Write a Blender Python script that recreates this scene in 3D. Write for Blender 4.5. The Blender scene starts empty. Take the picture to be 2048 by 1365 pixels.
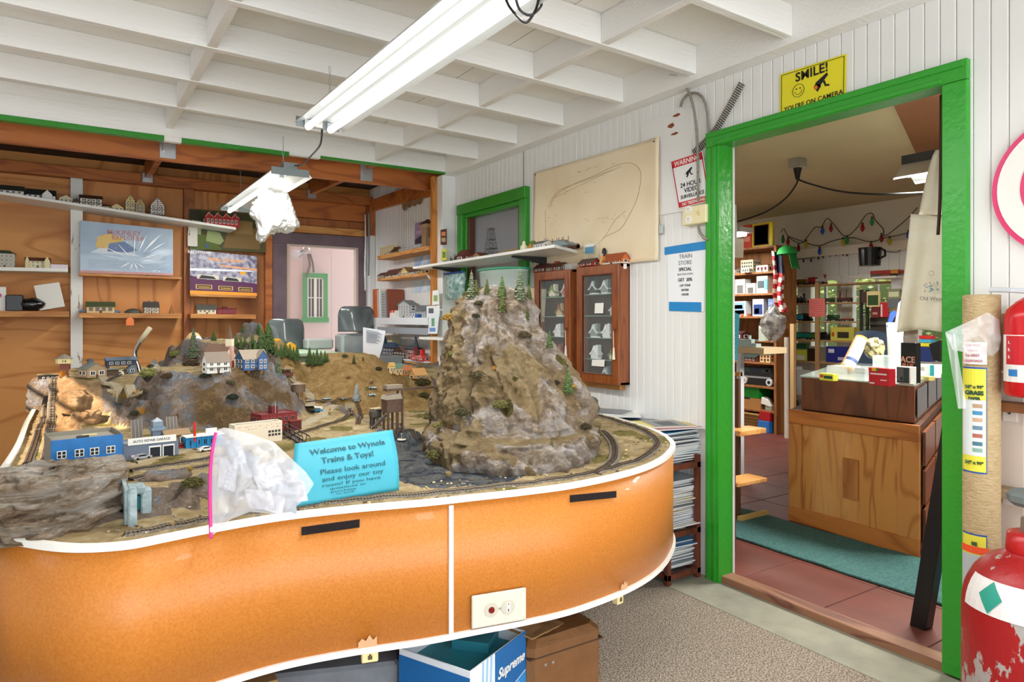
import bpy,math,random
from math import sin,cos,pi,radians as R,hypot,atan2
from mathutils import Vector,Matrix,noise
from mathutils.bvhtree import BVHTree
random.seed(7)
S=bpy.context.scene
C=S.collection

# ---------------------------------------------------------------- camera, world, sun, lights, exposure
CAMH=1.22;YAW=R(32.9);FPX=1365.0;HZ=638.0
cam=bpy.data.cameras.new('camera');camo=bpy.data.objects.new('camera',cam);C.objects.link(camo)
cam.sensor_width=36.0;cam.lens=36.0*FPX/2048.0
cam.shift_y=-(682.5-HZ)/2048.0;cam.clip_start=0.02;cam.clip_end=200
camo.location=(0,0,CAMH);camo.rotation_euler=(R(90),0,-YAW)
S.camera=camo
S.view_settings.view_transform='Standard';S.view_settings.look='None'
S.view_settings.gamma=1.0;S.view_settings.use_curve_mapping=False
S.view_settings.exposure=0.72

W=bpy.data.worlds.new('sky');S.world=W;W.use_nodes=True
bgn=W.node_tree.nodes['Background']
bgn.inputs[0].default_value=(0.86,0.93,1.0,1);bgn.inputs[1].default_value=2.0

def light(name,typ,loc,rot,energy,color=(1,1,1),**k):
    d=bpy.data.lights.new(name,typ);d.energy=energy;d.color=color
    for a,b in k.items(): setattr(d,a,b)
    o=bpy.data.objects.new(name,d);C.objects.link(o);o.location=loc;o.rotation_euler=rot
    return o
sd=Vector((.75,.30,-.50)).normalized()
sun=light('sun','SUN',(-5,0,6),sd.to_track_quat('-Z','Y').to_euler(),9.0,(1.0,.80,.58),angle=R(.6))
# daylight entering by the open front of the room (behind the camera)
light('front_daylight','AREA',(.3,-2.2,1.35),(R(90),0,0),26,(1,.98,.95),shape='RECTANGLE',size=3.6,size_y=2.2)

# ---------------------------------------------------------------- pixel -> world on true planes
def ray(px,py):
    l=(px-1024)/FPX
    return Vector((sin(YAW)+cos(YAW)*l,cos(YAW)-sin(YAW)*l,(HZ-py)/FPX))
CAM=Vector((0,0,CAMH))
def onX(px,py,X): d=ray(px,py);return CAM+d*(X/d.x)
def onY(px,py,Y): d=ray(px,py);return CAM+d*(Y/d.y)
def onZ(px,py,Z): d=ray(px,py);return CAM+d*((Z-CAMH)/d.z)
def onD(px,py,D): return CAM+ray(px,py)*D

# ---------------------------------------------------------------- materials
MC={}
def mat(name,col,rough=.6,metal=0,var=None,bump=None,emit=None,alpha=1,trans=0,stretch=None,spec=.5,ior=1.45,coat=0):
    """col base; var=(scale, col2, contrast[, detail]); bump=(scale, strength)"""
    if name in MC: return MC[name]
    m=bpy.data.materials.new(name);m.use_nodes=True;nt=m.node_tree;N=nt.nodes;L=nt.links
    b=N['Principled BSDF']
    b.inputs['Base Color'].default_value=(*col,1);b.inputs['Roughness'].default_value=rough
    b.inputs['Metallic'].default_value=metal;b.inputs['IOR'].default_value=ior
    b.inputs['Specular IOR Level'].default_value=spec;b.inputs['Coat Weight'].default_value=coat
    if alpha < 1: b.inputs['Alpha'].default_value=alpha
    if trans: b.inputs['Transmission Weight'].default_value=trans
    if emit: b.inputs['Emission Color'].default_value=(*emit[0],1);b.inputs['Emission Strength'].default_value=emit[1]
    mp=None
    if var or bump:
        tc=N.new('ShaderNodeTexCoord');mp=N.new('ShaderNodeMapping');L.new(tc.outputs['Object'],mp.inputs[0])
        if stretch: mp.inputs['Scale'].default_value=stretch
    if var:
        n=N.new('ShaderNodeTexNoise');n.inputs['Scale'].default_value=var[0];n.inputs['Detail'].default_value=var[3] if len(var) > 3 else 5
        L.new(mp.outputs[0],n.inputs['Vector'])
        r=N.new('ShaderNodeValToRGB');c=var[2];r.color_ramp.elements[0].position=.5-c;r.color_ramp.elements[1].position=.5+c
        r.color_ramp.elements[0].color=(*col,1);r.color_ramp.elements[1].color=(*var[1],1)
        L.new(n.outputs['Fac'],r.inputs[0]);L.new(r.outputs[0],b.inputs['Base Color'])
    if bump:
        n=N.new('ShaderNodeTexNoise');n.inputs['Scale'].default_value=bump[0];n.inputs['Detail'].default_value=6
        L.new(mp.outputs[0],n.inputs['Vector'])
        bp=N.new('ShaderNodeBump');bp.inputs['Strength'].default_value=bump[1];bp.inputs['Distance'].default_value=.01
        L.new(n.outputs['Fac'],bp.inputs['Height']);L.new(bp.outputs[0],b.inputs['Normal'])
    MC[name]=m;return m

def wood(name,c1,c2,c3,axis='x',scale=1.0,rough=.55,knots=True,coat=0):
    if name in MC: return MC[name]
    m=bpy.data.materials.new(name);m.use_nodes=True;nt=m.node_tree;N=nt.nodes;L=nt.links
    b=N['Principled BSDF'];b.inputs['Roughness'].default_value=rough;b.inputs['Coat Weight'].default_value=coat
    tc=N.new('ShaderNodeTexCoord');mp=N.new('ShaderNodeMapping');L.new(tc.outputs['Object'],mp.inputs[0])
    s={'x': (.16,1,1),'y': (1,.16,1),'z': (1,1,.16)}[axis]
    mp.inputs['Scale'].default_value=tuple(v*scale for v in s)
    n=N.new('ShaderNodeTexNoise');n.inputs['Scale'].default_value=2.6;n.inputs['Detail'].default_value=2.5;n.inputs['Distortion'].default_value=.5
    L.new(mp.outputs[0],n.inputs['Vector'])
    mu=N.new('ShaderNodeMath');mu.operation='MULTIPLY';mu.inputs[1].default_value=16;L.new(n.outputs['Fac'],mu.inputs[0])
    fr=N.new('ShaderNodeMath');fr.operation='PINGPONG';fr.inputs[1].default_value=1;L.new(mu.outputs[0],fr.inputs[0])
    r=N.new('ShaderNodeValToRGB');e=r.color_ramp.elements;e[0].color=(*c2,1);e[0].position=.0
    e[1].color=(*c1,1);e[1].position=.45
    L.new(fr.outputs[0],r.inputs[0])
    n2=N.new('ShaderNodeTexNoise');n2.inputs['Scale'].default_value=1.7;n2.inputs['Detail'].default_value=4
    L.new(mp.outputs[0],n2.inputs['Vector'])
    r2=N.new('ShaderNodeValToRGB');r2.color_ramp.elements[0].position=.53;r2.color_ramp.elements[1].position=.74
    L.new(n2.outputs['Fac'],r2.inputs[0])
    mx=N.new('ShaderNodeMix');mx.data_type='RGBA';L.new(r2.outputs[0],mx.inputs[0]);L.new(r.outputs[0],mx.inputs[6]);mx.inputs[7].default_value=(*c3,1)
    out=mx.outputs[2]
    if knots:
        v=N.new('ShaderNodeTexVoronoi');v.inputs['Scale'].default_value=1.9;mp2=N.new('ShaderNodeMapping');L.new(tc.outputs['Object'],mp2.inputs[0])
        mp2.inputs['Scale'].default_value={'x': (.6,1,1),'y': (1,.6,1),'z': (1,1,.6)}[axis]
        L.new(mp2.outputs[0],v.inputs['Vector'])
        r3=N.new('ShaderNodeValToRGB');r3.color_ramp.elements[0].position=.03;r3.color_ramp.elements[1].position=.1
        r3.color_ramp.elements[0].color=(1,1,1,1);r3.color_ramp.elements[1].color=(0,0,0,1)
        L.new(v.outputs['Distance'],r3.inputs[0])
        mx2=N.new('ShaderNodeMix');mx2.data_type='RGBA';L.new(r3.outputs[0],mx2.inputs[0]);L.new(out,mx2.inputs[6]);mx2.inputs[7].default_value=(c3[0]*.45,c3[1]*.4,c3[2]*.4,1)
        out=mx2.outputs[2]
    L.new(out,b.inputs['Base Color'])
    MC[name]=m;return m

def chip(name,col,under,scale=3,thr=.68,rough=.5,stretch=(1,1,1),bumpy=.15):
    """paint with worn-through chips of another colour"""
    if name in MC: return MC[name]
    m=bpy.data.materials.new(name);m.use_nodes=True;nt=m.node_tree;N=nt.nodes;L=nt.links
    b=N['Principled BSDF'];b.inputs['Roughness'].default_value=rough
    tc=N.new('ShaderNodeTexCoord');mp=N.new('ShaderNodeMapping');L.new(tc.outputs['Object'],mp.inputs[0]);mp.inputs['Scale'].default_value=stretch
    n=N.new('ShaderNodeTexNoise');n.inputs['Scale'].default_value=scale;n.inputs['Detail'].default_value=8;n.inputs['Roughness'].default_value=.65
    L.new(mp.outputs[0],n.inputs['Vector'])
    r=N.new('ShaderNodeValToRGB');r.color_ramp.elements[0].position=thr;r.color_ramp.elements[1].position=thr+.015
    r.color_ramp.elements[0].color=(*col,1);r.color_ramp.elements[1].color=(*under,1)
    L.new(n.outputs['Fac'],r.inputs[0]);L.new(r.outputs[0],b.inputs['Base Color'])
    n2=N.new('ShaderNodeTexNoise');n2.inputs['Scale'].default_value=scale*6;n2.inputs['Detail'].default_value=5;L.new(mp.outputs[0],n2.inputs['Vector'])
    bp=N.new('ShaderNodeBump');bp.inputs['Strength'].default_value=bumpy;bp.inputs['Distance'].default_value=.01
    L.new(n2.outputs['Fac'],bp.inputs['Height']);L.new(bp.outputs[0],b.inputs['Normal'])
    MC[name]=m;return m

def rockmat(name,stops,scale=7,bump=.9,stretch=(1,1,1),patch=None):
    if name in MC: return MC[name]
    m=bpy.data.materials.new(name);m.use_nodes=True;nt=m.node_tree;N=nt.nodes;L=nt.links
    b=N['Principled BSDF'];b.inputs['Roughness'].default_value=.9;b.inputs['Specular IOR Level'].default_value=.2
    tc=N.new('ShaderNodeTexCoord');mp=N.new('ShaderNodeMapping');L.new(tc.outputs['Object'],mp.inputs[0]);mp.inputs['Scale'].default_value=stretch
    n=N.new('ShaderNodeTexNoise');n.inputs['Scale'].default_value=scale;n.inputs['Detail'].default_value=12;n.inputs['Roughness'].default_value=.72;n.inputs['Distortion'].default_value=.7
    L.new(mp.outputs[0],n.inputs['Vector'])
    r=N.new('ShaderNodeValToRGB');cr=r.color_ramp
    while len(cr.elements) < len(stops): cr.elements.new(.5)
    for e,(p,c) in zip(cr.elements,stops): e.position=p;e.color=(*c,1)
    L.new(n.outputs['Fac'],r.inputs[0]);out=r.outputs[0]
    n3=N.new('ShaderNodeTexNoise');n3.inputs['Scale'].default_value=scale*7;n3.inputs['Detail'].default_value=8;n3.inputs['Roughness'].default_value=.8
    L.new(mp.outputs[0],n3.inputs['Vector'])
    if patch:
        n4=N.new('ShaderNodeTexNoise');n4.inputs['Scale'].default_value=patch[1];n4.inputs['Detail'].default_value=6;L.new(tc.outputs['Object'],n4.inputs['Vector'])
        r4=N.new('ShaderNodeValToRGB');r4.color_ramp.elements[0].position=patch[2];r4.color_ramp.elements[1].position=patch[2]+.07
        L.new(n4.outputs['Fac'],r4.inputs[0])
        mx=N.new('ShaderNodeMix');mx.data_type='RGBA';L.new(r4.outputs[0],mx.inputs[0]);L.new(out,mx.inputs[6]);mx.inputs[7].default_value=(*patch[0],1);out=mx.outputs[2]
    L.new(out,b.inputs['Base Color'])
    ad=N.new('ShaderNodeMath');ad.operation='ADD';L.new(n.outputs['Fac'],ad.inputs[0]);L.new(n3.outputs['Fac'],ad.inputs[1])
    vo=N.new('ShaderNodeTexVoronoi');vo.feature='DISTANCE_TO_EDGE';vo.inputs['Scale'].default_value=scale*1.4
    vm=N.new('ShaderNodeVectorMath');vm.operation='MULTIPLY_ADD';vm.inputs[1].default_value=(.30,.30,.30);L.new(n3.outputs['Color'],vm.inputs[0]);L.new(mp.outputs[0],vm.inputs[2]);L.new(vm.outputs[0],vo.inputs['Vector'])
    mn=N.new('ShaderNodeMath');mn.operation='MINIMUM';mn.inputs[1].default_value=.12;L.new(vo.outputs['Distance'],mn.inputs[0])
    ml=N.new('ShaderNodeMath');ml.operation='MULTIPLY_ADD';ml.inputs[1].default_value=2.6;L.new(mn.outputs[0],ml.inputs[0]);L.new(ad.outputs[0],ml.inputs[2]);ad=ml
    bp=N.new('ShaderNodeBump');bp.inputs['Strength'].default_value=bump;bp.inputs['Distance'].default_value=.018
    L.new(ad.outputs[0],bp.inputs['Height']);L.new(bp.outputs[0],b.inputs['Normal'])
    MC[name]=m;return m

def flat(col,rough=.6):
    return mat('paint_%02x%02x%02x_%d' % (*[int(max(0,min(1,c))*255) for c in col],int(rough*10)),col,rough)
def hexc(h,rough=.6):
    v=[int(h[i:i+2],16)/255 for i in (0,2,4)]
    return flat(tuple(((c+.055)/1.055)**2.4 if c > .04 else c/12.92 for c in v),rough)
def hx(h):
    v=[int(h[i:i+2],16)/255 for i in (0,2,4)]
    return tuple(((c+.055)/1.055)**2.4 if c > .04 else c/12.92 for c in v)

# ---------------------------------------------------------------- mesh builder
class MB:
    def __init__(s): s.v=[];s.f=[];s.mi=[];s.mats=[];s.cur=0;s.X=None
    def m(s,mt):
        if mt not in s.mats: s.mats.append(mt)
        s.cur=s.mats.index(mt);return s
    def add(s,vs,fs):
        n=len(s.v)
        if s.X is not None: vs=[s.X @ Vector(p) for p in vs]
        s.v += [tuple(p) for p in vs];s.f += [tuple(i+n for i in f) for f in fs];s.mi += [s.cur]*len(fs);return s
    def box(s,x0,x1,y0,y1,z0,z1):
        return s.add([(x0,y0,z0),(x1,y0,z0),(x1,y1,z0),(x0,y1,z0),(x0,y0,z1),(x1,y0,z1),(x1,y1,z1),(x0,y1,z1)],
                     [(0,3,2,1),(4,5,6,7),(0,1,5,4),(1,2,6,5),(2,3,7,6),(3,0,4,7)])
    def bx(s,c,d,rz=0,rx=0,ry=0):
        M=Matrix.Translation(c) @ Matrix.Rotation(rz,4,'Z') @ Matrix.Rotation(ry,4,'Y') @ Matrix.Rotation(rx,4,'X')
        h=[Vector((sx*d[0]/2,sy*d[1]/2,sz*d[2]/2)) for sz in (-1,1) for sx,sy in ((-1,-1),(1,-1),(1,1),(-1,1))]
        return s.add([M @ p for p in h],[(0,3,2,1),(4,5,6,7),(0,1,5,4),(1,2,6,5),(2,3,7,6),(3,0,4,7)])
    def bevbox(s,x0,x1,y0,y1,z0,z1,b=.004):
        vs=[];
        for z,i in ((z0,b),(z0+b,0),(z1-b,0),(z1,b)):
            for (x,sx) in ((x0,1),(x1,-1)):
                pass
            vs += [(x0+b+i,y0+i,z),(x1-b-i,y0+i,z),(x1-i,y0+b+i,z),(x1-i,y1-b-i,z),(x1-b-i,y1-i,z),(x0+b+i,y1-i,z),(x0+i,y1-b-i,z),(x0+i,y0+b+i,z)]
        fs=[tuple(range(7,-1,-1)),tuple(range(24,32))]
        for k in range(3):
            for j in range(8): a=k*8+j;c=k*8+(j+1) % 8;fs.append((a,c,c+8,a+8))
        return s.add(vs,fs)
    def frus(s,p0,p1,r0,r1,n=12,cap=True,ph=0):
        p0,p1=Vector(p0),Vector(p1);d=(p1-p0)
        q=d.to_track_quat('Z','Y') if d.length > 1e-9 else Vector((0,0,1)).to_track_quat('Z','Y')
        vs=[p0+q @ Vector((r0*cos(2*pi*i/n+ph),r0*sin(2*pi*i/n+ph),0)) for i in range(n)]+[p1+q @ Vector((r1*cos(2*pi*i/n+ph),r1*sin(2*pi*i/n+ph),0)) for i in range(n)]
        fs=[(i,(i+1) % n,n+(i+1) % n,n+i) for i in range(n)]
        if cap: fs += [tuple(range(n-1,-1,-1)),tuple(range(n,2*n))]
        return s.add(vs,fs)
    def tube(s,pts,r,n=6,closed=False):
        pts=[Vector(p) for p in pts];vs=[];fs=[];N=len(pts);u=None
        for i,p in enumerate(pts):
            t=(pts[(i+1) % N]-pts[i-1]) if closed else (pts[min(i+1,N-1)]-pts[max(i-1,0)])
            t=t.normalized() if t.length > 1e-9 else Vector((0,0,1))
            if u is None: u=t.orthogonal().normalized()
            u=(u-t*u.dot(t));u=u.normalized() if u.length > 1e-6 else t.orthogonal().normalized();w=t.cross(u)
            rr=r[i] if isinstance(r,(list,tuple)) else r
            vs += [p+u*rr*cos(2*pi*k/n)+w*rr*sin(2*pi*k/n) for k in range(n)]
        for i in range(N if closed else N-1):
            j=(i+1) % N
            fs += [(i*n+k,i*n+(k+1) % n,j*n+(k+1) % n,j*n+k) for k in range(n)]
        if not closed: fs += [tuple(range(n-1,-1,-1)),tuple(range((N-1)*n,N*n))]
        return s.add(vs,fs)
    def lathe(s,prof,c=(0,0,0),n=20,sx=1,sy=1):
        vs=[(c[0]+r*sx*cos(2*pi*k/n),c[1]+r*sy*sin(2*pi*k/n),c[2]+z) for r,z in prof for k in range(n)]
        fs=[(i*n+k,i*n+(k+1) % n,(i+1)*n+(k+1) % n,(i+1)*n+k) for i in range(len(prof)-1) for k in range(n)]
        fs += [tuple(range(n-1,-1,-1)),tuple(range((len(prof)-1)*n,len(prof)*n))]
        return s.add(vs,fs)
    def ext(s,poly,a0,a1,ax='y'):
        """extrude 2-D polygon; ax 'y': poly is (x,z); 'x': (y,z); 'z': (x,y)"""
        f={'y': lambda p,a: (p[0],a,p[1]),'x': lambda p,a: (a,p[0],p[1]),'z': lambda p,a: (p[0],p[1],a)}[ax]
        n=len(poly);vs=[f(p,a0) for p in poly]+[f(p,a1) for p in poly]
        fs=[(i,(i+1) % n,n+(i+1) % n,n+i) for i in range(n)]+[tuple(range(n-1,-1,-1)),tuple(range(n,2*n))]
        return s.add(vs,fs)
    def grid(s,fn,nu,nv):
        vs=[fn(u/nu,v/nv) for v in range(nv+1) for u in range(nu+1)]
        fs=[(v*(nu+1)+u,v*(nu+1)+u+1,(v+1)*(nu+1)+u+1,(v+1)*(nu+1)+u) for v in range(nv) for u in range(nu)]
        return s.add(vs,fs)
    def build(s,name,parent=None,smooth=False,bev=0,w=False,rec=True,sol=0,origin=None):
        me=bpy.data.meshes.new(name)
        vs=s.v
        if parent is None:
            if origin is None:
                xs=[p[0] for p in vs];ys=[p[1] for p in vs];zs=[p[2] for p in vs]
                o0=Vector(((min(xs)+max(xs))/2,(min(ys)+max(ys))/2,min(zs)))
            else: o0=Vector(origin)
        else: o0=Vector(parent.location) if w else Vector((0,0,0))
        if w and parent is not None and parent.parent is not None: o0=Vector(parent.parent.location)+Vector(parent.location)
        vs=[(p[0]-o0.x,p[1]-o0.y,p[2]-o0.z) for p in vs]
        me.from_pydata(vs,[],s.f)
        for mt in s.mats: me.materials.append(mt)
        me.polygons.foreach_set('material_index',s.mi)
        if smooth: me.polygons.foreach_set('use_smooth',[True]*len(s.f))
        if rec:
            import bmesh
            bm=bmesh.new();bm.from_mesh(me);bmesh.ops.recalc_face_normals(bm,faces=bm.faces);bm.to_mesh(me);bm.free()
        me.update()
        o=bpy.data.objects.new(name,me);C.objects.link(o)
        if parent is None: o.location=o0
        else: o.parent=parent
        if bev:
            md=o.modifiers.new('bevel','BEVEL');md.width=bev;md.segments=2;md.limit_method='ANGLE'
        if sol:
            md=o.modifiers.new('thick','SOLIDIFY');md.thickness=sol;md.offset=0
        return o

def tag(o,label,cat,group=None,kind=None):
    if label: o['label']=label
    if cat: o['category']=cat
    if group: o['group']=group
    if kind: o['kind']=kind
    return o
def struct(o): o['kind']='structure';return o
def thing(name,label,cat,loc=(0,0,0),rz=0,group=None):
    o=bpy.data.objects.new(name,None);C.objects.link(o);o.empty_display_size=.05
    o.location=loc;o.rotation_euler=(0,0,rz);return tag(o,label,cat,group)
def dup(root,loc,rz=None,label=None,group=None,scale=None):
    r=root.copy();C.objects.link(r);r.location=loc
    if rz is not None: r.rotation_euler=(0,0,rz)
    if scale is not None: r.scale=scale if hasattr(scale,'__len__') else (scale,)*3
    if label: r['label']=label
    if group: r['group']=group
    for ch in list(root.children):
        c=ch.copy();C.objects.link(c);c.parent=r
        for g in ch.children:
            d=g.copy();C.objects.link(d);d.parent=c
    return r
def text(body,size,mt,parent,M,name='lettering',ext=.0004,bold=0,align='CENTER',shear=0,sx=1,spacing=1,lh=1):
    """flat lettering: M places a text lying in local XY facing +Z"""
    cu=bpy.data.curves.new(name,'FONT');cu.body=body;cu.size=size;cu.extrude=ext;cu.offset=bold
    cu.align_x=align;cu.align_y='CENTER';cu.shear=shear;cu.space_character=spacing;cu.space_line=lh;cu.resolution_u=3
    to=bpy.data.objects.new(name+'_src',cu);C.objects.link(to)
    bpy.context.view_layer.update()
    me=bpy.data.meshes.new_from_object(to.evaluated_get(bpy.context.evaluated_depsgraph_get()))
    bpy.data.objects.remove(to);me.name=name
    me.transform(M @ Matrix.Diagonal((sx,1,1,1)));me.materials.clear();me.materials.append(mt)
    o=bpy.data.objects.new(name,me);C.objects.link(o);o.parent=parent
    return o
def place(origin,right,up):
    """matrix: local x->right, y->up, z->right x up"""
    r=Vector(right).normalized();u=Vector(up).normalized();n=r.cross(u).normalized()
    M=Matrix((r,u,n)).transposed().to_4x4();M.translation=Vector(origin);return M

# common materials
WHITE=chip('white_painted_boards',(.80,.80,.78),(.70,.68,.62),2.2,.70,.45,bumpy=.1)
WHITEB=chip('white_painted_beam',(.86,.855,.83),(.52,.48,.42),5,.735,.5,(.35,2.5,2.5),.35)
CEIL=mat('white_painted_ceiling_board',(.86,.845,.80),.7,var=(5,(.80,.78,.72),.25),bump=(40,.35))
GREEN=chip('glossy_green_paint',hx('2f9a2a'),hx('1d6a1c'),6,.76,.32,bumpy=.3)
GREEND=chip('glossy_dark_green_paint',hx('2c8a22'),hx('6b3a20'),4,.74,.35,bumpy=.3)
PLY=wood('orange_plywood_x',hx('d2924c'),hx('b8742f'),hx('7d4517'),'x',1.0)
PLYZ=wood('orange_plywood_z',hx('d28d48'),hx('b16d2c'),hx('84481c'),'z',1.0)
BEAM=wood('orange_beam_wood',hx('b86a2b'),hx('98511e'),hx('6d3512'),'x',1.6,coat=.1)
STUD=wood('brown_stud_wood',hx('a8622c'),hx('8a4d20'),hx('5c3012'),'z',1.6)
PINE=wood('pine_shelf_wood',hx('d69a55'),hx('bb7a38'),hx('9a5a24'),'x',2.0)
PINEY=wood('pine_shelf_wood_y',hx('dba05c'),hx('c08040'),hx('9a5a24'),'y',2.0)
DARKW=mat('dark_roof_boards',hx('4a3526'),.8,var=(4,hx('2b1e15'),.2))
BLACK=hexc('161616',.5);DGREY=hexc('3a3c3e');GREY=hexc('85898c');LGREY=hexc('c9c9c6');OFFW=hexc('ecebe4',.5)
STEEL=mat('galvanised_steel',(.55,.57,.58),.35,.85)
GLASS=mat('clear_glass',(.6,.65,.65),.03,alpha=.08,spec=.6)
# ================================================================ room shell
XB=2.59;YA=6.7;YL=4.85      # door wall face, plywood wall face, lintel
# floor of the train room: pebbly carpet + concrete strip
b=MB().m(mat('pebbled_tan_carpet',hx('6a5d50'),.95,var=(170,hx('bdb0a0'),.10,3),bump=(170,.7)))
b.box(-1.7,2.34,-1.6,6.8,-.10,-.03);struct(b.build('floor'))
b=MB().m(mat('bare_concrete',hx('a7a592'),.85,var=(6,hx('86857a'),.25),bump=(30,.25)))
b.box(2.34,2.60,-1.6,6.8,-.10,-.028);struct(b.build('trim_1'))
# shop floor: painted plywood tiles, threshold
TILE=mat('red_brown_painted_floor',hx('7a4238'),.5,var=(3,hx('5d3028'),.3),bump=(14,.15))
b=MB().m(TILE)
for i in range(12):
    for j in range(18):
        x0=2.66+i*.415-(0 if i else 0);y0=-1.2+j*.415
        b.bevbox(x0,x0+.411,y0,y0+.411,-.05,0,.0025)
b.m(hexc('24140f')).box(2.66,7.62,-1.2,6.2,-.09,-.004)
struct(b.build('floor'))
b=MB().m(wood('worn_threshold_wood',hx('94694f'),hx('6f4438'),hx('b08f62'),'y',2.0));b.box(2.585,2.668,1.17,2.20,-.05,.004);struct(b.build('trim_2',bev=.006))
tag(MB().m(mat('teal_carpet_runner',hx('4a7672'),.95,var=(80,hx('35605e'),.15),bump=(160,.8))).grid(lambda u,v: (3.10+.50*u+.012*noise.noise((u*3,v*14,0)),-.6+4.0*v,.008+.003*noise.noise((u*4,v*30,2))),8,120).build('carpet_runner',sol=.008),'worn teal carpet strip lying across the red floor inside the doorway','carpet')

# wall_right: vertical beadboard with door and window openings
DO=(1.189,2.174,2.045)      # door y0,y1,top
WO=(3.86,4.66,1.32,2.03)   # window opening
def wallboards(b,y0,y1,z0,z1,holes,xf,thick,bw=.053):
    n=int((y1-y0)/bw)
    for i in range(n+1):
        a=y0+i*bw;e=min(a+bw,y1)
        if e-a < .01: continue
        cuts=sorted({a,e}|{h for H in holes for h in H[:2] if a < h < e})
        for p,q in zip(cuts,cuts[1:]):
            segs=[(z0,z1)]
            for h0,h1,hz0,hz1 in holes:
                if p >= h0-1e-6 and q <= h1+1e-6:
                    ns=[]
                    for s0,s1 in segs:
                        if hz0 > s0: ns.append((s0,min(s1,hz0)))
                        if hz1 < s1: ns.append((max(s0,hz1),s1))
                    segs=ns
            g=.003
            for s0,s1 in segs:
                if s1-s0 < .01: continue
                # flat face with chamfered edges, groove down to the back
                pa=p+.0007 if p == a else p;qa=q-.0007 if q == e else q
                ga=g if p == a else 0;gb=g if q == e else 0
                b.ext([(xf+thick,pa),(xf+.004,pa),(xf,pa+ga),(xf,qa-gb),(xf+.004,qa),(xf+thick,qa)],s0,s1,'z')
    return b
HOLES=[(DO[0],DO[1],-1,DO[2]),WO]
b=MB().m(WHITE);wallboards(b,-1.6,YA,-.1,2.62,HOLES,XB,.03)
b.m(hexc('b9b5aa'))
for y0,y1,z0,z1 in ((-1.6,DO[0],-.1,2.62),(DO[0],DO[1],DO[2],2.62),(DO[1],WO[0],-.1,2.62),(WO[0],WO[1],-.1,WO[2]),(WO[0],WO[1],WO[3],2.62),(WO[1],YA,-.1,2.62)):
    b.box(XB+.03,2.66,y0,y1,z0,z1)
struct(b.build('wall_right'))
# plate along the top of wall_right, corner post, patched board
b=MB().m(WHITEB).box(2.5,XB,-1.6,YL+.02,2.36,2.60);struct(b.build('trim_3',bev=.004))
b=MB().m(WHITE).box(2.47,XB,YL-.02,YL+.075,-.03,2.36);struct(b.build('trim_4',bev=.004))
b=MB().m(WHITE);p0=onX(1284,300,XB);p1=onX(1385,200,XB);b.box(XB-.008,XB,p1.y,p0.y,1.76,2.27)
b.m(hexc('8a4a2a'))
for k,(px,py,w,h) in enumerate(((1352,231,.05,.014),(1341,252,.045,.022),(1348,268,.05,.012))):
    q=onX(px,py,XB-.009);w *= .6;h *= .6;b.ext([(q.y-w,q.z-h*.3),(q.y-w*.2,q.z-h),(q.y+w*.8,q.z-h*.2),(q.y+w*.5,q.z+h*.6),(q.y-w*.6,q.z+h)],XB-.0095,XB-.008,'x')
struct(b.build('trim_5'))
# back plywood wall (wall_back)
WX0,WX1=1.60,2.55;WZ0,WZ1=.62,2.04  # glazed opening
b=MB().m(PLY).box(-1.7,.03,YA,YA+.02,-.1,2.62);b.m(PLYZ).box(.03,.95,YA,YA+.02,1.27,2.62);b.m(PLY).box(.03,.95,YA,YA+.02,-.1,1.27)
b.m(PLYZ).box(.95,WX0,YA,YA+.02,-.1,2.62)
b.m(PLYZ).box(WX0,2.66,YA,YA+.02,-.1,WZ0);b.m(PLY).box(WX0,2.66,YA,YA+.02,WZ1,2.62)
struct(b.build('wall_back'))
for k,(x0,x1,m_,y) in enumerate(((.0,.085,chip('worn_white_post',hx('e9e9e4'),hx('8f7a58'),9,.62,.6,(2,2,.4),.3),6.6),(.84,.92,STUD,6.62),(1.535,1.60,BEAM,6.63),(-.95,-.86,STUD,6.62))):
    b=MB().m(m_);b.box(x0,x1,y,YA,-.03,2.368);struct(b.build('trim_%d' % (6+k),bev=.003))
# purlin along back wall, header boards, alcove beam
b=MB().m(BEAM).box(-1.7,XB,6.6,YA,2.37,2.46);struct(b.build('trim_10',bev=.003))
b=MB().m(BEAM)
p=[onY(600,372,6.66),onY(757,410,6.66),onY(757,470,6.66),onY(600,455,6.66)]
b.box(1.601,2.53,6.655,YA,2.205,2.369);b.m(STUD).box(1.601,2.53,6.66,YA,2.13,2.20);b.m(PINE).box(1.601,2.53,6.64,YA,2.055,2.125)
struct(b.build('trim_11',bev=.003))
b=MB().m(WHITE).box(2.535,XB,6.55,YA,-.03,2.06);b.m(STUD).box(2.535,XB,6.55,YA,2.06,2.36);struct(b.build('trim_12',bev=.003))
b=MB().m(BEAM).box(-1.7,XB,5.12,5.165,2.285,2.43);struct(b.build('trim_13',bev=.003))
# alcove roof: dark boards and cross rafters with metal hangers
b=MB().m(DARKW).box(-1.7,1.9,YL+.04,YA+.36,2.55,2.6);b.m(PLY).box(1.2,2.66,YL+.04,5.5,2.54,2.6);b.m(DARKW).box(1.9,2.66,5.5,YA+.36,2.55,2.6);struct(b.build('ceiling'))  # roof run past the back wall, added to shade the shed wall
for k,x in enumerate((.53,1.93)):
    b=MB().m(BEAM);b.ext([(YL+.04,2.38),(5.12,2.40),(5.12,2.54),(YL+.04,2.54)],x,x+.045,'x');b.ext([(5.165,2.38),(6.6,2.42),(6.6,2.55),(5.165,2.55)],x,x+.045,'x')
    b.m(STEEL).box(x-.012,x-.002,5.06,5.12,2.34,2.45).box(x-.03,x+.07,5.112,5.119,2.30,2.44).box(x-.03,x+.07,5.166,5.172,2.32,2.44)
    b.box(x-.02,x+.06,6.55,6.6,2.38,2.46)
    struct(b.build('trim_%d' % (14+k),bev=.002))
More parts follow.
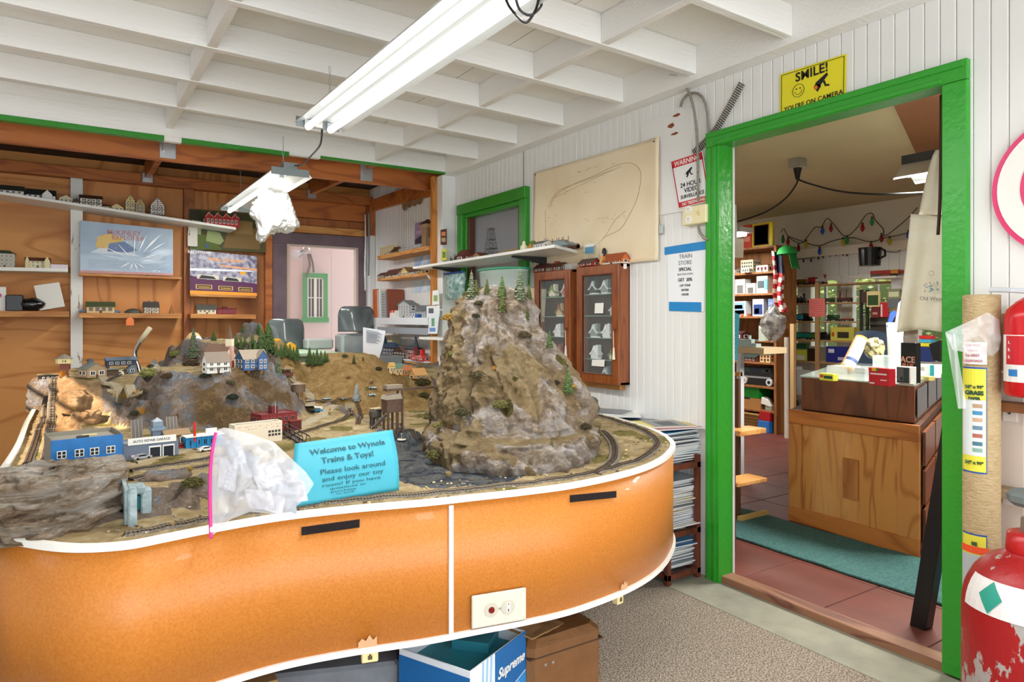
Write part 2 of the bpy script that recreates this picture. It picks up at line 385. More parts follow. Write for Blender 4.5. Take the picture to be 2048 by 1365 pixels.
# lintel with green edge between room and alcove
b=MB().m(WHITEB);b.box(-1.7,2.5,YL-.01,YL+.035,2.385,2.51).box(-1.7,2.5,YL+.0,YL+.035,2.51,2.64)
struct(b.build('trim_16',bev=.003))
b=MB().m(GREEND);b.box(-1.7,.50,YL-.013,YL+.04,2.352,2.384).box(.60,1.28,YL-.013,YL+.04,2.356,2.384).box(1.5,2.5,YL-.013,YL+.04,2.372,2.386)
b.m(WHITEB).box(.50,.60,YL-.01,YL+.035,2.352,2.385).box(1.28,1.5,YL-.01,YL+.035,2.366,2.386)
struct(b.build('trim_17'))
# orange edge stud closing the alcove beside the white post
b=MB().m(wood('orange_edge_stud',hx('c98236'),hx('a8611f'),hx('8a4a17'),'z',2)).box(2.43,2.49,YL+.075,YL+.115,.2,2.36);struct(b.build('trim_18'))
b=MB().m(BEAM);b.ext([(YL+.03,2.25),(YA-.1,2.31),(YA-.1,2.42),(YL+.03,2.40)],2.55,XB,'x');struct(b.build('trim_19'))
# ceiling deck, joists, blocking
SL=-.022
def dz(x): return (2.5-x)*.022
b=MB().m(CEIL)
ys=[-1.6,-.2,1.02,2.24,3.46,4.86]
for a,e in zip(ys,ys[1:]):
    for x0,x1 in ((-1.7,-.68),(-.675,.545),(.55,1.765),(1.77,2.60)):
        b.add([(x0,a+.002,2.517+dz(x0)),(x1,a+.002,2.517+dz(x1)),(x1,e-.002,2.517+dz(x1)),(x0,e-.002,2.517+dz(x0)),
               (x0,a+.002,2.54+dz(x0)),(x1,a+.002,2.54+dz(x1)),(x1,e-.002,2.54+dz(x1)),(x0,e-.002,2.54+dz(x0))],
              [(0,3,2,1),(4,5,6,7),(0,1,5,4),(1,2,6,5),(2,3,7,6),(3,0,4,7)])
b.m(DGREY).box(-1.7,2.66,-1.6,4.86,2.64,2.66)
struct(b.build('ceiling'))
JY=[4.34,3.82,3.31,2.78,2.27,1.756,1.24,.72,.2,-.32,-.84,-1.36]
b=MB().m(WHITEB)
for i,y in enumerate(JY):
    b=MB().m(WHITEB)
    b.ext([(-1.7,2.387+dz(-1.7)),(2.5,2.387),(2.5,2.517),(-1.7,2.517+dz(-1.7))],y-.02,y+.022,'y')
    struct(b.build('trim_%d' % (20+i),bev=.003))
k=40
for x in (.53,1.93):
    prev=YL-.01
    b=MB().m(WHITEB)
    for y in JY[:10]:
        b.box(x-.02,x+.022,y+.022,prev,2.39+dz(x),2.517+dz(x));prev=y-.02
    struct(b.build('trim_%d' % k,bev=.003));k += 1
# unseen wall_left, its high window added to shape the sun patch, end closure
b=MB().m(WHITE)
wz0,wz1=1.62,2.10
b.box(-1.75,-1.7,-1.6,2.35,-.1,2.7).box(-1.75,-1.7,4.4,YA,-.1,2.7).box(-1.75,-1.7,2.35,4.4,-.1,wz0).box(-1.75,-1.7,2.35,4.4,wz1,2.7)
for zz in (1.72,1.84,1.97): b.box(-1.74,-1.72,2.35,4.4,zz,zz+.018)
struct(b.build('wall_left'))

# ---- door casing
cx0,cx1=2.565,XB
d=thing('door_1',None,None,(2.59,1.68,0));d['kind']='structure'
b=MB().m(GREEN)
b.box(cx0,2.664,DO[1]-.003,DO[1]+.078,-.03,2.04);b.box(cx0-.006,cx0,DO[1]+.012,DO[1]+.03,-.03,2.038).box(cx0-.004,cx0,DO[1]+.045,DO[1]+.07,-.03,2.038)
b.build('left_casing',d,w=True,bev=.004)
b=MB().m(GREEN).box(cx0,2.665,DO[0]-.078,DO[0]+.003,-.02,2.04);b.build('right_casing',d,w=True,bev=.004)
b=MB().m(GREEN);b.box(cx0,2.665,DO[0]-.078,DO[1]+.078,2.041,2.112).box(cx0-.006,cx0,DO[0],DO[1]+.02,2.045,2.062).box(cx0-.006,cx0,DO[0]-.07,DO[1]+.07,2.085,2.108)
b.build('head_casing',d,w=True,bev=.004)
b=MB().m(WHITE).box(2.664,2.672,DO[1]-.008,DO[1]+.03,0,2.04);b.build('white_stop',d,w=True)
# ---- window_1 in wall_right with green frame
d=thing('window_1',None,None,(XB,4.26,WO[2]));d['kind']='structure'
b=MB().m(GREEND);y0,y1,z0,z1=3.78,4.74,1.24,2.11
b.box(2.55,2.589,y0,WO[0],WO[2],WO[3]).box(2.55,2.589,WO[1],y1,WO[2],WO[3]).box(2.545,2.589,y0,y1,WO[3],z1).box(2.55,2.589,y0,y1,z0,WO[2])
b.box(2.575,2.66,WO[0],WO[0]+.03,WO[2],WO[3]-.03).box(2.575,2.66,WO[1]-.03,WO[1],WO[2],WO[3]-.03).box(2.57,2.66,WO[0],WO[1],WO[3]-.03,WO[3])
b.m(hexc('5b3322')).box(2.585,2.655,WO[0]+.03,WO[0]+.06,WO[2],WO[3]-.03).box(2.585,2.655,WO[1]-.06,WO[1]-.03,WO[2],WO[3]-.03)
b.build('window_frame',d,w=True,bev=.004)
MB().m(mat('dusty_window_glass',(.34,.37,.42),.15,alpha=.55)).box(2.635,2.639,WO[0]+.03,WO[1]-.03,WO[2],WO[3]-.03).build('window_pane',d,w=True)
# ---- shop shell
SX=7.2
b=MB().m(mat('cream_shop_ceiling',hx('c9bb94'),.75,var=(1.2,hx('b9aa82'),.3),bump=(60,.1)));b.box(2.66,SX+.3,.75,6.2,2.46,2.5)
b.m(DARKW);struct(b.build('ceiling'))
b=MB().m(mat('brown_ceiling_hardboard',hx('8a5a33'),.7,var=(60,hx('7a4c28'),.2)));b.add([(2.66,-1.2,2.44),(SX,-1.2,2.44),(SX,3.40,2.44),(2.66,1.57,2.44),(2.66,1.57,2.459),(SX,3.40,2.459),(SX,-1.2,2.459),(2.66,-1.2,2.459)],[(0,1,2,3),(4,5,6,7),(2,3,4,5),(0,1,6,7),(0,3,4,7),(1,2,5,6)]);struct(b.build('trim_50'))
b=MB().m(hexc('d9cfbb'));b.box(2.66,7.5,6.2,6.25,-.1,2.5).box(2.66,7.5,-1.25,-1.2,-.1,2.5);struct(b.build('wall_left_shop'))
# far wall with windows
FW=[(3.70,4.29),(4.38,4.79),(4.87,5.30),(2.75,3.60)];fz0,fz1=.86,1.70
b=MB().m(WHITE)
wallboards(b,-1.2,6.2,-.05,2.0,[(a,e,fz0,fz1) for a,e in FW],SX,.05,.11)
b.m(hexc('e2dccb')).box(SX-.01,SX+.05,-1.2,6.2,1.98,2.5)
struct(b.build('wall_far'))
b=MB().m(hexc('efe8d8'));b.box(SX-.05,SX,-1.2,5.6,1.93,2.03);struct(b.build('trim_51',bev=.004))
for i,(a,e) in enumerate(FW):
    d=thing('window_%d' % (i+2),None,None,(SX,(a+e)/2,fz0));d['kind']='structure'
    b=MB().m(OFFW);t=.045
    b.box(SX-.02,SX+.06,a,a+t,fz0+t,fz1-t).box(SX-.02,SX+.06,e-t,e,fz0+t,fz1-t).box(SX-.02,SX+.06,a,e,fz1-t,fz1).box(SX-.02,SX+.06,a,e,fz0,fz0+t)
    b.box(SX+.01,SX+.04,(a+e)/2-.015,(a+e)/2+.015,fz0,fz1);b.build('window_frame',d,w=True,bev=.004)
    MB().m(GLASS).box(SX+.022,SX+.026,a+t,e-t,fz0+t,fz1-t).build('window_pane',d,w=True)
# hedge outside the shop windows, its sunlight painted into pale leaf colours
b=MB();hm=[mat('leaf_%d' % k,hx(c),.6) for k,c in enumerate(('dfe88a','b4cc62','86a24c','f4f4c8','d0a878'))]
rnd=random.Random(3)
for i in range(5200):
    y=rnd.uniform(.2,6.5);z=rnd.uniform(.1,2.5);x=8.3+.35*noise.noise((y*2,z*2,1))+rnd.uniform(-.15,.3);s=rnd.uniform(.02,.045)
    M=Matrix.Translation((x,y,z)) @ Matrix.Rotation(rnd.uniform(0,6),4,'Z') @ Matrix.Rotation(rnd.uniform(0,3),4,'X')
    b.m(hm[min(4,int(rnd.random()**1.3*5))]);b.add([M @ Vector(p) for p in ((-s,0,0),(0,-s*.5,.004),(s,0,0),(0,s*.5,.004))],[(0,1,2,3)])
b.m(hexc('5a6b34')).box(8.75,8.8,-.5,7,-.5,2.6)
tag(b.build('leafy_hedge',rec=False),'green hedge with painted-in sunlight, growing outside the far shop windows','hedge',kind='stuff')
b=MB().m(hexc('9a8f78')).box(7.5,14,-4,10,-.6,-.1);struct(b.build('ground'))
# ---- pink shed seen through the glass behind the alcove
b=MB().m(hexc('d9c4c4'));yy=7.35
for i in range(8): b.box(1.2+i*.3,1.498+i*.3,yy,yy+.03,-.1,2.7)
struct(b.build('wall_outside'))
d=thing('window_8',None,None,(1.9,YA,WZ0));d['kind']='structure'
b=MB().m(mat('mauve_frame_paint',hx('7d6a72'),.6,var=(6,hx('6a575f'),.2)))
f=.06
b.box(WX0+.001,WX0+.14,6.66,YA+.03,WZ0,WZ1-.10).box(WX1-.10,WX1,6.66,YA+.03,WZ0,WZ1-.10).box(WX0+.001,WX1,6.661,YA+.03,WZ1-.10,WZ1+.01)
b.m(hexc('c7b6a8')).box(WX0+.14,WX0+.165,6.65,YA+.03,WZ0,WZ1-.12).box(WX1-.125,WX1-.10,6.65,YA+.03,WZ0,WZ1-.12).box(WX0+.14,WX1-.10,6.65,YA+.03,WZ1-.12,WZ1-.10)
b.build('window_frame',d,w=True,bev=.003)
MB().m(mat('old_pane',(1,.97,.98),.08,alpha=.1)).box(WX0+.14,WX1-.11,YA-.005,YA,WZ0,WZ1-.14).build('window_pane',d,w=True)
q0=onY(606,546,yy-.02);q1=onY(655,645,yy-.02)
d=thing('window_9',None,None,(q0.x,yy,q1.z));d['kind']='structure'
b=MB().m(hexc('3d9a55',.4));x0,x1,z0,z1=q0.x,q1.x,q1.z,q0.z;t=.045
b.box(x0,x0+t,yy-.03,yy,z0+t,z1-t).box(x1-t,x1,yy-.03,yy,z0+t,z1-t).box(x0,x1,yy-.031,yy,z1-t*1.1,z1).box(x0-.01,x1+.01,yy-.04,yy,z0,z0+t*1.2);b.build('window_frame',d,w=True)
b=MB().m(OFFW);x0 += t;x1 -= t;z0 += t;z1 -= t;t=.014;xm=(x0+x1)/2;zm=(z0+z1)/2
b.box(x0,x0+t,yy-.022,yy,z0,z1).box(x1-t,x1,yy-.022,yy,z0,z1).box(x0,x1,yy-.022,yy,z1-t,z1).box(x0,x1,yy-.022,yy,z0,z0+t).box(xm-t,xm+t,yy-.024,yy,z0,z1).box(x0,x1,yy-.018,yy,zm-.005,zm+.005)
b.box((xm+x1)/2-.004,(xm+x1)/2+.004,yy-.018,yy,z0,z1).box((xm+x0)/2-.004,(xm+x0)/2+.004,yy-.018,yy,z0,z1)
b.build('sash',d,w=True)
MB().m(mat('dark_window_glass',hx('3a3f47'),.1)).box(x0,x1,yy-.008,yy-.004,z0,z1).build('window_pane',d,w=True)
# ================================================================ the train layout
ZT=.70;ZF=.315
def catmull(P,n=10,closed=True):
    out=[];N=len(P);rng=range(N) if closed else range(N-1)
    for i in rng:
        g=(lambda k: P[k % N]) if closed else (lambda k: P[max(0,min(N-1,k))])
        p0,p1,p2,p3=g(i-1),g(i),g(i+1),g(i+2)
        for j in range(n):
            t=j/n
            out.append(tuple(.5*((2*b)+(-a+c)*t+(2*a-5*b+4*c-d)*t*t+(-a+3*b-3*c+d)*t**3) for a,b,c,d in zip(p0,p1,p2,p3)))
    if not closed: out.append(tuple(P[-1]))
    return out
edge=[(60,1090),(150,1100),(250,1095),(330,1080),(420,1062),(560,1038),(700,1022),(850,1009),(950,998),(1050,987),(1150,973),(1250,951),(1310,930),(1340,908),(1344,888),(1310,865),(1250,845),(1190,828)]
P=[tuple(onZ(x,y,ZT))[:2] for x,y in edge]+[(2.46,3.3),(2.42,3.9),(2.40,4.6),(2.38,4.95),(1.8,5.0),(.9,5.0),(.1,5.0),(-.14,4.9),(-.18,4.3),(-.18,3.4),(-.2,2.7),(-.2,2.3),(-.15,2.05)]
OUT=catmull(P,8)
layout=thing('model_train_layout','large model railway scenery table with orange curved fascia and white edging','train table',(1.1,3.2,0))
def outline_off(d):
    r=[];n=len(OUT)
    for i in range(n):
        a=Vector(OUT[i-1]);b_=Vector(OUT[(i+1) % n]);t=(b_-a).normalized();r.append((OUT[i][0]+t.y*d,OUT[i][1]-t.x*d))
    return r
def ring(b,o0,o1,z0,z1):
    n=len(o0);vs=[(*p,z0) for p in o0]+[(*p,z1) for p in o0]+[(*p,z0) for p in o1]+[(*p,z1) for p in o1];fs=[]
    for i in range(n):
        j=(i+1) % n;fs += [(i,j,n+j,n+i),(2*n+i,2*n+j,3*n+j,3*n+i),(n+i,n+j,3*n+j,3*n+i),(i,j,2*n+j,2*n+i)]
    return b.add(vs,fs)
o_in,o_0,o_f,o_r=outline_off(-.012),outline_off(0),outline_off(.004),outline_off(.009)
FASC=chip('orange_fibreboard',hx('e0882a'),hx('e8b48c'),26,.735,.42,bumpy=.05)
b=MB().m(mat('orange_hardboard',hx('cf8436'),.42,var=(150,hx('c27326'),.2,3),bump=(90,.05),coat=.1));ring(b,o_in,o_0,ZF,ZT);b.build('fascia',layout,w=True,smooth=True)
b=MB().m(hexc('f2f0ea',.45));ring(b,o_in,o_r,ZT-.004,ZT+.011);ring(b,o_in,o_r,ZF-.006,ZF+.010);b.build('edge_trim',layout,w=True,smooth=False)
def on_fascia(px,z=None,py=None):
    """point of the fascia outline seen at a pixel column, with outward normal"""
    best=None
    d=ray(px,700);ang=atan2(d.x,d.y);n=len(OUT)
    for i in range(n):
        a,c=Vector(o_f[i]),Vector(o_f[(i+1) % n]);a1=atan2(a.x,a.y)-ang;c1=atan2(c.x,c.y)-ang
        if a1*c1 <= 0 and abs(a1) < .5:
            t=a1/(a1-c1) if a1 != c1 else 0;p=a.lerp(c,t);tt=(c-a).normalized()
            if best is None or p.length < best[0].length: best=(p,tt)
    p,tt=best;nrm=Vector((tt.y,-tt.x));D=p.x*sin(YAW)+p.y*cos(YAW)
    zz=z if z is not None else CAMH-(py-HZ)/FPX*D
    return Vector((p.x,p.y,zz)),Vector((tt.x,tt.y,0)),Vector((nrm.x,nrm.y,0))
p,t,n=on_fascia(902,z=(ZF+ZT)/2)
b=MB().m(hexc('f2f0ea',.45));b.bx((p.x,p.y,p.z),(.013,.008,ZT-ZF-.02),atan2(t.y,t.x));b.build('seam_strip',layout,w=True)
for (x0,y0),(x1,y1),h in (((603,1063),(719,1047),.021),((1140,998),(1231,989),.021)):
    a,ta,na=on_fascia(x0,py=y0);c,tc_,nc=on_fascia(x1,py=y1);m_=on_fascia((x0+x1)/2,py=(y0+y1)/2)
    b=MB().m(mat('black_hook_tape',hx('241c1e'),.95,bump=(300,1)))
    vs=[];
    for pp,nn in ((a,na),(m_[0],m_[2]),(c,nc)):
        for dzz in (-h/2,h/2):
            for k in (0,.004): q=pp+nn*k;vs.append((q.x,q.y,q.z+dzz))
    fs=[]
    for i in range(2): o=i*4;fs += [(o,o+4,o+6,o+2),(o+1,o+5,o+7,o+3),(o,o+4,o+5,o+1),(o+2,o+6,o+7,o+3)]
    fs += [(0,1,3,2),(8,9,11,10)];b.add(vs,fs);q=b.build('hook_tape_strip',layout,w=True);q['label']='black fuzzy hook tape strip'
# switch plate on the fascia
p,t,n=on_fascia(997,py=1215);a=on_fascia(944,py=1215)[0];c=on_fascia(1050,py=1215)[0];wd=(c-a).length
M=place(p+n*.004,t,(0,0,1));tr=1 if M.col[2].xyz.dot(n) > 0 else -1
sw=MB();sw.X=M;sw.m(hexc('dcd7c8',.35)).bevbox(-wd/2,wd/2,-.047,.047,-.004,.006,.003);sp=sw.build('switch_plate',layout,w=True)
sw=MB();sw.X=M;sw.m(hexc('cbc5b4',.3)).frus((-.026,0,.006),(-.026,0,.008),.022,.021,20).frus((.026,0,.006),(.026,0,.008),.022,.021,20)
sw.m(hexc('7a1612',.2)).frus((-.026,0,.008),(-.026,0,.012),.0095,.008,16).m(hexc('f5f2ea',.3)).box(.020,.032,-.014,.014,.008,.0095).m(hexc('6b6558')).box(.024,.028,-.012,.012,.0095,.0102)
sw.m(hexc('f5f2ea',.3)).box(.022,.030,-.002,.008,.0095,.013)
for sx_ in (-.002,): sw.m(STEEL).frus((0,0,.006),(0,0,.0075),.004,.004,8)
q=sw.build('pilot_lamp_and_switch',layout,w=True);q['label']='red pilot lamp beside a white toggle'
# torn tape remains + phone jacks under the fascia
tapeM=mat('old_masking_tape',hx('e8b98c'),.5,alpha=.75)
for px,zz,w_,h_ in ((735,ZF+.022,.05,.03),(1247,ZF+.022,.035,.022)):
    p,t,n=on_fascia(px,z=zz);b=MB().m(tapeM);X=place(p+n*.002,t,(0,0,1));b.X=X
    b.ext([(-w_/2,-h_/2),(w_/2,-h_/2),(w_/2,h_*.5),(w_*.3,h_*.2),(w_*.1,h_*.7),(-w_*.1,h_*.2),(-w_*.3,h_*.45),(-w_/2,h_*.1)],0,.001,'z');b.build('torn_tape',layout,w=True)
for px,w_ in ((740,.045),(1241,.03)):
    p,t,n=on_fascia(px,z=ZF-.018);b=MB().m(hexc('ecd9a0',.4));b.X=place(p-n*.012,t,(0,0,1));b.bevbox(-w_/2,w_/2,-.016,.014,-.012,.014,.003);b.m(hexc('5a4a2a')).box(-.006,.006,-.007,.004,.012,.0145).box(-.003,.003,.004,.008,.012,.0145)
    b.build('phone_jack',layout,w=True)
# legs
for x,y in ((.1,2.6),(1.9,2.6),(.05,4.6),(2.1,4.6),(1.1,4.6)):
    MB().m(PINE).box(x-.04,x+.04,y-.04,y+.04,-.03,ZF+.3).build('leg',layout,w=True)
MB().m(PINE).ext([p for p in outline_off(-.02)],ZT-.05,ZT-.03,'z').build('table_board',layout,w=True)

def sm(t): t=max(0,min(1,t));return t*t*(3-2*t)
def hill(x,y,cx,cy,rx,ry,h,top=.3,rot=0):
    dx,dy=x-cx,y-cy
    if rot: dx,dy=dx*cos(rot)+dy*sin(rot),-dx*sin(rot)+dy*cos(rot)
    d=math.sqrt((dx/rx)**2+(dy/ry)**2)
    return h*sm((1-d)/(1-top))
def band(v,a,b,s): return sm((v-a)/s)*sm((b-v)/s)
def fb(x,y,z=0,o=5): return noise.fractal((x,y,z),1.0,2.0,o)
def rid(x,y,z=0): return noise.ridged_multi_fractal((x,y,z),.9,2.1,6,1.0,2.0)
def Hs(x,y):
    """smooth land height and how rocky it is"""
    wob=.05*noise.noise((x*5,y*5,3))
    town=.08*sm((y+wob*.6-1.95-.10*sm((x-.45)/.4))/.09)*sm((1.28-x+wob)/.22)*sm((x+.02)/.05)
    cany=.11*hill(x,y,1.08,2.18,.20,.42,1,.35,-.1)
    g=[town-cany,
         hill(x,y,.55,3.36,.50,.56,.30,.42)+0*wob,                                   # rock bluff under the church
         hill(x,y,.20,4.25,.52,1.05,.235,.42),                                 # left highland
         hill(x,y,.77,4.12,.64,.62,.398,.32),hill(x,y,.90,4.2,.28,.30,.49,.05),   # wooded ridge and its peak
         hill(x,y,1.42,4.08,.55,.66,.305,.20),                                  # brown hill
         hill(x,y,1.95,4.45,.75,.75,.15,.6),hill(x,y,1.15,4.7,1.3,.75,.20,.5)]
    h=max(g)
    a=sorted(g)[-2];
    if h-a < .04: h += (.04-(h-a))**2/.16
    # low shelf along the left and front edge for the outer track
    le=sm((x+.17-.02+.3*wob)/.09-.4) if y < 4.75 else 1
    if y > 4.75: h=max(h,.16)
    h *= max(le,0) if x < .12 else 1
    # terrace for the station yard and roads
    rock=0
    sl=0
    return h
def slope(x,y):
    e=.012;return hypot(Hs(x+e,y)-Hs(x-e,y),Hs(x,y+e)-Hs(x,y-e))/(2*e)
def Ht(x,y):
    h=Hs(x,y);s=sm((slope(x,y)-.22)/.5)
    br=sm(1.6-hypot((x-1.42)/.42,(y-4.0)/.42)*1.2)       # the brown hill stays smooth
    k=s*(1-.8*br)
    strata=.012*sin((h*90)+4*noise.noise((x*3,y*3,0)))
    vd=noise.voronoi(Vector((x*9+.4*fb(x*6,y*6),y*9,h*9)))[0] if k > .02 else (0,0)
    return ZT+h+k*(.040*(rid(x*4.5,y*4.5,h*5)-1.0)+strata+.05*min(.5,vd[1]-vd[0])-.01)+.004*fb(x*14,y*14)+.0025*fb(x*60,y*60,1,3)*(1 if h > .005 else .3)
def pip(x,y,poly):
    c=False;j=len(poly)-1
    for i in range(len(poly)):
        xi,yi=poly[i];xj,yj=poly[j]
        if (yi > y) != (yj > y) and x < (xj-xi)*(y-yi)/(yj-yi)+xi: c=not c
        j=i
    return c
IN=outline_off(-.010)
gs=.010;gx0,gy0=-.24,1.6;nx,ny=int(2.80/gs),int(3.5/gs)
inside={};zz={}
for i in range(nx+1):
    for j in range(ny+1):
        inside[i,j]=pip(gx0+i*gs,gy0+j*gs,IN)
idx={};vs=[];fs=[];col=[]
def gv(i,j):
    if (i,j) in idx: return idx[i,j]
    x,y=gx0+i*gs,gy0+j*gs
    if not inside[i,j]:
        x,y=min(IN,key=lambda p: (p[0]-x)**2+(p[1]-y)**2)
    idx[i,j]=len(vs);vs.append((x,y,Ht(x,y) if inside[i,j] else ZT+.002+(Hs(x,y) if y > 3 else 0)));return idx[i,j]
for i in range(nx):
    for j in range(ny):
        q=[(i,j),(i+1,j),(i+1,j+1),(i,j+1)]
        if any(inside[k] for k in q): fs.append(tuple(gv(*k) for k in q))
ROCKB=rockmat('grey_brown_rock',[(.28,hx('56463b')),(.40,hx('9a8472')),(.50,hx('b5a292')),(.58,hx('98a0ae')),(.68,hx('dad6d0'))],9,1.0,patch=(hx('8f7450'),3.2,.58))
DIRT=rockmat('tan_ground_cover',[(.30,hx('77653f')),(.45,hx('9c8660')),(.58,hx('b5a27c')),(.72,hx('cdbf9c'))],16,.5)
BRN=rockmat('brown_ground_cover',[(.30,hx('755a32')),(.48,hx('94774a')),(.62,hx('a88c5e')),(.75,hx('c0ab80'))],22,.4)
BLUER=rockmat('blue_black_canyon_rock',[(.30,hx('23252b')),(.45,hx('545a66')),(.55,hx('8a8a84')),(.68,hx('5b6f96'))],11,.9)
TANR=rockmat('orange_tan_rock',[(.3,hx('8d6b49')),(.5,hx('b8946c')),(.65,hx('cdb08a'))],10,.8)
MOSS=rockmat('mossy_olive_ground',[(.3,hx('4f4a22')),(.5,hx('7f7440')),(.7,hx('a39257'))],20,.6)
ter=MB();ter.v=vs
for f in fs:
    x=sum(vs[k][0] for k in f)/4;y=sum(vs[k][1] for k in f)/4;s=slope(x,y);h=Hs(x,y);w1=noise.noise((x*6,y*6,9))
    if hypot((x-1.10)/.24,(y-2.2)/.42)+.2*w1 < 1 and h < .07: m_=BLUER
    elif hypot((x-1.42)/.5,(y-4.0)/.62) < 1 and y > 3.45: m_=BRN if w1 < .28 else MOSS
    elif s+.25*w1 > .42: m_=TANR if x < .12 and y > 2.6 else ROCKB
    elif w1 > .30: m_=MOSS
    else: m_=DIRT
    ter.m(m_);ter.f.append(f);ter.mi.append(ter.cur)
ter.build('scenery_ground',layout,w=True,smooth=True,rec=False)
TB=BVHTree.FromPolygons([Vector(v) for v in ter.v],ter.f)

# ---- the mountain
ux,uy=cos(YAW),-sin(YAW);wx,wy=sin(YAW),cos(YAW)
PR=[(.66,.345,.50,.50,.0),(.73,.345,.51,.5,0),(.775,.34,.50,.5,0),(.795,.325,.46,.5,0),(.805,.315,.415,.5,0),(.83,.312,.395,.48,0),(.88,.305,.37,.46,-.005),(.93,.30,.335,.42,-.01),(1.0,.278,.285,.36,-.02),(1.095,.232,.23,.28,-.055),(1.19,.192,.18,.22,-.065),(1.28,.155,.14,.17,-.06),(1.325,.125,.10,.13,-.05),(1.345,.06,.05,.06,-.05),(1.35,.0,.0,.0,-.05)]
def prof(z):
    for a,c in zip(PR,PR[1:]):
        if z <= c[0]: t=(z-a[0])/(c[0]-a[0]);return [p+(q-p)*t for p,q in zip(a,c)]
    return PR[-1]
MCX,MCY=2.72*wx+.0*ux,2.72*wy+.0*uy
nth,nz=420,270
mt=MB();mv=[]
for j in range(nz+1):
    t=j/nz;z=.66+(1.35-.66)*t
    if t > .93: z=1.302+(1.35-1.302)*sin((t-.93)/.07*pi/2)
    _,rl,rf,rb,c=prof(z)
    for i in range(nth):
        th=2*pi*i/nth;ct,st=cos(th),sin(th)
        rw=rf if st < 0 else rb
        bul=1+.07*noise.noise((ct*1.6,st*1.6,z*3))
        # gullies running down the faces
        gul=abs(noise.noise((ct*3.2+z*1.2,st*3.2,2+z*.8)))
        k=bul-.09*(1-min(1,gul/.12))*sm((1.34-z)/.2)*sm((z-.80)/.08)
        U,V=rl*ct*k,rw*st*k
        ledge=.06*sm((z-.80)/.02) if False else 0
        P_=Vector((MCX+ux*(U+c)+wx*V,MCY+uy*(U+c)+wy*V,z))
        n_=Vector((ux*ct+wx*st,uy*ct+wy*st,.25)).normalized()
        wq=.35*fb(P_.x*5,P_.y*5,P_.z*5);vd=noise.voronoi(Vector((P_.x*6.5+P_.z*2.5+wq,P_.y*6.5+wq,P_.z*3.5)))[0];ve=noise.voronoi(Vector((P_.x*19+P_.z*7+wq,P_.y*19,P_.z*9+wq)))[0];s=.016*(rid(P_.x*7+P_.z*3,P_.y*7,P_.z*3)-1.1)+.014*fb(P_.x*26+P_.z*9,P_.y*26,P_.z*15)+.007*(rid(P_.x*17+P_.z*8,P_.y*17,P_.z*8)-1)+.050*min(.55,vd[1]-vd[0])+.020*min(.5,ve[1]-ve[0])-.02
        if .795 < z < .83: s *= .4
        fd=1 if j < nz-6 else (nz-j)/6
        P_ += n_*s*fd;
        mv.append(P_)
MR=rockmat('mountain_rock',[(.27,hx('5a4738')),(.38,hx('96806a')),(.47,hx('b9a48c')),(.55,hx('d2c4b8')),(.66,hx('e8e0da')),(.80,hx('bdb8c4'))],9,1.0,(1,1,1.6),patch=(hx('a38a64'),3.2,.55))
MD=rockmat('mountain_soil',[(.3,hx('88704a')),(.5,hx('b09870')),(.7,hx('cab590'))],13,.9)
MG=rockmat('mountain_moss',[(.3,hx('45431f')),(.5,hx('6c6434')),(.7,hx('938350'))],24,.8)
mf=[]
for j in range(nz):
    for i in range(nth):
        f=(j*nth+i,j*nth+(i+1) % nth,(j+1)*nth+(i+1) % nth,(j+1)*nth+i)
        p=mv[f[0]];w1=noise.noise((p.x*5,p.y*5,p.z*3.5+4));w2=noise.noise((p.x*9,p.y*9,p.z*9+20))
        top=sm((p.z-1.29)/.04)
        if w2 > .56 or (top > .5 and w1 > -.1): m_=MG
        elif (.797 < p.z < .812) or w1 > .16 or p.z > 1.2 and w1 > -.02: m_=MD
        else: m_=MR
        mt.m(m_);mt.f.append(f);mt.mi.append(mt.cur)
mt.v=[tuple(p) for p in mv]
mo=mt.build('mountain',layout,w=True,smooth=True,rec=False)
MT=BVHTree.FromPolygons(mv,mt.f)
def hit(px,py,mtn=True):
    d=ray(px,py).normalized();best=None
    for T in ((TB,MT) if mtn else (TB,)):
        h=T.ray_cast(CAM,d)
        if h[0] is not None and (best is None or h[3] < best[1]): best=(h[0],h[3])
    if best is None: return None
    return best[0]
def ground(x,y):
    h=TB.ray_cast(Vector((x,y,3)),Vector((0,0,-1)));return h[0].z if h[0] else ZT
def hitm(x,y):
    h=MT.ray_cast(Vector((x,y,3)),Vector((0,0,-1)));z=ground(x,y);return max(z,h[0].z) if h[0] else z
def dep(p): return p.x*sin(YAW)+p.y*cos(YAW)
def sz(p,px): return px*dep(p)/FPX

# ---- rock tunnel on the front left corner
def strata_rock(name,c,rx,ry,h,parent,m_,seed=0,flat=.5,nu=150,nv=60,cut=None,amp=1.0,sv=70):
    b=MB().m(m_)
    def fn(u,v):
        th=2*pi*u;ph=v*pi/2;r=max(0,cos(ph))**flat;zz_=sin(ph)**.8
        ct,st=cos(th),sin(th)
        p=Vector((c[0]+rx*r*ct,c[1]+ry*r*st,c[2]+h*zz_))
        st_=noise.ridged_multi_fractal((p.x*3+seed,p.y*3,p.z*26+5*noise.noise((p.x*5,p.y*5,2))),.9,2,4,1,2)
        s=amp*(.016*(st_-1)+.02*noise.noise((p.x*8+seed,p.y*8,p.z*8))+.005*fb(p.x*40,p.y*40,p.z*60,3))
        vd=noise.voronoi(Vector((p.x*11+seed,p.y*11,p.z*22)))[0];s += amp*(.006*sin(p.z*sv*2.2+6*noise.noise((p.x*6,p.y*6,seed)))+.035*min(.5,vd[1]-vd[0])-.008)
        p += Vector((ct,st,.5)).normalized()*s
        if cut: p.x=min(p.x,cut+.01*noise.noise((p.y*20,p.z*20,0)))
        return p
    b.grid(fn,nu,nv);return b.build(name,parent,w=True,smooth=True,rec=False)
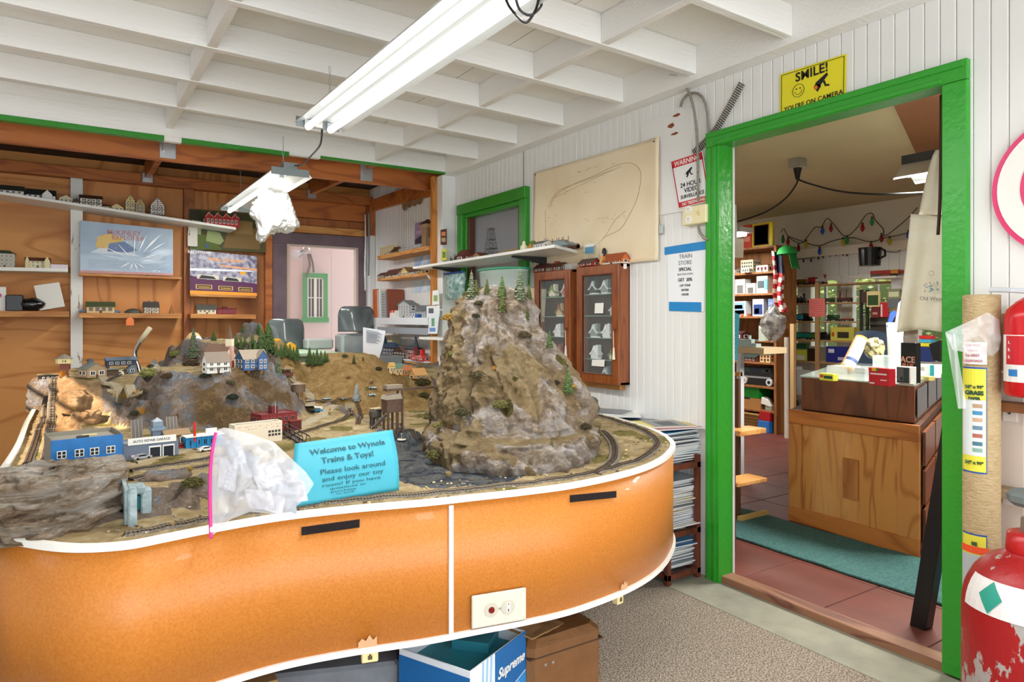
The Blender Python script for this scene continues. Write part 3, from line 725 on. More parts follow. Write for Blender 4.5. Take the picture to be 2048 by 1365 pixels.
RT=rockmat('layered_tunnel_rock',[(.32,hx('5a4636')),(.41,hx('9c8268')),(.48,hx('c8b096')),(.57,hx('eadfd0')),(.70,hx('b8acb0'))],7,1.0,(1,1,4.5))
cR=onZ(135,985,ZT)
strata_rock('front_tunnel_rock',(-.035,2.095,ZT-.01),.172,.165,.160,layout,RT,3,.26,nu=220,nv=90,cut=.125,amp=1.35)
# masonry portal + blue card behind
b=MB().m(mat('pale_blue_stone',hx('a4b6b8'),.8,var=(30,hx('74858a'),.2),bump=(60,.6)))
b.bevbox(.118,.138,1.91,1.955,ZT,.80,.004).bevbox(.150,.175,1.97,2.01,ZT,.785,.004).bevbox(.12,.16,1.96,2.02,.775,.795,.004).box(.112,.12,1.93,2.15,ZT,.80)
b.m(hexc('3fa6b5')).box(.145,.150,1.99,2.08,ZT,.765);b.build('tunnel_portal',layout,w=True)
strata_rock('embankment_rock',tuple(onZ(320,1010,ZT+.005)),.085,.06,.085,layout,ROCKB,5,.5,70,30,amp=.8)
strata_rock('ledge_rock',(MCX-wx*.35-ux*.02,MCY-wy*.35-uy*.02,ZT-.01),.20,.13,.06,layout,MR,8,.35,90,24,amp=.6) if False else None
p=hit(105,815,False)
strata_rock('back_tunnel_rock',(-.09,4.80,ZT-.01),.12,.14,.19,layout,ROCKB,9,.35,80,34,amp=.6)
b=MB().m(BLACK);b.frus((-.085,4.62,ZT+.045),(-.085,4.70,ZT+.045),.05,.05,16);b.build('tunnel_mouth_shade',layout,w=True)  # solid black disc, the tunnel's inner shade painted on
strata_rock('orange_rock',tuple(hit(150,815,False)-Vector((0,0,.02))),.07,.10,.10,layout,TANR,14,.5,70,30,amp=.7)
strata_rock('orange_rock',tuple(hit(170,845,False)-Vector((0,0,.02))),.06,.07,.06,layout,TANR,17,.5,70,30,amp=.7)
p=Vector((2.34,3.15,ZT));strata_rock('grey_portal_rock',tuple(onZ(1178,832,ZT-.01)),.045,.06,.10,layout,rockmat('grey_plaster',[(.3,hx('6d747a')),(.5,hx('9aa1a5')),(.7,hx('c2c6c8'))],14,.9),21,.4,60,26,amp=.5)

# ---- tracks and roads
TIE=hexc('4a3a2e',.9);RAIL=mat('weathered_rail',hx('8d7f6c'),.4,.6);BAL=mat('grey_ballast',hx('9a9284'),.95,var=(220,hx('6a6257'),.15),bump=(300,.8))
ROAD=mat('tan_grey_road',hx('a89e86'),.9,var=(20,hx('97896d'),.2),bump=(120,.2))
def strip(b,pts,w,lift,zf=None,n_=1):
    """ribbon that follows the land"""
    zf=zf or ground;vs=[];N=len(pts)
    for i,p in enumerate(pts):
        a=Vector(pts[max(i-1,0)]);c=Vector(pts[min(i+1,N-1)]);t=(c-a).normalized();nn=Vector((-t.y,t.x))
        z=max(zf(*(Vector(p)+nn*k*w/2)) for k in (-1,0,1))+lift
        for k in (-.5,.5): q=Vector(p)+nn*k*w;vs.append((q.x,q.y,z))
        for k in (.5,-.5): q=Vector(p)+nn*k*w*1.3;vs.append((q.x,q.y,z-.012))
    fs=[]
    for i in range(N-1):
        o=i*4
        for k in range(4): fs.append((o+k,o+(k+1) % 4,o+4+(k+1) % 4,o+4+k))
    return b.add(vs,fs)
def resample(P_,step):
    out=[Vector(P_[0])];acc=0
    for a,c in zip(P_,P_[1:]):
        a,c=Vector(a),Vector(c);L_=(c-a).length;
        while acc+L_ >= step and L_ > 0:
            t=(step-acc)/L_;a=a.lerp(c,t);out.append(a);L_=(c-a).length;acc=0
        acc += L_
    return out
def track(pts,gauge=.0125,lift=.004,name='track',zf=None,bal=.030):
    pts=resample(catmull([tuple(p[:2]) for p in pts],10,False),.009)
    b=MB()
    if bal: b.m(BAL);strip(b,pts,bal,lift,zf)
    zf2=zf or ground;zs=[]
    for i,p in enumerate(pts):
        t=(pts[min(i+1,len(pts)-1)]-pts[max(i-1,0)]).normalized();nn=Vector((-t.y,t.x));ww=bal or gauge*1.6
        z=max(zf2(*(p+nn*k*ww/2)) for k in (-1,0,1))+lift+.0005;zs.append(z)
        b.m(TIE);b.bx((p.x,p.y,z+.001),(.004,gauge*1.75,.002),atan2(t.y,t.x))
    for sgn in (-.5,.5):
        rp=[]
        for i,p in enumerate(pts):
            t=(pts[min(i+1,len(pts)-1)]-pts[max(i-1,0)]).normalized();nn=Vector((-t.y,t.x));q=p+nn*sgn*gauge;rp.append((q.x,q.y,zs[i]+.0034))
        b.m(RAIL);b.tube(rp,.0011,4)
    return b.build(name,layout,w=True,rec=False)
off=outline_off(-.062);off2=outline_off(-.10)
n_o=len(OUT)
i0=min(range(n_o),key=lambda i: (OUT[i][0]-.1)**2+(OUT[i][1]-1.80)**2);i1=min(range(n_o),key=lambda i: (OUT[i][0]-2.46)**2+(OUT[i][1]-3.3)**2)
track(off[i0:i1:4],name='outer_track')
pz=lambda L_: [tuple(onZ(x,y,ZT)) for x,y in L_]
track(pz([(1190,955),(1225,930),(1230,905),(1222,885),(1205,868)]),name='inner_curve_track',bal=.04)
iL=min(range(n_o),key=lambda i: (OUT[i][0]+.18)**2+(OUT[i][1]-4.3)**2)
track([(-.125,2.30),(-.13,2.8),(-.125,3.4),(-.12,4.0),(-.10,4.6)],name='left_edge_track')
track([(-.075,2.6),(-.078,3.2),(-.07,3.8),(-.075,4.6)],name='left_edge_track')
ph=lambda L_: [tuple(q) for q in (hit(x,y,False) for x,y in L_) if q is not None]
track(ph([(262,962),(340,948),(420,934),(500,920)]),name='town_track',bal=.026)
track(ph([(262,944),(340,932),(420,918),(500,905)]),name='town_track',bal=.022)
track(ph([(560,880),(640,856),(690,838),(700,822),(670,808),(612,806)]),name='junction_track',bal=0)
track(ph([(612,800),(680,806),(720,826),(716,850)]),name='junction_track',bal=0)
track(ph([(800,850),(826,868),(850,886),(872,905)]),name='mine_track',bal=0)
track(ph([(210,770),(235,755),(255,740),(290,727)]),name='hill_track',bal=.02)
for L_,w_ in (([(200,752),(212,765),(235,780),(262,787),(300,786)],.035),([(700,808),(665,815),(640,835),(580,862)],.05),([(575,740),(590,770),(620,795),(618,830)],.04),([(385,895),(330,912),(262,925)],.05),([(430,885),(385,900)],.05)):
    b=MB().m(ROAD);pp=ph(L_)
    if len(pp) > 2:
        strip(b,resample(catmull([p[:2] for p in pp],8,False),.02),w_,.003);b.build('road',layout,w=True)
    elif len(pp) == 2: strip(b,resample([Vector(p[:2]) for p in pp],.02),w_,.003);b.build('road',layout,w=True)
b=MB().m(mat('blue_river',hx('47627f'),.1));cz=onZ(822,960,ZT);b.ext([(cz.x+.10*cos(a)*(.9+.3*sin(3*a)),cz.y+.05*sin(a)) for a in [k*2*pi/24 for k in range(24)]],ZT-.035,ZT-.012,'z');b.build('river',layout,w=True)
b=MB().m(hexc('cdb98e',.9))
rnd=random.Random(12)
for i in range(260):
    q=OUT[rnd.randrange(i0,i1)];k=rnd.uniform(.02,.2);x,y=q[0]+rnd.uniform(-.02,.02)*1,q[1]+k;
    if not pip(x,y,IN): continue
    s=rnd.uniform(.002,.006);z=ground(x,y);b.m(hexc(rnd.choice(['cdb98e','5a4a36','8f8a80','b9b0a2','6b5a3e']),.9));b.bx((x,y,z+s*.3),(s*rnd.uniform(1,2.6),s,s*.8),rnd.uniform(0,3),rnd.uniform(0,1))
q=b.build('loose_gravel',layout,w=True);q['kind']='stuff'
# ================================================================ trees, shrubs, small buildings on the layout
rnd=random.Random(21)
FOL={'g': mat('pine_green',hx('728a4c'),.9,var=(60,hx('3a5030'),.2)),'d': mat('dark_pine_green',hx('3f5238'),.9,var=(60,hx('8a9072'),.12)),'o': mat('olive_pine',hx('6f7440'),.9,var=(60,hx('454d25'),.2)),'s': mat('snowy_pine',hx('e8eef2'),.9,var=(70,hx('33453c'),.06))}
TRUNK=hexc('4b3523',.9)
def conifer(key,seed,layers=12,n=14,r=.20):
    rr=random.Random(seed);t=thing('model_pine_tree','x','tree')
    b=MB().m(FOL[key])
    for L_ in range(layers):
        f=L_/layers;z=.10+.84*f;R_=r*(1-f)**.8*(1+rr.uniform(-.08,.08))+.012
        for k in range(n):
            a=2*pi*(k+rr.uniform(-.3,.3))/n;q=R_*rr.uniform(.7,1.1);w_=.045+.05*(1-f);dz_=-.045-.05*(1-f)
            ca,sa=cos(a),sin(a)
            b.add([(0,0,z+.055),(q*.62*ca-w_*sa,q*.62*sa+w_*ca,z+dz_*.3),(q*ca,q*sa,z+dz_),(q*.62*ca+w_*sa,q*.62*sa-w_*ca,z+dz_*.3),(0,0,z-.02)],[(0,1,2),(0,2,3),(4,2,1),(4,3,2)])
    b.frus((0,0,.80),(0,0,1.0),.03,.002,6)
    b.build('foliage',t,rec=False);MB().m(TRUNK).frus((0,0,-.03),(0,0,.5),.022,.015,6).build('trunk',t);return t
PROT={}
for k,key in enumerate(('g','g','o','d')): PROT[k]=conifer(key,30+k,r=.25 if k != 3 else .22)
used=set()
def tree(k,p,h,label,group=None,rz=None):
    rz=rnd.uniform(0,6) if rz is None else rz
    if k in used: o=dup(PROT[k],p,rz,label,group,h)
    else:
        o=PROT[k];used.add(k);o.location=p;o.rotation_euler=(0,0,rz);o.scale=(h,)*3;o['label']=label
        if group: o['group']=group
    return o
def treepx(px,py,top,k,label,group=None,mtn=True):
    p=hit(px,py,mtn)
    if p is None: return
    tree(k,p,sz(p,py-top),label,group)
# dense stand on the ridge behind the church
fw=[(398,668,22),(408,672,24),(418,676,24),(428,682,25),(372,672,24),(438,672,30),(446,668,28),(456,664,26),(467,668,20),(472,692,26),(482,698,28),(490,690,20),(500,702,22),(510,706,28),(522,700,46),(528,706,44),(536,700,60),(517,668,26),(545,708,32),(553,712,26),(562,716,30),(571,714,36),(580,718,32),(587,722,30),(594,722,34),(541,690,40),(420,662,24),(463,676,28),(432,664,26),(505,690,26)]
for x,y,h in fw: treepx(x,y,y-h,0 if (x*7) % 3 else 1,'small green model pine in the crowded stand on the ridge behind the church','pines on the ridge behind the church')
fw2=[(612,724,26),(619,730,38),(627,732,30),(634,730,34),(642,730,30),(650,724,24),(655,724,18),(606,722,20)]
for x,y,h in fw2: treepx(x,y,y-h,0,'small green model pine in the row between the ridge and the brown hill','pines between ridge and brown hill')
for x,y,top,k,lab in ((387,716,655,3,'tall dark model pine at the left end of the ridge, beside the church'),(557,750,710,3,'dark model pine standing alone right of the blue farmhouse'),(486,666,645,1,'tiny pine on the rocky ridge peak'),(530,662,642,1,'small pine just right of the rocky ridge peak'),
    (708,728,708,2,'short olive pine on top of the brown hill'),(726,722,712,2,'tiny olive pine on the right shoulder of the brown hill'),(792,722,706,2,'small green pine in front of the yellow cabins')):
    treepx(x,y,top,k,lab)
FT=[(943,590,533,3,'tall frosted pine at the left corner of the mountain top'),(952,585,550,2,'shorter olive pine beside the frosted one on the mountain top'),(974,580,548,2,'small slim pine on the mountain top, left of centre'),(1004,588,542,0,'full green pine at the centre of the mountain top'),(1004,616,572,2,'olive pine just below the mountain top, in front of the central pine'),(1040,592,528,3,'tallest frosted pine on the right of the mountain top'),(1058,590,560,2,'slim pine at the right rim of the mountain top'),(1087,608,575,2,'leaning olive pine on the right shoulder of the mountain'),(1052,632,594,2,'narrow pine on the slope below the tallest frosted pine'),(1099,688,652,0,'green pine halfway down the right face of the mountain'),(1136,778,727,0,'green pine low on the right flank of the mountain'),(882,684,653,3,'dark pine clinging to the left edge of the mountain'),(1128,690,676,2,'little shrub-like pine on the right edge of the mountain'),(1104,886,868,2,'tiny olive pine on the mountain ledge')]
for x,y,top,k,lab in FT:
    p=hit(x,y+4)
    if p is not None and p.z > .75: tree(k,p-Vector((0,0,.01)),sz(p,y-top)*1.05,lab)
t=conifer('s',77,13,16,.25);p=hit(713,803,False);t.location=p;t.scale=(sz(p,38),)*3;t['label']='snow flocked model pine at the foot of the brown hill'
# shrubs
def shrub_mesh(col,seed,loose=False):
    rr=random.Random(seed);b=MB().m(mat('shrub_'+col,hx(col),.95,var=(90,tuple(c*.55 for c in hx(col)),.15)))
    for i in range(260 if not loose else 150):
        th=rr.uniform(0,2*pi);z=rr.uniform(-.2,1);r=math.sqrt(max(0,1-z*z))*rr.uniform(.5,1);p=Vector((r*cos(th),r*sin(th),z*.75))
        if loose:
            d=Vector((p.x*.8,p.y*.8,.9+rr.random()*.5))*rr.uniform(.5,.9);w_=Vector((-d.y,d.x,0)).normalized()*.035
            b.add([p*.25-w_,p*.25+w_,p*.25+d],[(0,1,2)])
        else:
            s=rr.uniform(.09,.17);M=Matrix.Translation(p) @ Matrix.Rotation(rr.uniform(0,6),4,'Z') @ Matrix.Rotation(rr.uniform(0,3),4,'Y')
            b.add([M @ Vector(v) for v in ((-s,0,0),(0,-s,0),(s,0,0),(0,s,0),(0,0,s))],[(0,1,4),(1,2,4),(2,3,4),(3,0,4),(0,3,2,1)])
    b.lathe([(.05,-.4),(.6,-.1),(.7,.2),(.45,.5),(.02,.62)],n=10) if not loose else None
    return b
SM={}
def shrub(px,py,w_,col,label,loose=False,mtn=True,up=.4):
    p=hit(px,py,mtn)
    if p is None: return
    key=(col,loose)
    if key not in SM: SM[key]=shrub_mesh(col,len(SM)+3,loose).build('shrub',origin=(0,0,0),rec=False);o=SM[key]
    else: o=SM[key].copy();C.objects.link(o)
    s=sz(p,w_)/2;o.location=p+Vector((0,0,s*up*.3));o.scale=(s,s,s*.8);o.rotation_euler=(0,0,rnd.uniform(0,6))
    if loose: o.name='grass_tuft'
    tag(o,label,'shrub' if not loose else 'grass')
for a in [(382,732,34,'5c4a36','round brown shrub left of the white farmhouse'),(412,755,24,'3c3f30','dark shrub on the bluff edge below the white farmhouse'),(487,735,26,'4c4335','dark shrub in front of the blue farmhouse'),(465,798,26,'2f3a2c','dark green bush growing from the rock face'),(302,735,16,'4d4a2c','dark olive bush beside the hill road'),(352,712,26,'8e9550','light green shrub on the slope left of the ridge'),(300,752,42,'9b9a58','pale green spreading shrub beside the hill railway'),(335,756,26,'574530','brown shrub right of the pale green one'),(270,830,22,'4c4a30','dark bush behind the blue storefront building'),(460,768,18,'5a5236','brown bush on the upper rock face'),(900,640,34,'a8833a','golden shrub on the left shoulder of the mountain'),(880,662,30,'5f5c30','olive shrub under the golden shrub on the mountain'),(903,712,22,'78783a','yellow green moss clump low on the mountain left side'),(958,610,22,'4d4428','dark brown clump below the mountain top'),(952,635,20,'453d26','dark clump in the upper left gully of the mountain'),(1048,675,32,'55492f','brown shrub at the middle of the mountain face'),(990,740,20,'c08a3a','orange shrub at the centre of the mountain'),(925,830,34,'4e4a2d','dark shrub at the left foot of the mountain'),(1000,815,38,'6f6a38','olive shrub on the pale rock near the ledge'),(955,755,34,'5a4f33','long dark shrub on the left face of the mountain'),(1112,768,20,'40362a','black brown shrub at the lower right of the mountain face'),(1170,858,30,'4a4028','brown shrub at the right foot of the mountain'),(1148,775,12,'c99a3e','tiny yellow shrub by the low right pine'),(860,838,30,'6b6036','olive shrub where the mountain meets the brown slope'),(880,855,30,'8a7f45','yellow olive shrub beside the river gorge'),(845,770,34,'554c2c','dark shrub by the mine chute'),(848,795,26,'5b522e','brown shrub under the mine chute'),(872,915,40,'6b6636','large moss clump at the edge of the gorge'),(385,972,44,'5f5a2c','mossy bush on the front embankment, left of the plastic bag'),(280,995,34,'5c5830','moss clump over the tunnel portal'),(690,714,14,'6f6c3a','small olive clump on top of the brown hill'),(757,740,16,'51442c','dark scrub at the right end of the brown hill')]:
    shrub(*a)
for a in [(125,755,32,'d9983a','orange grass tuft behind the black station roof'),(150,822,18,'d8a24a','orange grass tuft on the sunlit rock'),(285,830,34,'d9a548','tall golden grass tuft at the foot of the bluff'),(250,800,40,'c4a050','golden dry grass on the left slope'),(275,795,30,'cfa348','golden grass beside the rock bluff'),(497,748,22,'d8a040','orange grass tuft on the bluff edge'),(523,750,26,'d5b476','straw coloured grass by the bluff edge'),(580,735,18,'d0a050','orange grass near the ridge road'),(708,830,10,'d98a3a','small orange plant in the rail yard'),(660,822,10,'e08a40','small orange plant beside the road'),(380,945,28,'d2b26a','straw tuft above the front embankment'),(345,1055,24,'cbb07a','straw tuft beside the outer track, left part'),(897,955,26,'d1b57c','straw tuft at the foot of the ledge rock'),(260,780,16,'b89a4e','dry tuft by the hill road bend'),(1055,968,8,'d6c08a','tiny straw stalk beside the outer track near the mountain'),(660,830,18,'d9c48a','straw patch in the middle of the junction'),(690,800,10,'ccb070','short straw tuft behind the junction')]:
    shrub(*a[:5],loose=True)

# ---- model buildings -------------------------------------------------
WIN=hexc('2a2f36',.2);WINF=hexc('f4f1e8')
def wallwin(b,x0,x1,z0,z1,yf,nx_,nz_,fr=WINF,pane=WIN,face='y-',fs=.3):
    for i in range(nx_):
        for j in range(nz_):
            cx=x0+(i+.5)*(x1-x0)/nx_;cz=z0+(j+.5)*(z1-z0)/nz_;w_=(x1-x0)/nx_*fs;h_=(z1-z0)/nz_*fs*1.05;e=.012*max(w_,.02)*8
            if face == 'y-': b.m(fr).box(cx-w_,cx+w_,yf-e,yf,cz-h_,cz+h_);b.m(pane).box(cx-w_*.72,cx+w_*.72,yf-e*1.4,yf-e*.9,cz-h_*.78,cz+h_*.78);b.m(fr).box(cx-w_*.08,cx+w_*.08,yf-e*1.8,yf-e*.9,cz-h_*.78,cz+h_*.78)
            else:
                s=1 if face == 'x+' else -1;a,c=sorted((yf,yf+s*e));b.m(fr).box(a,c,cx-w_,cx+w_,cz-h_,cz+h_);a,c=sorted((yf+s*e*.9,yf+s*e*1.4));b.m(pane).box(a,c,cx-w_*.72,cx+w_*.72,cz-h_*.78,cz+h_*.78)
    return b
def winparts(t,x0,x1,z0,z1,yf,nx_,nz_,fr=WINF,face='y-'):
    W_,H_=(x1-x0)/nx_,(z1-z0)/nz_;o=wallwin(MB(),-W_/2,W_/2,-H_/2,H_/2,0,1,1,fr,WIN,face).build('window',t)
    for i in range(nx_):
        for j in range(nz_):
            if i+j: o=o.copy();C.objects.link(o);o.parent=t
            u,z=x0+(i+.5)*W_,z0+(j+.5)*H_;o.location=(u,yf,z) if face == 'y-' else (yf,u,z)
def house(name,label,loc,rz,w_,d,h,rh=0,wall='e8e0cc',roof='4a4038',win=(3,1),kind='gable',cat='model building',chim=None,timber=None,base=None,door='5a3a28',group=None,side=True,extra=None,frame=None):
    """model house, front towards local -y; gable ridge along x, 'cross' ridge along y"""
    t=thing(name,label,cat,loc,rz,group);W2,D2=w_/2,d/2;WM=hexc(wall,.8);RM=hexc(roof,.8)
    b=MB().m(WM)
    if kind == 'gable' and rh: b.ext([(-D2,0),(D2,0),(D2,h),(0,h+rh),(-D2,h)],-W2,W2,'x')
    elif kind == 'cross' and rh: b.ext([(-W2,0),(W2,0),(W2,h),(0,h+rh),(-W2,h)],-D2,D2,'y')
    elif kind == 'step':
        n=4;pts=[(-W2,0),(W2,0),(W2,h)]
        for i in range(n): xx=W2*(1-(i+1)/(n+.5));pts += [(W2*(1-i/(n+.5)),h+rh*(i+1)/n*.99),(xx,h+rh*(i+1)/n)]
        b.ext(pts+[(-x,z) for x,z in pts[::-1][:-2]],-D2,D2,'y')
    else: b.box(-W2,W2,-D2,D2,0,h)
    if base: b.m(hexc(base)).box(-W2*1.02,W2*1.02,-D2*1.02,D2*1.02,0,h*.18)
    wl=b.build('walls',t)
    b=MB().m(RM);e=.06*w_;th=max(.0012,.035*h)
    if kind == 'gable' and rh:
        for s in (-1,1):
            b.ext([(s*(D2+e),h-rh*e/D2),(0,h+rh),(0,h+rh+th*1.3),(s*(D2+e),h-rh*e/D2+th)],-W2-e*.6,W2+e*.6,'x')
    elif kind == 'cross' and rh:
        for s in (-1,1): b.ext([(s*(W2+e),h-rh*e/W2),(0,h+rh),(0,h+rh+th*1.3),(s*(W2+e),h-rh*e/W2+th)],-D2-e*.6,D2+e*.6,'y')
    elif kind == 'hip':
        b.add([(-W2-e,-D2-e,h),(W2+e,-D2-e,h),(W2+e,D2+e,h),(-W2-e,D2+e,h),(-W2*.45,0,h+rh),(W2*.45,0,h+rh)],[(0,3,2,1),(0,1,5,4),(2,3,4,5),(1,2,5),(3,0,4)])
    elif kind == 'step': b.ext([(-W2*.95,h*.95),(W2*.95,h*.95),(0,h+rh*.9)],-D2*.9,D2+e*.2,'y')
    else:
        b.box(-W2,W2,-D2,D2,h,h+th*.5);b.m(WM).box(-W2,W2,-D2-.0005,-D2+.06*d,h,h+th*2).box(-W2,W2,D2-.06*d,D2,h,h+th*2).box(-W2,-W2+.04*w_,-D2,D2,h,h+th*2).box(W2-.04*w_,W2,-D2,D2,h,h+th*2)
    rf_=b.build('roof',t)
    FR=hexc(frame) if frame else WINF
    nx_,nz_=win
    if nx_:
        winparts(wl,-W2*.92,W2*.92,h*.12,h*.95,-D2,nx_,nz_,FR)
        if side:
            for s_ in (1,-1): winparts(wl,-D2*.8,D2*.8,h*.12,h*.95,s_*W2,max(1,int(nx_*d/w_)),nz_,FR,'x+' if s_ > 0 else 'x-')
    if door: MB().m(hexc(door)).box(-W2*.09,W2*.09,-D2-.0022,-D2,0,h*.36/max(1,nz_**.6)).build('door',wl)
    if timber:
        b=MB().m(hexc(timber,.8));tw=.018*w_;yf=-D2-.0015
        for i in range(nx_+1): x=-W2+i*w_/max(1,nx_);b.box(x-tw,x+tw,yf,-D2,0,h)
        for j in range(nz_+1): z=h*j/max(1,nz_);b.box(-W2,W2,yf,-D2,z-tw if z > tw else 0,z+tw)
        if kind in ('cross',) and rh:
            for f in (.25,.5,.75): b.box(-W2*(1-f),W2*(1-f),yf,-D2,h+rh*f-tw,h+rh*f+tw)
            b.box(-tw,tw,yf,-D2,h,h+rh*.95)
        for i in range(nx_):
            for j in range(nz_):
                if (i+j) % 2 == 0: x=-W2+(i+.5)*w_/nx_;z=h*(j+.5)/nz_;b.bx((x,yf+.0005,z),(tw*1.2,.001,h/nz_*1.05),0,0,.5)
        b.build('timber_frame',t)
    if chim:
        for cx in chim: MB().m(hexc('7a4a3a')).box(cx*W2-.05*w_,cx*W2+.05*w_,-.03*w_,.05*w_,h+rh*.4,h+rh*1.25+th).build('chimney',rf_)
    if extra: extra(t,W2,D2,h,rh)
    return t
def onland(px,py,dzz=0): p=hit(px,py,False);return (p.x,p.y,p.z+dzz)
def wpx(p,n): return n*(p[0]*sin(YAW)+p[1]*cos(YAW))/FPX
def towards(p,off=0): return atan2(-p[0],p[1])*-1*0+(-atan2(p[0],p[1]))+off
# blue storefront building
a=onZ(102,952,.775);c=onZ(246,934,.775);rz=atan2(c.y-a.y,c.x-a.x);w_=(c-a).xy.length;mid=(a+c)/2;dpt=.15
cen=mid+Vector((-sin(rz),cos(rz),0))*dpt/2;hB=.108
t=thing('model_storefront','bright blue two-storey model storefront with grey flat roof at the left of town','model building',(cen.x,cen.y,.765),rz)
b=MB().m(mat('bright_blue_clapboard',hx('1c72b8'),.45,var=(30,hx('1863a3'),.2))).box(-w_/2,w_/2,-dpt/2,-dpt/2+.006,0,hB).m(hexc('8b8577')).box(-w_/2,-w_/2+.004,-dpt/2+.006,dpt/2,0,hB+.004).box(w_/2-.004,w_/2,-dpt/2+.006,dpt/2,0,hB+.004).box(-w_/2,w_/2,dpt/2-.004,dpt/2,0,hB+.004);b.build('walls',t)
MB().m(hexc('9a9488',.8)).box(-w_/2+.004,w_/2-.004,-dpt/2+.006,dpt/2-.004,hB-.014,hB-.008).m(hexc('d8cf9a')).box(.0,.04,.02,.04,hB-.008,hB-.006).m(DGREY).box(-.02,.012,-.015,-.010,hB-.008,hB-.002).build('roof',t)
for i,f in enumerate((-.36,-.12,.09,.32)):
    x=f*w_;z=hB*.60;b=MB().m(OFFW).box(x-.0115,x+.0115,-dpt/2-.002,-dpt/2,z-.010,z+.012).m(WIN)
    for k in (-.0055,.0055): b.box(x+k-.004,x+k+.004,-dpt/2-.0028,-dpt/2-.001,z-.008,z+.010)
    b.m(OFFW).box(x-.0115,x+.0115,-dpt/2-.0035,-dpt/2-.001,z,z+.0015);b.build('window',t)
b=MB().m(OFFW).box(-.18*w_,.5*w_,-dpt/2-.014,-dpt/2-.001,.026,.037).box(.4*w_,.5*w_,-dpt/2-.003,-dpt/2,0,.026).box(-.12*w_,-.06*w_,-dpt/2-.003,-dpt/2,0,.026).box(.1*w_,.2*w_,-dpt/2-.003,-dpt/2,0,.026).m(BLACK).box(-.22*w_,-.13*w_,-dpt/2-.0015,-dpt/2,0,.024).box(-.05*w_,.05*w_,-dpt/2-.0015,-dpt/2,0,.024);b.build('awning_and_shopfront',t)
# repair garage
p=onland(297,912);s=wpx(p,98)
def gar(t,W2,D2,h,rh):
    MB().m(OFFW).box(-W2*.85,W2*.9,-D2-.004,-D2,h*.98,h*1.42).build('sign_board',t)
    b=MB().m(OFFW)
    for x in (.12*W2,.62*W2): b.box(x-.02*0-W2*.22,x+W2*.22,-D2-.003,-D2,0,h*.80)
    b.m(WIN)
    for x in (.12*W2,.62*W2): b.box(x-W2*.18,x+W2*.18,-D2-.004,-D2,0,h*.70)
    b.build('garage_doors',t);text('AUTO REPAIR GARAGE',h*.24,DGREY,t,Matrix.Translation((0,-D2-.0045,h*1.2)) @ Matrix.Rotation(pi/2,4,'X'),sx=.9)
    MB().m(hexc('e6bcc4')).box(-W2*.75,-W2*.6,-D2-.012,-D2-.009,0,h*.35).build('pink_sign',t)
house('model_garage','blue grey model repair garage with white roof sign and two bays',p,rz-.02,s,s*.55,s*.30,0,'6f7a8c','8b8f95',(0,0),'flat',extra=gar,door=None)
# coal tower, brown shed, diner
p=onland(318,898);s=wpx(p,22)
t=thing('model_water_tower','slim grey blue model tower rising behind the repair garage','model building',(p[0],p[1]+.06,p[2]),rz)
MB().m(hexc('75869a')).box(-s*.45,s*.45,-s*.45,s*.45,0,s*1.9).build('shaft',t);MB().m(hexc('8497a8')).box(-s*.6,s*.6,-s*.6,s*.6,s*1.5,s*1.75).box(-s*.4,s*.4,-s*.4,s*.4,s*1.9,s*2.3).build('cabin',t)
MB().m(hexc('aab4bc')).frus((0,0,s*2.3),(0,0,s*2.65),s*.62,s*.02,4,ph=pi/4).build('roof',t)
for k,sx_ in enumerate((-1,1)):
    b=MB().m(hexc('6b6560'));b.bx((sx_*s*1.5,s*.9,s*1.4),(s*.9,.002,s*2.2),0,-.25);b.m(hexc('a89c8c'))
    for i in range(4): b.bx((sx_*s*1.5-s*.45+i*s*.3,s*.88,s*1.4),(s*.05,.003,s*2.2),0,-.25)
    b.build('lattice_panel',t)
p=onland(352,893);house('model_shed','brown model shed with tan gabled roof between garage and diner',(p[0],p[1]+.02,p[2]),rz,wpx(p,46),wpx(p,34),wpx(p,24),wpx(p,8),'8f6c4a','9b8060',(2,1))
p=onland(406,893);s=wpx(p,70)
def din(t,W2,D2,h,rh):
    b=MB().m(hexc('1e8fd0'))
    for i in range(8): x=-W2+i*W2*2/7;b.box(x-.0015,x+.0015,-D2-.004,-D2,0,h)
    b.m(OFFW).box(-W2*1.05,W2*1.05,-D2-.008,D2,h,h*1.08);b.build('columns',t)
    b=MB().m(hexc('c8261c')).box(-W2*.62,-W2*.5,-D2-.003,-D2+.003,h*.6,h*2.3);b.build('pole_sign',t);MB().m(OFFW).box(W2*.15,W2*.75,-.002,.002,h*1.1,h*1.55).build('roof_sign',t)
house('model_diner','bright blue model diner with glass front and tall red pole sign',p,rz,s,s*.4,s*.32,0,'2a84b8','d9dcdc',(5,1),'flat',door=None,extra=din,frame='1e8fd0')
# cream advertising backdrop building, dark red hotel
a=onZ(466,878,.775);c=onZ(559,876,.775)
p=onland(512,886);s=wpx(p,96)
def adv(t,W2,D2,h,rh):
    rr=random.Random(4);b=MB().m(hexc('b98a76'))
    for i in range(46):
        x=rr.uniform(-W2*.9,W2*.95);z=h*(.92-.13*int(rr.random()*2))+rr.uniform(-.001,.001);b.box(x,x+rr.uniform(.001,.004),-D2-.0008,-D2,z-.0008,z+.0008)
    b.m(hexc('3c3a36'))
    for i in range(4):
        for j in range(2): x=W2*.40+i*W2*.14;z=h*.5-j*h*.18;b.box(x,x+W2*.1,-D2-.0008,-D2,z,z+h*.12)
    b.build('sign_lettering_and_windows',t)
house('model_warehouse','long cream model warehouse front with faded painted lettering beside the bag',p,rz+.05,s,s*.3,s*.40,0,'e9ddc6','9b9284',(0,0),'flat',extra=adv,door=None)
p=onland(548,862);s=wpx(p,76)
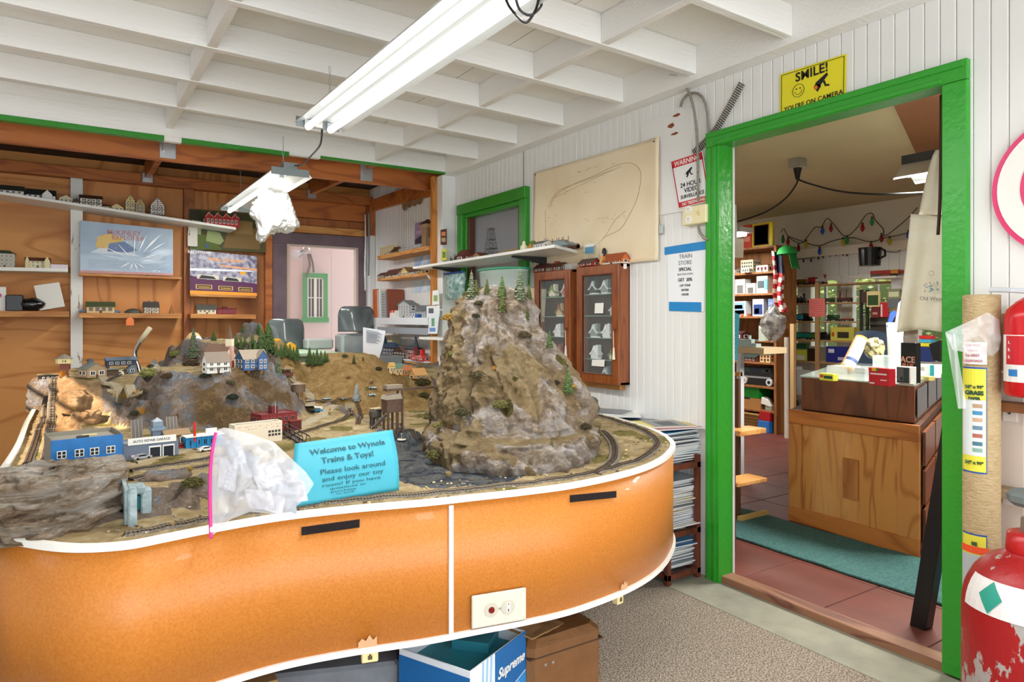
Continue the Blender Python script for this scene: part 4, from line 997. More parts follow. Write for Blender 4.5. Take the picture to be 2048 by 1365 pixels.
def hot(t,W2,D2,h,rh):
    MB().m(hexc('6e2324')).box(-W2*.25,W2*.1,-D2*.4,D2*.3,h,h*1.45).m(hexc('3c3a3a')).frus((-W2*.07,0,h*1.45),(-W2*.07,0,h*1.62),W2*.3,W2*.05,4,ph=pi/4).build('roof_cupola',t)
    MB().m(OFFW).frus((-W2*.08,-D2*.5,h),(-W2*.08,-D2*.5,h*1.7),.0008,.0006,6).build('flagpole',t)
    MB().m(hexc('57201f')).box(W2*.5,W2*1.15,-D2*1.3,-D2*.2,0,h*.55).m(hexc('8a3a36')).box(W2*.45,W2*1.2,-D2*1.35,-D2*.15,h*.55,h*.6).build('porch',t)
house('model_hotel','dark red brick model hotel with roof cupola behind the cream warehouse',p,rz+.1,s,s*.6,s*.46,0,'7d2a2c','6b3a38',(5,2),'flat',extra=hot,frame='9c5a50')
# church, white farmhouse, blue farmhouse
def steeple(t,W2,D2,h,rh):
    MB().m(hexc('d3a79c')).box(-W2*.25,W2*.25,-D2-.012,-D2+.02,0,h+rh*.9).build('steeple_base',t)
    MB().m(hexc('e8dcbc')).box(-W2*.24,W2*.24,-D2-.012,-D2+.02,h+rh*.9,h+rh*1.5).m(hexc('6d5548')).frus((0,-D2+.004,h+rh*1.5),(0,-D2+.004,h+rh*2.9),W2*.36,.0005,4,ph=pi/4).build('spire',t)
    MB().m(hexc('7a3c26')).box(-W2*.2,W2*.2,-D2-.015,-D2-.012,0,h*.6).build('door_arch',t)
p=onland(447,738);s=wpx(p,48)
house('model_church','cream model church with brown roof and pointed spire on the hill',(p[0],p[1]+.10,p[2]),rz+.62,s*.7,s*1.1,s*.50,s*.48,'e5d9b8','7b5f4e',(2,1),'cross',extra=steeple,door=None)
def porch(t,W2,D2,h,rh):
    b=MB().m(OFFW)
    for i in range(4): b.box(-W2+i*W2*.66-.0008,-W2+i*W2*.66+.0008,-D2-.012,-D2-.010,0,h*.45)
    b.m(hexc('6f6658')).box(-W2*1.05,W2*1.05,-D2-.014,-D2,h*.45,h*.5);b.build('porch',t)
p=onland(432,746);s=wpx(p,44);house('model_farmhouse','small white model farmhouse with grey roof in front of the church',p,rz+.05,s,s*.6,s*.55,s*.38,'eceae4','85786a',(3,2),extra=porch)
p=onland(503,740);s=wpx(p,58);house('model_farmhouse','dark blue model farmhouse with white windows right of the church',p,rz+.1,s*.85,s*.6,s*.42,s*.26,'3c5a86','9a8d7c',(4,2),extra=lambda t,W2,D2,h,rh: (MB().m(hexc('3c5a86')).ext([(W2*.1,0),(W2*.9,0),(W2*.9,h),(W2*.5,h+rh*1.0),(W2*.1,h)],-D2-.015,-D2+.02,'y').m(hexc('9a8d7c')).ext([(W2*.0,h*.95),(W2*.5,h+rh*1.0),(W2*1.0,h*.95),(W2*.5,h+rh*1.12)],-D2-.018,-D2+.02,'y').build('front_gable',t),winparts(t,W2*.15,W2*.85,h*.05,h*.95,-D2-.015,2,2)))
# gazebo station, water tanks
p=onland(574,752);s=wpx(p,22)
t=thing('model_pavilion','small dark red model pavilion with tan hipped roof on the ridge road','model building',p,rz)
MB().m(hexc('6a3d30')).box(-s*.45,s*.45,-s*.35,s*.35,0,s*.3).build('base',t)
b=MB().m(hexc('4a2a22'))
for x in (-.4,-.2,0,.2,.4): b.box(s*x-.001,s*x+.001,-s*.33,-s*.31,s*.3,s*.62).box(s*x-.001,s*x+.001,s*.31,s*.33,s*.3,s*.62)
b.build('posts',t);MB().m(hexc('9c7f5e')).add([(-s*.55,-s*.45,s*.62),(s*.55,-s*.45,s*.62),(s*.55,s*.45,s*.62),(-s*.55,s*.45,s*.62),(-s*.1,0,s*.95),(s*.1,0,s*.95)],[(0,3,2,1),(0,1,5,4),(2,3,4,5),(1,2,5),(3,0,4)]).build('roof',t)
p=onland(597,795);s=wpx(p,26)
t=thing('model_water_tank','round brown model water tank on timber legs beside the track junction','model tank',p)
b=MB().m(hexc('54402f'))
for k in range(5): a=k*2*pi/5;b.frus((s*.3*cos(a),s*.3*sin(a),0),(s*.3*cos(a),s*.3*sin(a),s*.42),.0015,.0015,6)
b.build('legs',t);MB().m(hexc('6d5846')).frus((0,0,s*.4),(0,0,s*1.02),s*.5,s*.5,20).build('tank',t);MB().m(hexc('8f7c68')).frus((0,0,s*1.02),(0,0,s*1.12),s*.55,s*.1,20).build('roof',t)
# black smoke box, camper, orange cabin etc. on the far left hill
p=onland(185,755);s=wpx(p,36);house('model_station','tan model freight station with grey green roof on the left hill',(p[0],p[1]+.01,p[2]),rz+.25,s,s*1.1,s*.48,s*.30,'a98f6e','7c8078',(2,1),'cross',extra=lambda t,W2,D2,h,rh: (MB().m(hexc('7c8078')).box(W2,W2*2.7,-D2*.6,D2*.7,h*.75,h*.82).build('platform_roof',t),MB().m(hexc('5d4a38')).box(W2,W2*2.6,-D2*.4,D2*.5,0,h*.7).build('platform',t),MB().m(hexc('5f6a72')).box(-W2*.2,W2*.3,D2*.4,D2*.8,h*1.3,h*1.9).m(hexc('454b55')).frus((W2*.05,D2*.6,h*1.9),(W2*.05,D2*.6,h*2.15),W2*.5,.002,4,ph=pi/4).build('roof_vent',t)))
p=onland(243,750);s=wpx(p,54)
t=thing('model_footbridge','dark blue roofed model bridge station standing on two piers on the left hill','model building',(p[0],p[1]+.06,p[2]),rz+.05)
MB().m(hexc('3a4352')).box(-s*.5,s*.5,-s*.14,s*.14,s*.32,s*.52).build('walls',t);MB().m(hexc('5b6a78')).ext([(-s*.2,s*.52),(0,s*.64),(s*.2,s*.52)],-s*.53,s*.53,'x').build('roof',t)
b=MB().m(hexc('4a4a50')).box(-s*.48,-s*.40,-s*.1,s*.1,-.01,s*.34).box(s*.30,s*.38,-s*.1,s*.1,-.01,s*.34);b.build('piers',t);winparts(t,-s*.45,s*.35,s*.34,s*.5,-s*.14,4,1)
p=onland(263,748);s=wpx(p,14);house('model_signal_box','tiny grey blue model signal box beside the dark bridge station',p,rz,s,s,s*.9,s*.4,'6d8090','5a6b78',(1,1),'cross')
p=onland(247,750);s=wpx(p,16)
t=thing('model_camper_trailer','tiny cream camper trailer parked in the hill station yard','model vehicle',(p[0]-.02,p[1]-.03,ground(p[0]-.02,p[1]-.03)),rz)
MB().m(hexc('ece6cc')).ext([(-s*.5,s*.12),(s*.5,s*.12),(s*.45,s*.5),(s*.2,s*.6),(-s*.35,s*.6),(-s*.5,s*.4)],-s*.22,s*.22,'y').build('body',t,bev=.0006)
MB().m(BLACK).frus((0,-s*.23,s*.1),(0,s*.23,s*.1),s*.1,s*.1,10).build('wheels',t);MB().m(WIN).box(-s*.2,s*.15,-s*.23,-s*.22,s*.32,s*.48).build('window',t)
# red lighthouse-like tower at far left, black station roof
p=onland(128,752);s=wpx(p,28)
t=thing('model_signal_tower','red model signal tower with cream lookout room at the far left hill','model building',(p[0],p[1]+.04,p[2]))
MB().m(hexc('7c4032')).frus((0,0,-.01),(0,0,s*.85),s*.42,s*.34,4,ph=pi/4).build('walls',t);MB().m(hexc('e3d59a')).frus((0,0,s*.85),(0,0,s*1.2),s*.52,s*.52,8).m(hexc('4a3a2c')).box(-s*.1,-s*.02,-s*.5,-s*.48,s*.95,s*1.1).box(s*.04,s*.12,-s*.5,-s*.48,s*.95,s*1.1).build('lookout',t);MB().m(hexc('8c8478')).frus((0,0,s*1.2),(0,0,s*1.5),s*.58,s*.08,8).frus((0,0,s*1.5),(0,0,s*1.65),s*.02,s*.01,6).build('roof',t)
p=onland(110,762);s=wpx(p,56)
t=thing('model_platform_canopy','long black roofed model platform at the far left rim of the layout','model building',p,.05)
MB().m(hexc('2b2a2c')).box(-s*.5,s*.5,-s*.12,s*.12,0,s*.22).build('walls',t);MB().m(hexc('8b8060')).box(-s*.52,s*.52,-s*.14,s*.14,s*.22,s*.25).build('roof',t);winparts(t,-s*.4,s*.25,s*.05,s*.18,-s*.12,5,1)
# mine: tall brown coal chute with long trestle arm into the mountain
BR=mat('brown_stained_wood',hx('6a5246'),.8,var=(50,hx('54402f'),.2));p=onland(785,862);s=wpx(p,40)
t=thing('model_coal_loader','tall brown model coal loader on legs with a long arm into the mountain','model building',p,rz-.05)
b=MB().m(BR)
for x in (-.36,.12,.42):
    for y in (-.25,.25): b.box(s*x-.0035,s*x+.0035,s*y-.0035,s*y+.0035,-.01,s*(1.0 if x < .3 else 2.0))
b.build('legs',t);MB().m(BR).box(-s*.46,s*.34,-s*.3,s*.3,s*.95,s*1.6).build('bin',t);MB().m(hexc('a39784')).ext([(-s*.5,s*1.6),(s*.38,s*1.6),(s*.3,s*1.85),(-s*.42,s*1.8)],-s*.34,s*.34,'y').build('roof',t)
MB().m(BR).box(-s*.42,s*.52,-s*.2,s*.2,s*2.0,s*2.12).build('top_deck',t);MB().m(hexc('8f8170')).box(-s*.42,s*.45,-s*.22,s*.22,s*2.12,s*2.3).build('top_roof',t)
e=Vector((MCX,MCY,0))-Vector(p);MB().m(BR).box(s*.5,s*2.6,-s*.06,s*.06,s*1.98,s*2.10).build('conveyor_arm',t)
MB().m(hexc('4a3c34')).bx((-s*.75,-s*.1,s*.55),(s*.9,s*.16,s*.14),0,0,-.7).build('loading_chute',t)
p=onland(747,858);s=wpx(p,16)
t=thing('model_signal_hut','dark blue green model machinery hut with pale roof beside the coal loader','model building',(p[0]+.03,p[1]+.05,p[2]),rz)
b=MB().m(hexc('3f4a3c'));b.box(-s*.6,s*.6,-s*.4,s*.4,s*1.1,s*2.2).build('cabin',t);b=MB().m(hexc('33404a'))
for x in (-.5,.5):
    for y in (-.3,.3): b.box(s*x-.0015,s*x+.0015,s*y-.0015,s*y+.0015,0,s*1.1)
b.build('legs',t);MB().m(hexc('c9b48e')).box(-s*.7,s*.7,-s*.5,s*.5,s*2.2,s*2.35).build('roof',t)
t=thing('model_water_crane','small black model hoist tower left of the machinery hut','model building',p,rz)
b=MB().m(hexc('2f3236'))
for x in (-.3,.3):
    for y in (-.3,.3): b.box(s*x-.0014,s*x+.0014,s*y-.0014,s*y+.0014,0,s*1.9)
for z in (.4,.8,1.2): b.box(-s*.35,s*.35,-s*.35,s*.35,s*z,s*z+.001)
b.build('frame',t);MB().m(hexc('514b45')).box(-s*.4,s*.4,-s*.4,s*.4,s*1.5,s*2.1).build('cabin',t);MB().m(hexc('3b3530')).frus((0,0,s*2.1),(0,0,s*2.5),s*.6,s*.05,4,ph=pi/4).build('roof',t)
p=onland(803,880);s=wpx(p,18)
t=thing('model_turntable_disc','small round cream display base holding a tiny figure, by the gorge','model ornament',p);MB().m(hexc('e6dfcd')).frus((0,0,.0),(0,0,.003),s*.5,s*.48,20).build('disc',t);MB().m(STEEL).frus((0,0,.003),(0,0,s*.6),s*.06,s*.04,8).frus((0,0,s*.6),(0,0,s*.7),s*.2,s*.2,12).build('figure',t)
# truss bridge
a=onland(572,868);c=onland(610,892);
t=thing('model_truss_bridge','dark brown model truss bridge beside the left edge of the blue notice','model bridge',((a[0]+c[0])/2,(a[1]+c[1])/2,a[2]),atan2(c[1]-a[1],c[0]-a[0]));L_=hypot(c[0]-a[0],c[1]-a[1])*1.4;b=MB().m(hexc('3b2f2b'))
for y in (-.012,.012):
    b.box(-L_/2,L_/2,y-.0012,y+.0012,.004,.008).box(-L_*.38,L_*.38,y-.0012,y+.0012,.032,.036)
    for i in range(7):
        x=-L_*.42+i*L_*.14;b.bx((x,y,.02),(.0022,.0022,.032),0,0,.5 if i % 2 else -.5)
b.box(-L_/2,L_/2,-.012,.012,.002,.004);b.build('truss',t)
# vehicles
def car(px,py,col,label,L=26,ang=None,h=.28,kind='car',mtn=False):
    p=onland(px,py);s=wpx(p,L)
    t=thing('model_'+kind,label,'model vehicle',(p[0],p[1],p[2]+.001),rz if ang is None else ang)
    if kind == 'car':
        MB().m(hexc(col,.25)).ext([(-.5*s,.07*s),(.5*s,.07*s),(.5*s,.17*s),(.26*s,.20*s),(.14*s,.31*s),(-.22*s,.31*s),(-.34*s,.20*s),(-.5*s,.18*s)],-.2*s,.2*s,'y').build('body',t,bev=.0006)
        MB().m(WIN).ext([(.22*s,.20*s),(.12*s,.295*s),(-.20*s,.295*s),(-.29*s,.20*s)],-.203*s,.203*s,'y').build('windows',t)
    else:
        MB().m(hexc(col,.3)).box(-.5*s,.5*s,-.2*s,.2*s,.08*s,.26*s).m(OFFW).box(-.5*s,.5*s,-.2*s,.2*s,.26*s,.38*s).box(-.45*s,.45*s,-.18*s,.18*s,.38*s,.5*s).build('body',t,bev=.0008)
        MB().m(WIN).box(-.42*s,.45*s,-.205*s,.205*s,.28*s,.36*s).build('windows',t)
    w_=MB().m(BLACK)
    for x in (-.3,.3): 
        for y in (-.2,.2): w_.frus((x*s,y*s-.02*s,.075*s),(x*s,y*s+.02*s,.075*s),.075*s,.075*s,10)
    w_.build('wheels',t)
car(363,898,'d03022','red model car parked by the diner',28,rz+.0);car(385,893,'b8332c','dark red model car closest to the diner',20,rz+.1);car(412,903,'e8e8e8','white model car parked in front of the diner',30,rz+.1);car(283,920,'a9aaae','silver model convertible parked before the repair garage',36,rz+.25);car(313,909,'5d6258','dark green model car angled before the garage bays',34,rz-.5);car(326,903,'f0ece2','white model car inside the right garage bay',14,rz-1.2)
car(634,825,'3f8fc0','blue and white model bus on the road by the junction',22,rz-.9,kind='bus')
# pale blue white debris on brown hill
for i,(px,py,lab) in enumerate(((654,800,'crumpled pale blue foil piece furthest left at the foot of the brown hill'),(688,800,'crumpled pale blue foil piece left of the snowy pine'),(742,792,'crumpled pale blue foil piece right of the snowy pine'),(745,778,'small pale blue foil piece higher up the brown hill'))):
    p=Vector(onland(px,py));b=MB().m(mat('pale_blue_foil',hx('bcd6e2'),.3,var=(200,hx('6f93a8'),.1)))
    rr=random.Random(i);s=sz(p,8)
    b.grid(lambda u,v: (p.x+(u-.5)*2*s+rr.uniform(-.1,.1)*s,p.y+(v-.5)*1.4*s,p.z+.001+rr.uniform(0,.5)*s),6,5);tag(b.build('crumpled_foil',sol=.0006),lab,'debris')
for px,py,lab in ((697,757,'lone tan boulder halfway up the brown hill'),(743,767,'tan boulder above the pale foil pieces')):
    p=Vector(onland(px,py));s=sz(p,4.5);b=MB().m(TANR);b.lathe([(s*.6,0),(s,s*.5),(s*.8,s*1.2),(s*.2,s*1.6)],(p.x,p.y,p.z),9,1,.8);tag(b.build('boulder',smooth=True),lab,'rock')
# cabins behind the brown hill
for px,py,w0,h0,r0,wc,rc,lab in ((783,748,12,16,6,'dfc07a','d8b060','narrow yellow model cabin, leftmost of the four behind the brown hill'),(795,750,16,14,8,'d9b878','6f8f80','yellow model cabin with grey green roof behind the brown hill'),(812,752,26,12,8,'b87a3c','c07a50','log cabin model with red brown roof behind the brown hill'),(836,757,28,8,12,'c4935a','d9a566','low model cabin with wide tan roof, rightmost behind the brown hill')):
    p=onland(px,py);house('model_cabin',lab,p,rz,wpx(p,w0),wpx(p,w0)*.8,wpx(p,h0),wpx(p,r0),wc,rc,(2,1),'gable')
p=onland(772,730);
# thin things rising from layout: bent metal pipe with wooden handle
p0=Vector(onland(280,745));D_=dep(p0)
pp=[onD(x,y,D_) for x,y in ((280,748),(277,735),(271,720),(270,705),(275,692),(283,680))]
t=thing('pull_handle','bent chrome lever with pale wooden grip rising behind the left hill','lever',pp[0])
MB().m(mat('chrome',(.6,.6,.62),.12,1)).tube(catmull([tuple(q) for q in pp],5,False),.011,10).build('lever',t,w=True,smooth=True)
g0,g1=onD(280,684,D_),onD(300,656,D_);MB().m(hexc('cfc3a0')).frus(g0,g1,.014,.013,14).build('grip',t,w=True,smooth=True)

# ---- blue welcome notice (folded card) ----
bl,br=onZ(572,1020,.716),onZ(802,983,.716);tl,tr_=onD(590,888,dep(bl)+.12),onD(785,860,dep(br)+.10)
CY=mat('cyan_card',hx('3aa0b4'),.55)
t=thing('welcome_sign','folded turquoise card with a printed welcome text leaning on the layout','sign',(bl+br)/2)
b=MB().m(CY)
def cardf(u,v):
    # v 0 bottom curl .. 1 top
    bot=bl.lerp(br,u);top=tl.lerp(tr_,u);q=bot.lerp(top,v);n_=(br-bl).cross(tl-bl).normalized();n_=-n_ if n_.y > 0 else n_
    return tuple(q+n_*(.012*sin(pi*min(1,v*1.1))-.018*(1-v)**3)+Vector((0,0,.010*(1-v)**6)))
b.grid(cardf,20,16);b.build('card',t,w=True,smooth=True,sol=.0012)
n_=(br-bl).cross(tl-bl).normalized();n_=-n_ if n_.y > 0 else n_
def line(s,v,size,bold,sy=1,u=.52,name='lettering'):
    c=Vector(cardf(u,v))+n_*.0032;e=.04
    up=Vector(cardf(u,v+e))-Vector(cardf(u,v-e));rt=Vector(cardf(.9,v))-Vector(cardf(.1,v))
    up=up-rt.normalized()*up.dot(rt.normalized())*.6
    M=place(c-Vector(t.location),rt,up);text(s,size,hexc('1d5a66'),t,M @ Matrix.Diagonal((1,sy,1,1)),bold=bold,sx=1.08)
line('Welcome to Wynola',.80,.0245,.0003);line('Trains & Toys!',.63,.0245,.0003,u=.51)
line('Please look around',.45,.0235,0,.9,.56);line('and enjoy our toy',.335,.0235,0,.75,.56);line('room! If you have',.245,.0225,0,.55,.55);line('questions or',.185,.020,0,.4,.52);line('purchase',.135,.019,0,.35,.48);line('to look',.095,.017,0,.3,.5)
# ---- zip bag ----
BAG=mat('clear_plastic_film',(.78,.79,.82),.12,alpha=.34,spec=1,bump=(18,.8));bg=dep(bl)-.05
outl=[(421,1075),(420,1010),(420,930),(428,865),(448,855),(500,868),(548,885),(580,915),(612,945),(628,968),(618,985),(600,1008),(575,1026),(555,1030),(500,1024),(460,1040),(440,1060)]
D0=dep(onZ(425,1060,.722));
def bagpt(px,py,off=0):
    k=(1075-py)/220;D=D0+.02+.07*k+(px-421)/210*.06;return onD(px,py,D+off)
cxp,cyp=505,955
t=thing('zip_bag','clear zip bag with pink zipper stuffed with small papers on the layout edge','plastic bag',onZ(500,1040,ZT+.01))
for side in (-1,1):
    b=MB().m(BAG);N_=len(outl)
    def fnb(u,v,side=side):
        i=u*N_;k=int(i) % N_;f=i-int(i);a=outl[k];c=outl[(k+1) % N_];ex,ey=a[0]+(c[0]-a[0])*f,a[1]+(c[1]-a[1])*f
        px,py=cxp+(ex-cxp)*v,cyp+(ey-cyp)*v;bul=(1-v**2.5)*.032
        cr=.012*(rid(px*.018,py*.018,side*3)-1)*(1-v**4)+.006*noise.noise((px*.06,py*.06,side))*(1-v**4)
        return tuple(bagpt(px,py,side*bul*(1 if side < 0 else .4)+cr))
    b.grid(fnb,96,26);b.build('film_side',t,w=True,smooth=True,rec=False)
zp=[bagpt(x,y,-.002) for x,y in ((422,1078),(421,1040),(420,990),(421,940),(425,900),(432,866))]
b=MB().m(mat('pink_zipper',hx('e0308c'),.35));b.tube(catmull([tuple(q) for q in zp],5,False),.0042,8);b.build('zipper',t,w=True,smooth=True)
q=bagpt(425,1060,-.004);MB().m(hexc('f0e6ec',.3)).bevbox(q.x-.006,q.x+.006,q.y-.005,q.y+.004,q.z-.006,q.z+.007,.002).build('zip_slider',t,w=True)
rr=random.Random(9)
for i,(px,py,w_,h_,ang) in enumerate(((470,905,36,50,.2),(455,950,34,60,-.15),(535,950,60,45,.5),(560,990,64,60,-.1),(575,975,58,50,.25),(520,1000,56,40,.05),(495,930,40,44,-.5),(590,985,44,40,.2),(540,1005,54,36,-.2))):
    c=bagpt(px,py,rr.uniform(-.012,.006));s=dep(c)/FPX;M=place(c,(ux,uy,rr.uniform(-.2,.2)),(rr.uniform(-.2,.2),.35,1)) @ Matrix.Rotation(ang,4,'Z')
    o=tag(MB().m(hexc('cfcdd4' if i % 3 else 'b4b8c2',.4)).grid(lambda u,v: tuple(M @ Vector(((u-.5)*w_*s,(v-.5)*h_*s,.004*sin(u*3+i)+.003*noise.noise((u*3,v*3,i))))),8,8).build('paper_slip',sol=.0006),None,'paper','paper slips inside the zip bag')
    o['label']='folded white paper slip inside the clear zip bag'
c=bagpt(525,900,-.01);text('JELLIES',.016,hexc('a8aab8'),t,place(c-Vector(t.location),(.35,-.1,1),(-1,.3,.3))) if False else None
q=bagpt(455,960,-.045);text('ZIPPER',.018,hexc('b9bccb'),t,place(q-Vector(t.location),(.3*ux,.3*uy,.95),(-ux,-uy,.3)))
# red slip by edge, blue paper notice behind (leaning white letter)
tlp,trp,brp,blp=(726,655),(771,662),(755,725),(726,722)
D_=4.75
t=thing('printed_letter','white printed letter standing upright behind the brown hill','paper',onD(740,724,D_))
cs=[onD(x,y,D_) for x,y in (blp,brp,trp,tlp)]
MB().m(hexc('e6eaf0')).grid(lambda u,v: tuple((cs[0].lerp(cs[1],u)).lerp(cs[3].lerp(cs[2],u),v)+Vector((0,-.02*sin(pi*v)*u,0))),6,8).build('sheet',t,w=True,sol=.002)
b=MB().m(hexc('8b8f9a'))
for i in range(11):
    v=.93-i*.035;a=cs[0].lerp(cs[3],v).lerp(cs[1].lerp(cs[2],v),.12);c=cs[0].lerp(cs[3],v).lerp(cs[1].lerp(cs[2],v),.75+.1*((i*7) % 3-1));b.tube([a-Vector((0,.012,0)),c-Vector((0,.018,0))],.0022,4)
b.build('printed_lines',t,w=True)
# ================================================================ lamps
TUBE=mat('lit_fluorescent_tube',(1,1,1),.4,emit=((1,.99,.96),1.25))
LAMPW=mat('white_enamel',hx('cfd3d2'),.35,coat=.2)
def fixture(label,x,y0,y1,z,W_,chains,tilt=0,endbox=True,tubes=(-.055,.055)):
    """shop light hanging along y; y0 = end nearest the camera"""
    t=thing('fluorescent_lamp',label,'ceiling lamp',(x,(y0+y1)/2,z));h=W_/2
    def zz(y): return z+tilt*(y-y0)
    b=MB().m(LAMPW);pro=[(-h,-.012),(-h*.86,.012),(-h*.30,.034),(h*.30,.034),(h*.86,.012),(h,-.012),(h*.86,.006),(h*.30,.028),(.022,.026),(0,.006),(-.022,.026),(-h*.30,.028),(-h*.86,.006)]
    n=len(pro);vs=[(x+p[0],y0,zz(y0)+p[1]) for p in pro]+[(x+p[0],y1,zz(y1)+p[1]) for p in pro]
    b.add(vs,[(i,(i+1) % n,n+(i+1) % n,n+i) for i in range(n)]);b.build('reflector',t,w=True)
    b=MB().m(mat('grey_steel_housing',hx('8f9a9c'),.35,.5));
    b.add([(x+sx*.04,yy_,zz(yy_)+q) for yy_ in (y0,y1) for sx,q in ((-1,.034),(1,.034),(1,.07),(-1,.07))],[(0,1,2,3),(4,7,6,5),(0,4,5,1),(1,5,6,2),(2,6,7,3),(3,7,4,0)])
    if endbox: b.box(x-h*.85,x+h*.85,y0-.004,y0+.002,zz(y0)-.012,zz(y0)+.034).box(x-h*.85,x+h*.85,y1-.002,y1+.004,zz(y1)-.012,zz(y1)+.034)
    b.build('housing',t,w=True)
    for yy_ in (y0+.01,y1-.01):
        b=MB().m(STEEL)
        for tx in tubes: b.box(x+tx-.014,x+tx+.014,yy_-.008,yy_+.008,zz(yy_)-.028,zz(yy_)+.02)
        b.m(OFFW).box(x-.016,x+.016,yy_-.012,yy_+.01,zz(yy_)-.012,zz(yy_)+.02);b.build('tube_holder',t,w=True)
    for tx in tubes: MB().m(TUBE).frus((x+tx,y0+.02,zz(y0)-.016),(x+tx,y1-.02,zz(y1)-.016),.0165,.0165,14).build('tube',t,w=True,smooth=True)
    for cy,cz in chains:
        b=MB().m(STEEL);n_=int((cz-zz(cy)-.07)/.030);
        for i in range(n_+1):
            c=Vector((x,cy,zz(cy)+.075+i*.030));pts=[]
            for k in range(8): a=2*pi*k/8;u_=.0055*cos(a);v_=.017*sin(a);pts.append(c+(Vector((u_,0,v_)) if i % 2 else Vector((0,u_,v_))))
            b.tube(pts,.0014,4,True)
        b.build('chain',t,w=True)
    return t
fixture('long twin tube fluorescent lamp hanging under the white joists',1.02,.75,3.33,2.135,.25,((3.15,2.41),(1.0,2.41)),.012)
fixture('shorter fluorescent lamp hanging in the plywood alcove',1.14,4.28,5.95,2.115,.27,((4.45,2.37),(5.75,2.52)),.0,tubes=(-.05,))
light('long_lamp_light','AREA',(1.02,2.04,2.10),(0,0,0),22,(1,.99,.96),shape='RECTANGLE',size=.2,size_y=2.5)
light('alcove_lamp_light','AREA',(1.10,5.1,2.085),(0,0,0),24,(1,.98,.94),shape='RECTANGLE',size=.15,size_y=1.6)
# wiring: cable between lamps, loops at the top, nails
def wire(name,pts,r,m_,label,cat='cable',n=8,smooth=True):
    b=MB().m(m_).tube(catmull([tuple(p) for p in pts],n,False),r,6);return tag(b.build(name,smooth=smooth),label,cat)
wire('power_cable',[(1.04,3.33,2.15),onD(640,290,3.6),onD(622,312,3.9),onD(603,330,4.1),(1.17,4.33,2.18)],.005,BLACK,'black cable sagging between the two hanging lamps')
wire('power_cable',[onD(1010,-10,1.9),onD(1020,15,1.95),onD(1050,45,2.0),onD(1070,22,2.0),onD(1078,-5,1.95)],.004,BLACK,'black cable loop by the top of the long lamp')
wire('power_cable',[onD(1030,-10,1.9),onD(1040,20,1.95),onD(1062,30,2.0),onD(1083,10,2.0),onD(1070,-6,1.95)],.004,DGREY,'grey cable loop by the top of the long lamp')
# cotton bundle
b=MB().m(mat('white_cotton_batting',hx('d9d9d6'),1.0,bump=(60,1)))
cc=onD(548,428,4.62);
def cot(u,v):
    th=2*pi*u;ph=pi*(v-.5);d=Vector((cos(th)*cos(ph),.5*sin(th)*cos(ph),sin(ph)))
    r=.150*(1+.30*noise.noise(d*1.6+Vector((3,1,5)))+.10*noise.noise(d*5)+.05*fb(d.x*9,d.y*9,d.z*9)+.05*rid(d.x*4,d.y*4,d.z*4)-.05)
    p=cc+Vector((d.x*r*.98,d.y*r,d.z*r*1.02));
    if d.x < .2 and d.z < -.2: p.z -= .07*max(0,1-abs(d.x+.55)/.4)
    return p
b.grid(cot,150,90);tag(b.build('cotton_bundle',smooth=True),'fluffy white cotton batting hung over the alcove lamp end','cotton')

# ================================================================ shelves and goods on the plywood wall
def shelfA(px0,px1,py0,py1,th,yf,m_,name='wall_shelf',label='',brackets=(),z=None):
    a=onY(px0,py0,yf);c=onY(px1,py1,yf)
    b=MB().m(m_);b.add([(a.x,yf,a.z-th),(c.x,yf,c.z-th),(c.x,YA-.002,c.z-th),(a.x,YA-.002,a.z-th),(a.x,yf,a.z),(c.x,yf,c.z),(c.x,YA-.002,c.z),(a.x,YA-.002,a.z)],[(0,3,2,1),(4,5,6,7),(0,1,5,4),(1,2,6,5),(2,3,7,6),(3,0,4,7)])
    if brackets:
        t=thing(name,label,'shelf',((a.x+c.x)/2,YA,(a.z+c.z)/2));b.build('board',t,w=True)
        for bxp,m2,hh in brackets:
            q=onY(bxp,py0,6.58);f=(q.x-a.x)/(c.x-a.x);zz_=a.z+(c.z-a.z)*f-th
            MB().m(m2).box(q.x-.04,q.x+.04,6.57,6.6,zz_-hh,zz_).build('bracket',t,w=True,bev=.003)
    else: tag(b.build(name,bev=.002),label,'shelf')
    return lambda px,y=None: (lambda y_: (lambda d: (d.x,y_,a.z+(c.z-a.z)*((d.x-a.x)/(c.x-a.x))))(onY(px,600,y_)))(y or yf+.12)
CH=chip('worn_white_bracket',hx('dedcd0'),hx('6a5238'),10,.6,.6,(2,2,.5),.3)
s1=shelfA(-60,472,374,455,.02,6.32,hexc('f1f0ea',.4),label='long white shelf sloping gently down to the right, topmost on the plywood wall',brackets=((385,CH,.17),))
s2=shelfA(-60,136,533,537,.028,6.42,OFFW,label='white shelf at the left, above the wooden one with black boxes')
s3=shelfA(-60,139,622,623,.045,6.42,PINE,label='thick wooden shelf at the far left holding black boxes')
s4=shelfA(158,364,546,554,.022,6.50,PINE,label='wooden ledge under the shrink-wrapped train set')
s5=shelfA(158,364,626,628,.040,6.45,PINE,label='wooden shelf with station models in the middle bay')
s6=shelfA(381,512,588,592,.022,6.50,PINE,label='wooden ledge under the purple train set box')
s7=shelfA(381,512,628,630,.038,6.45,PINE,label='wooden shelf with two models in the right bay')
def hA(f,px,wpx_,hpx,rpx,label,dpt=.10,y=None,**k):
    p=f(px,y);s=lambda n: n*dep(Vector(p))/FPX;return house('model_house',label,(p[0],p[1],p[2]+.001),k.pop('rz',0),s(wpx_)*.95,dpt,s(hpx),s(rpx),**k)
TB_='3a2a20'
hA(s1,22,44,9,10,'white model house with dark roof, leftmost on the top shelf',wall='e6e6da',roof='35382f',win=(4,1))
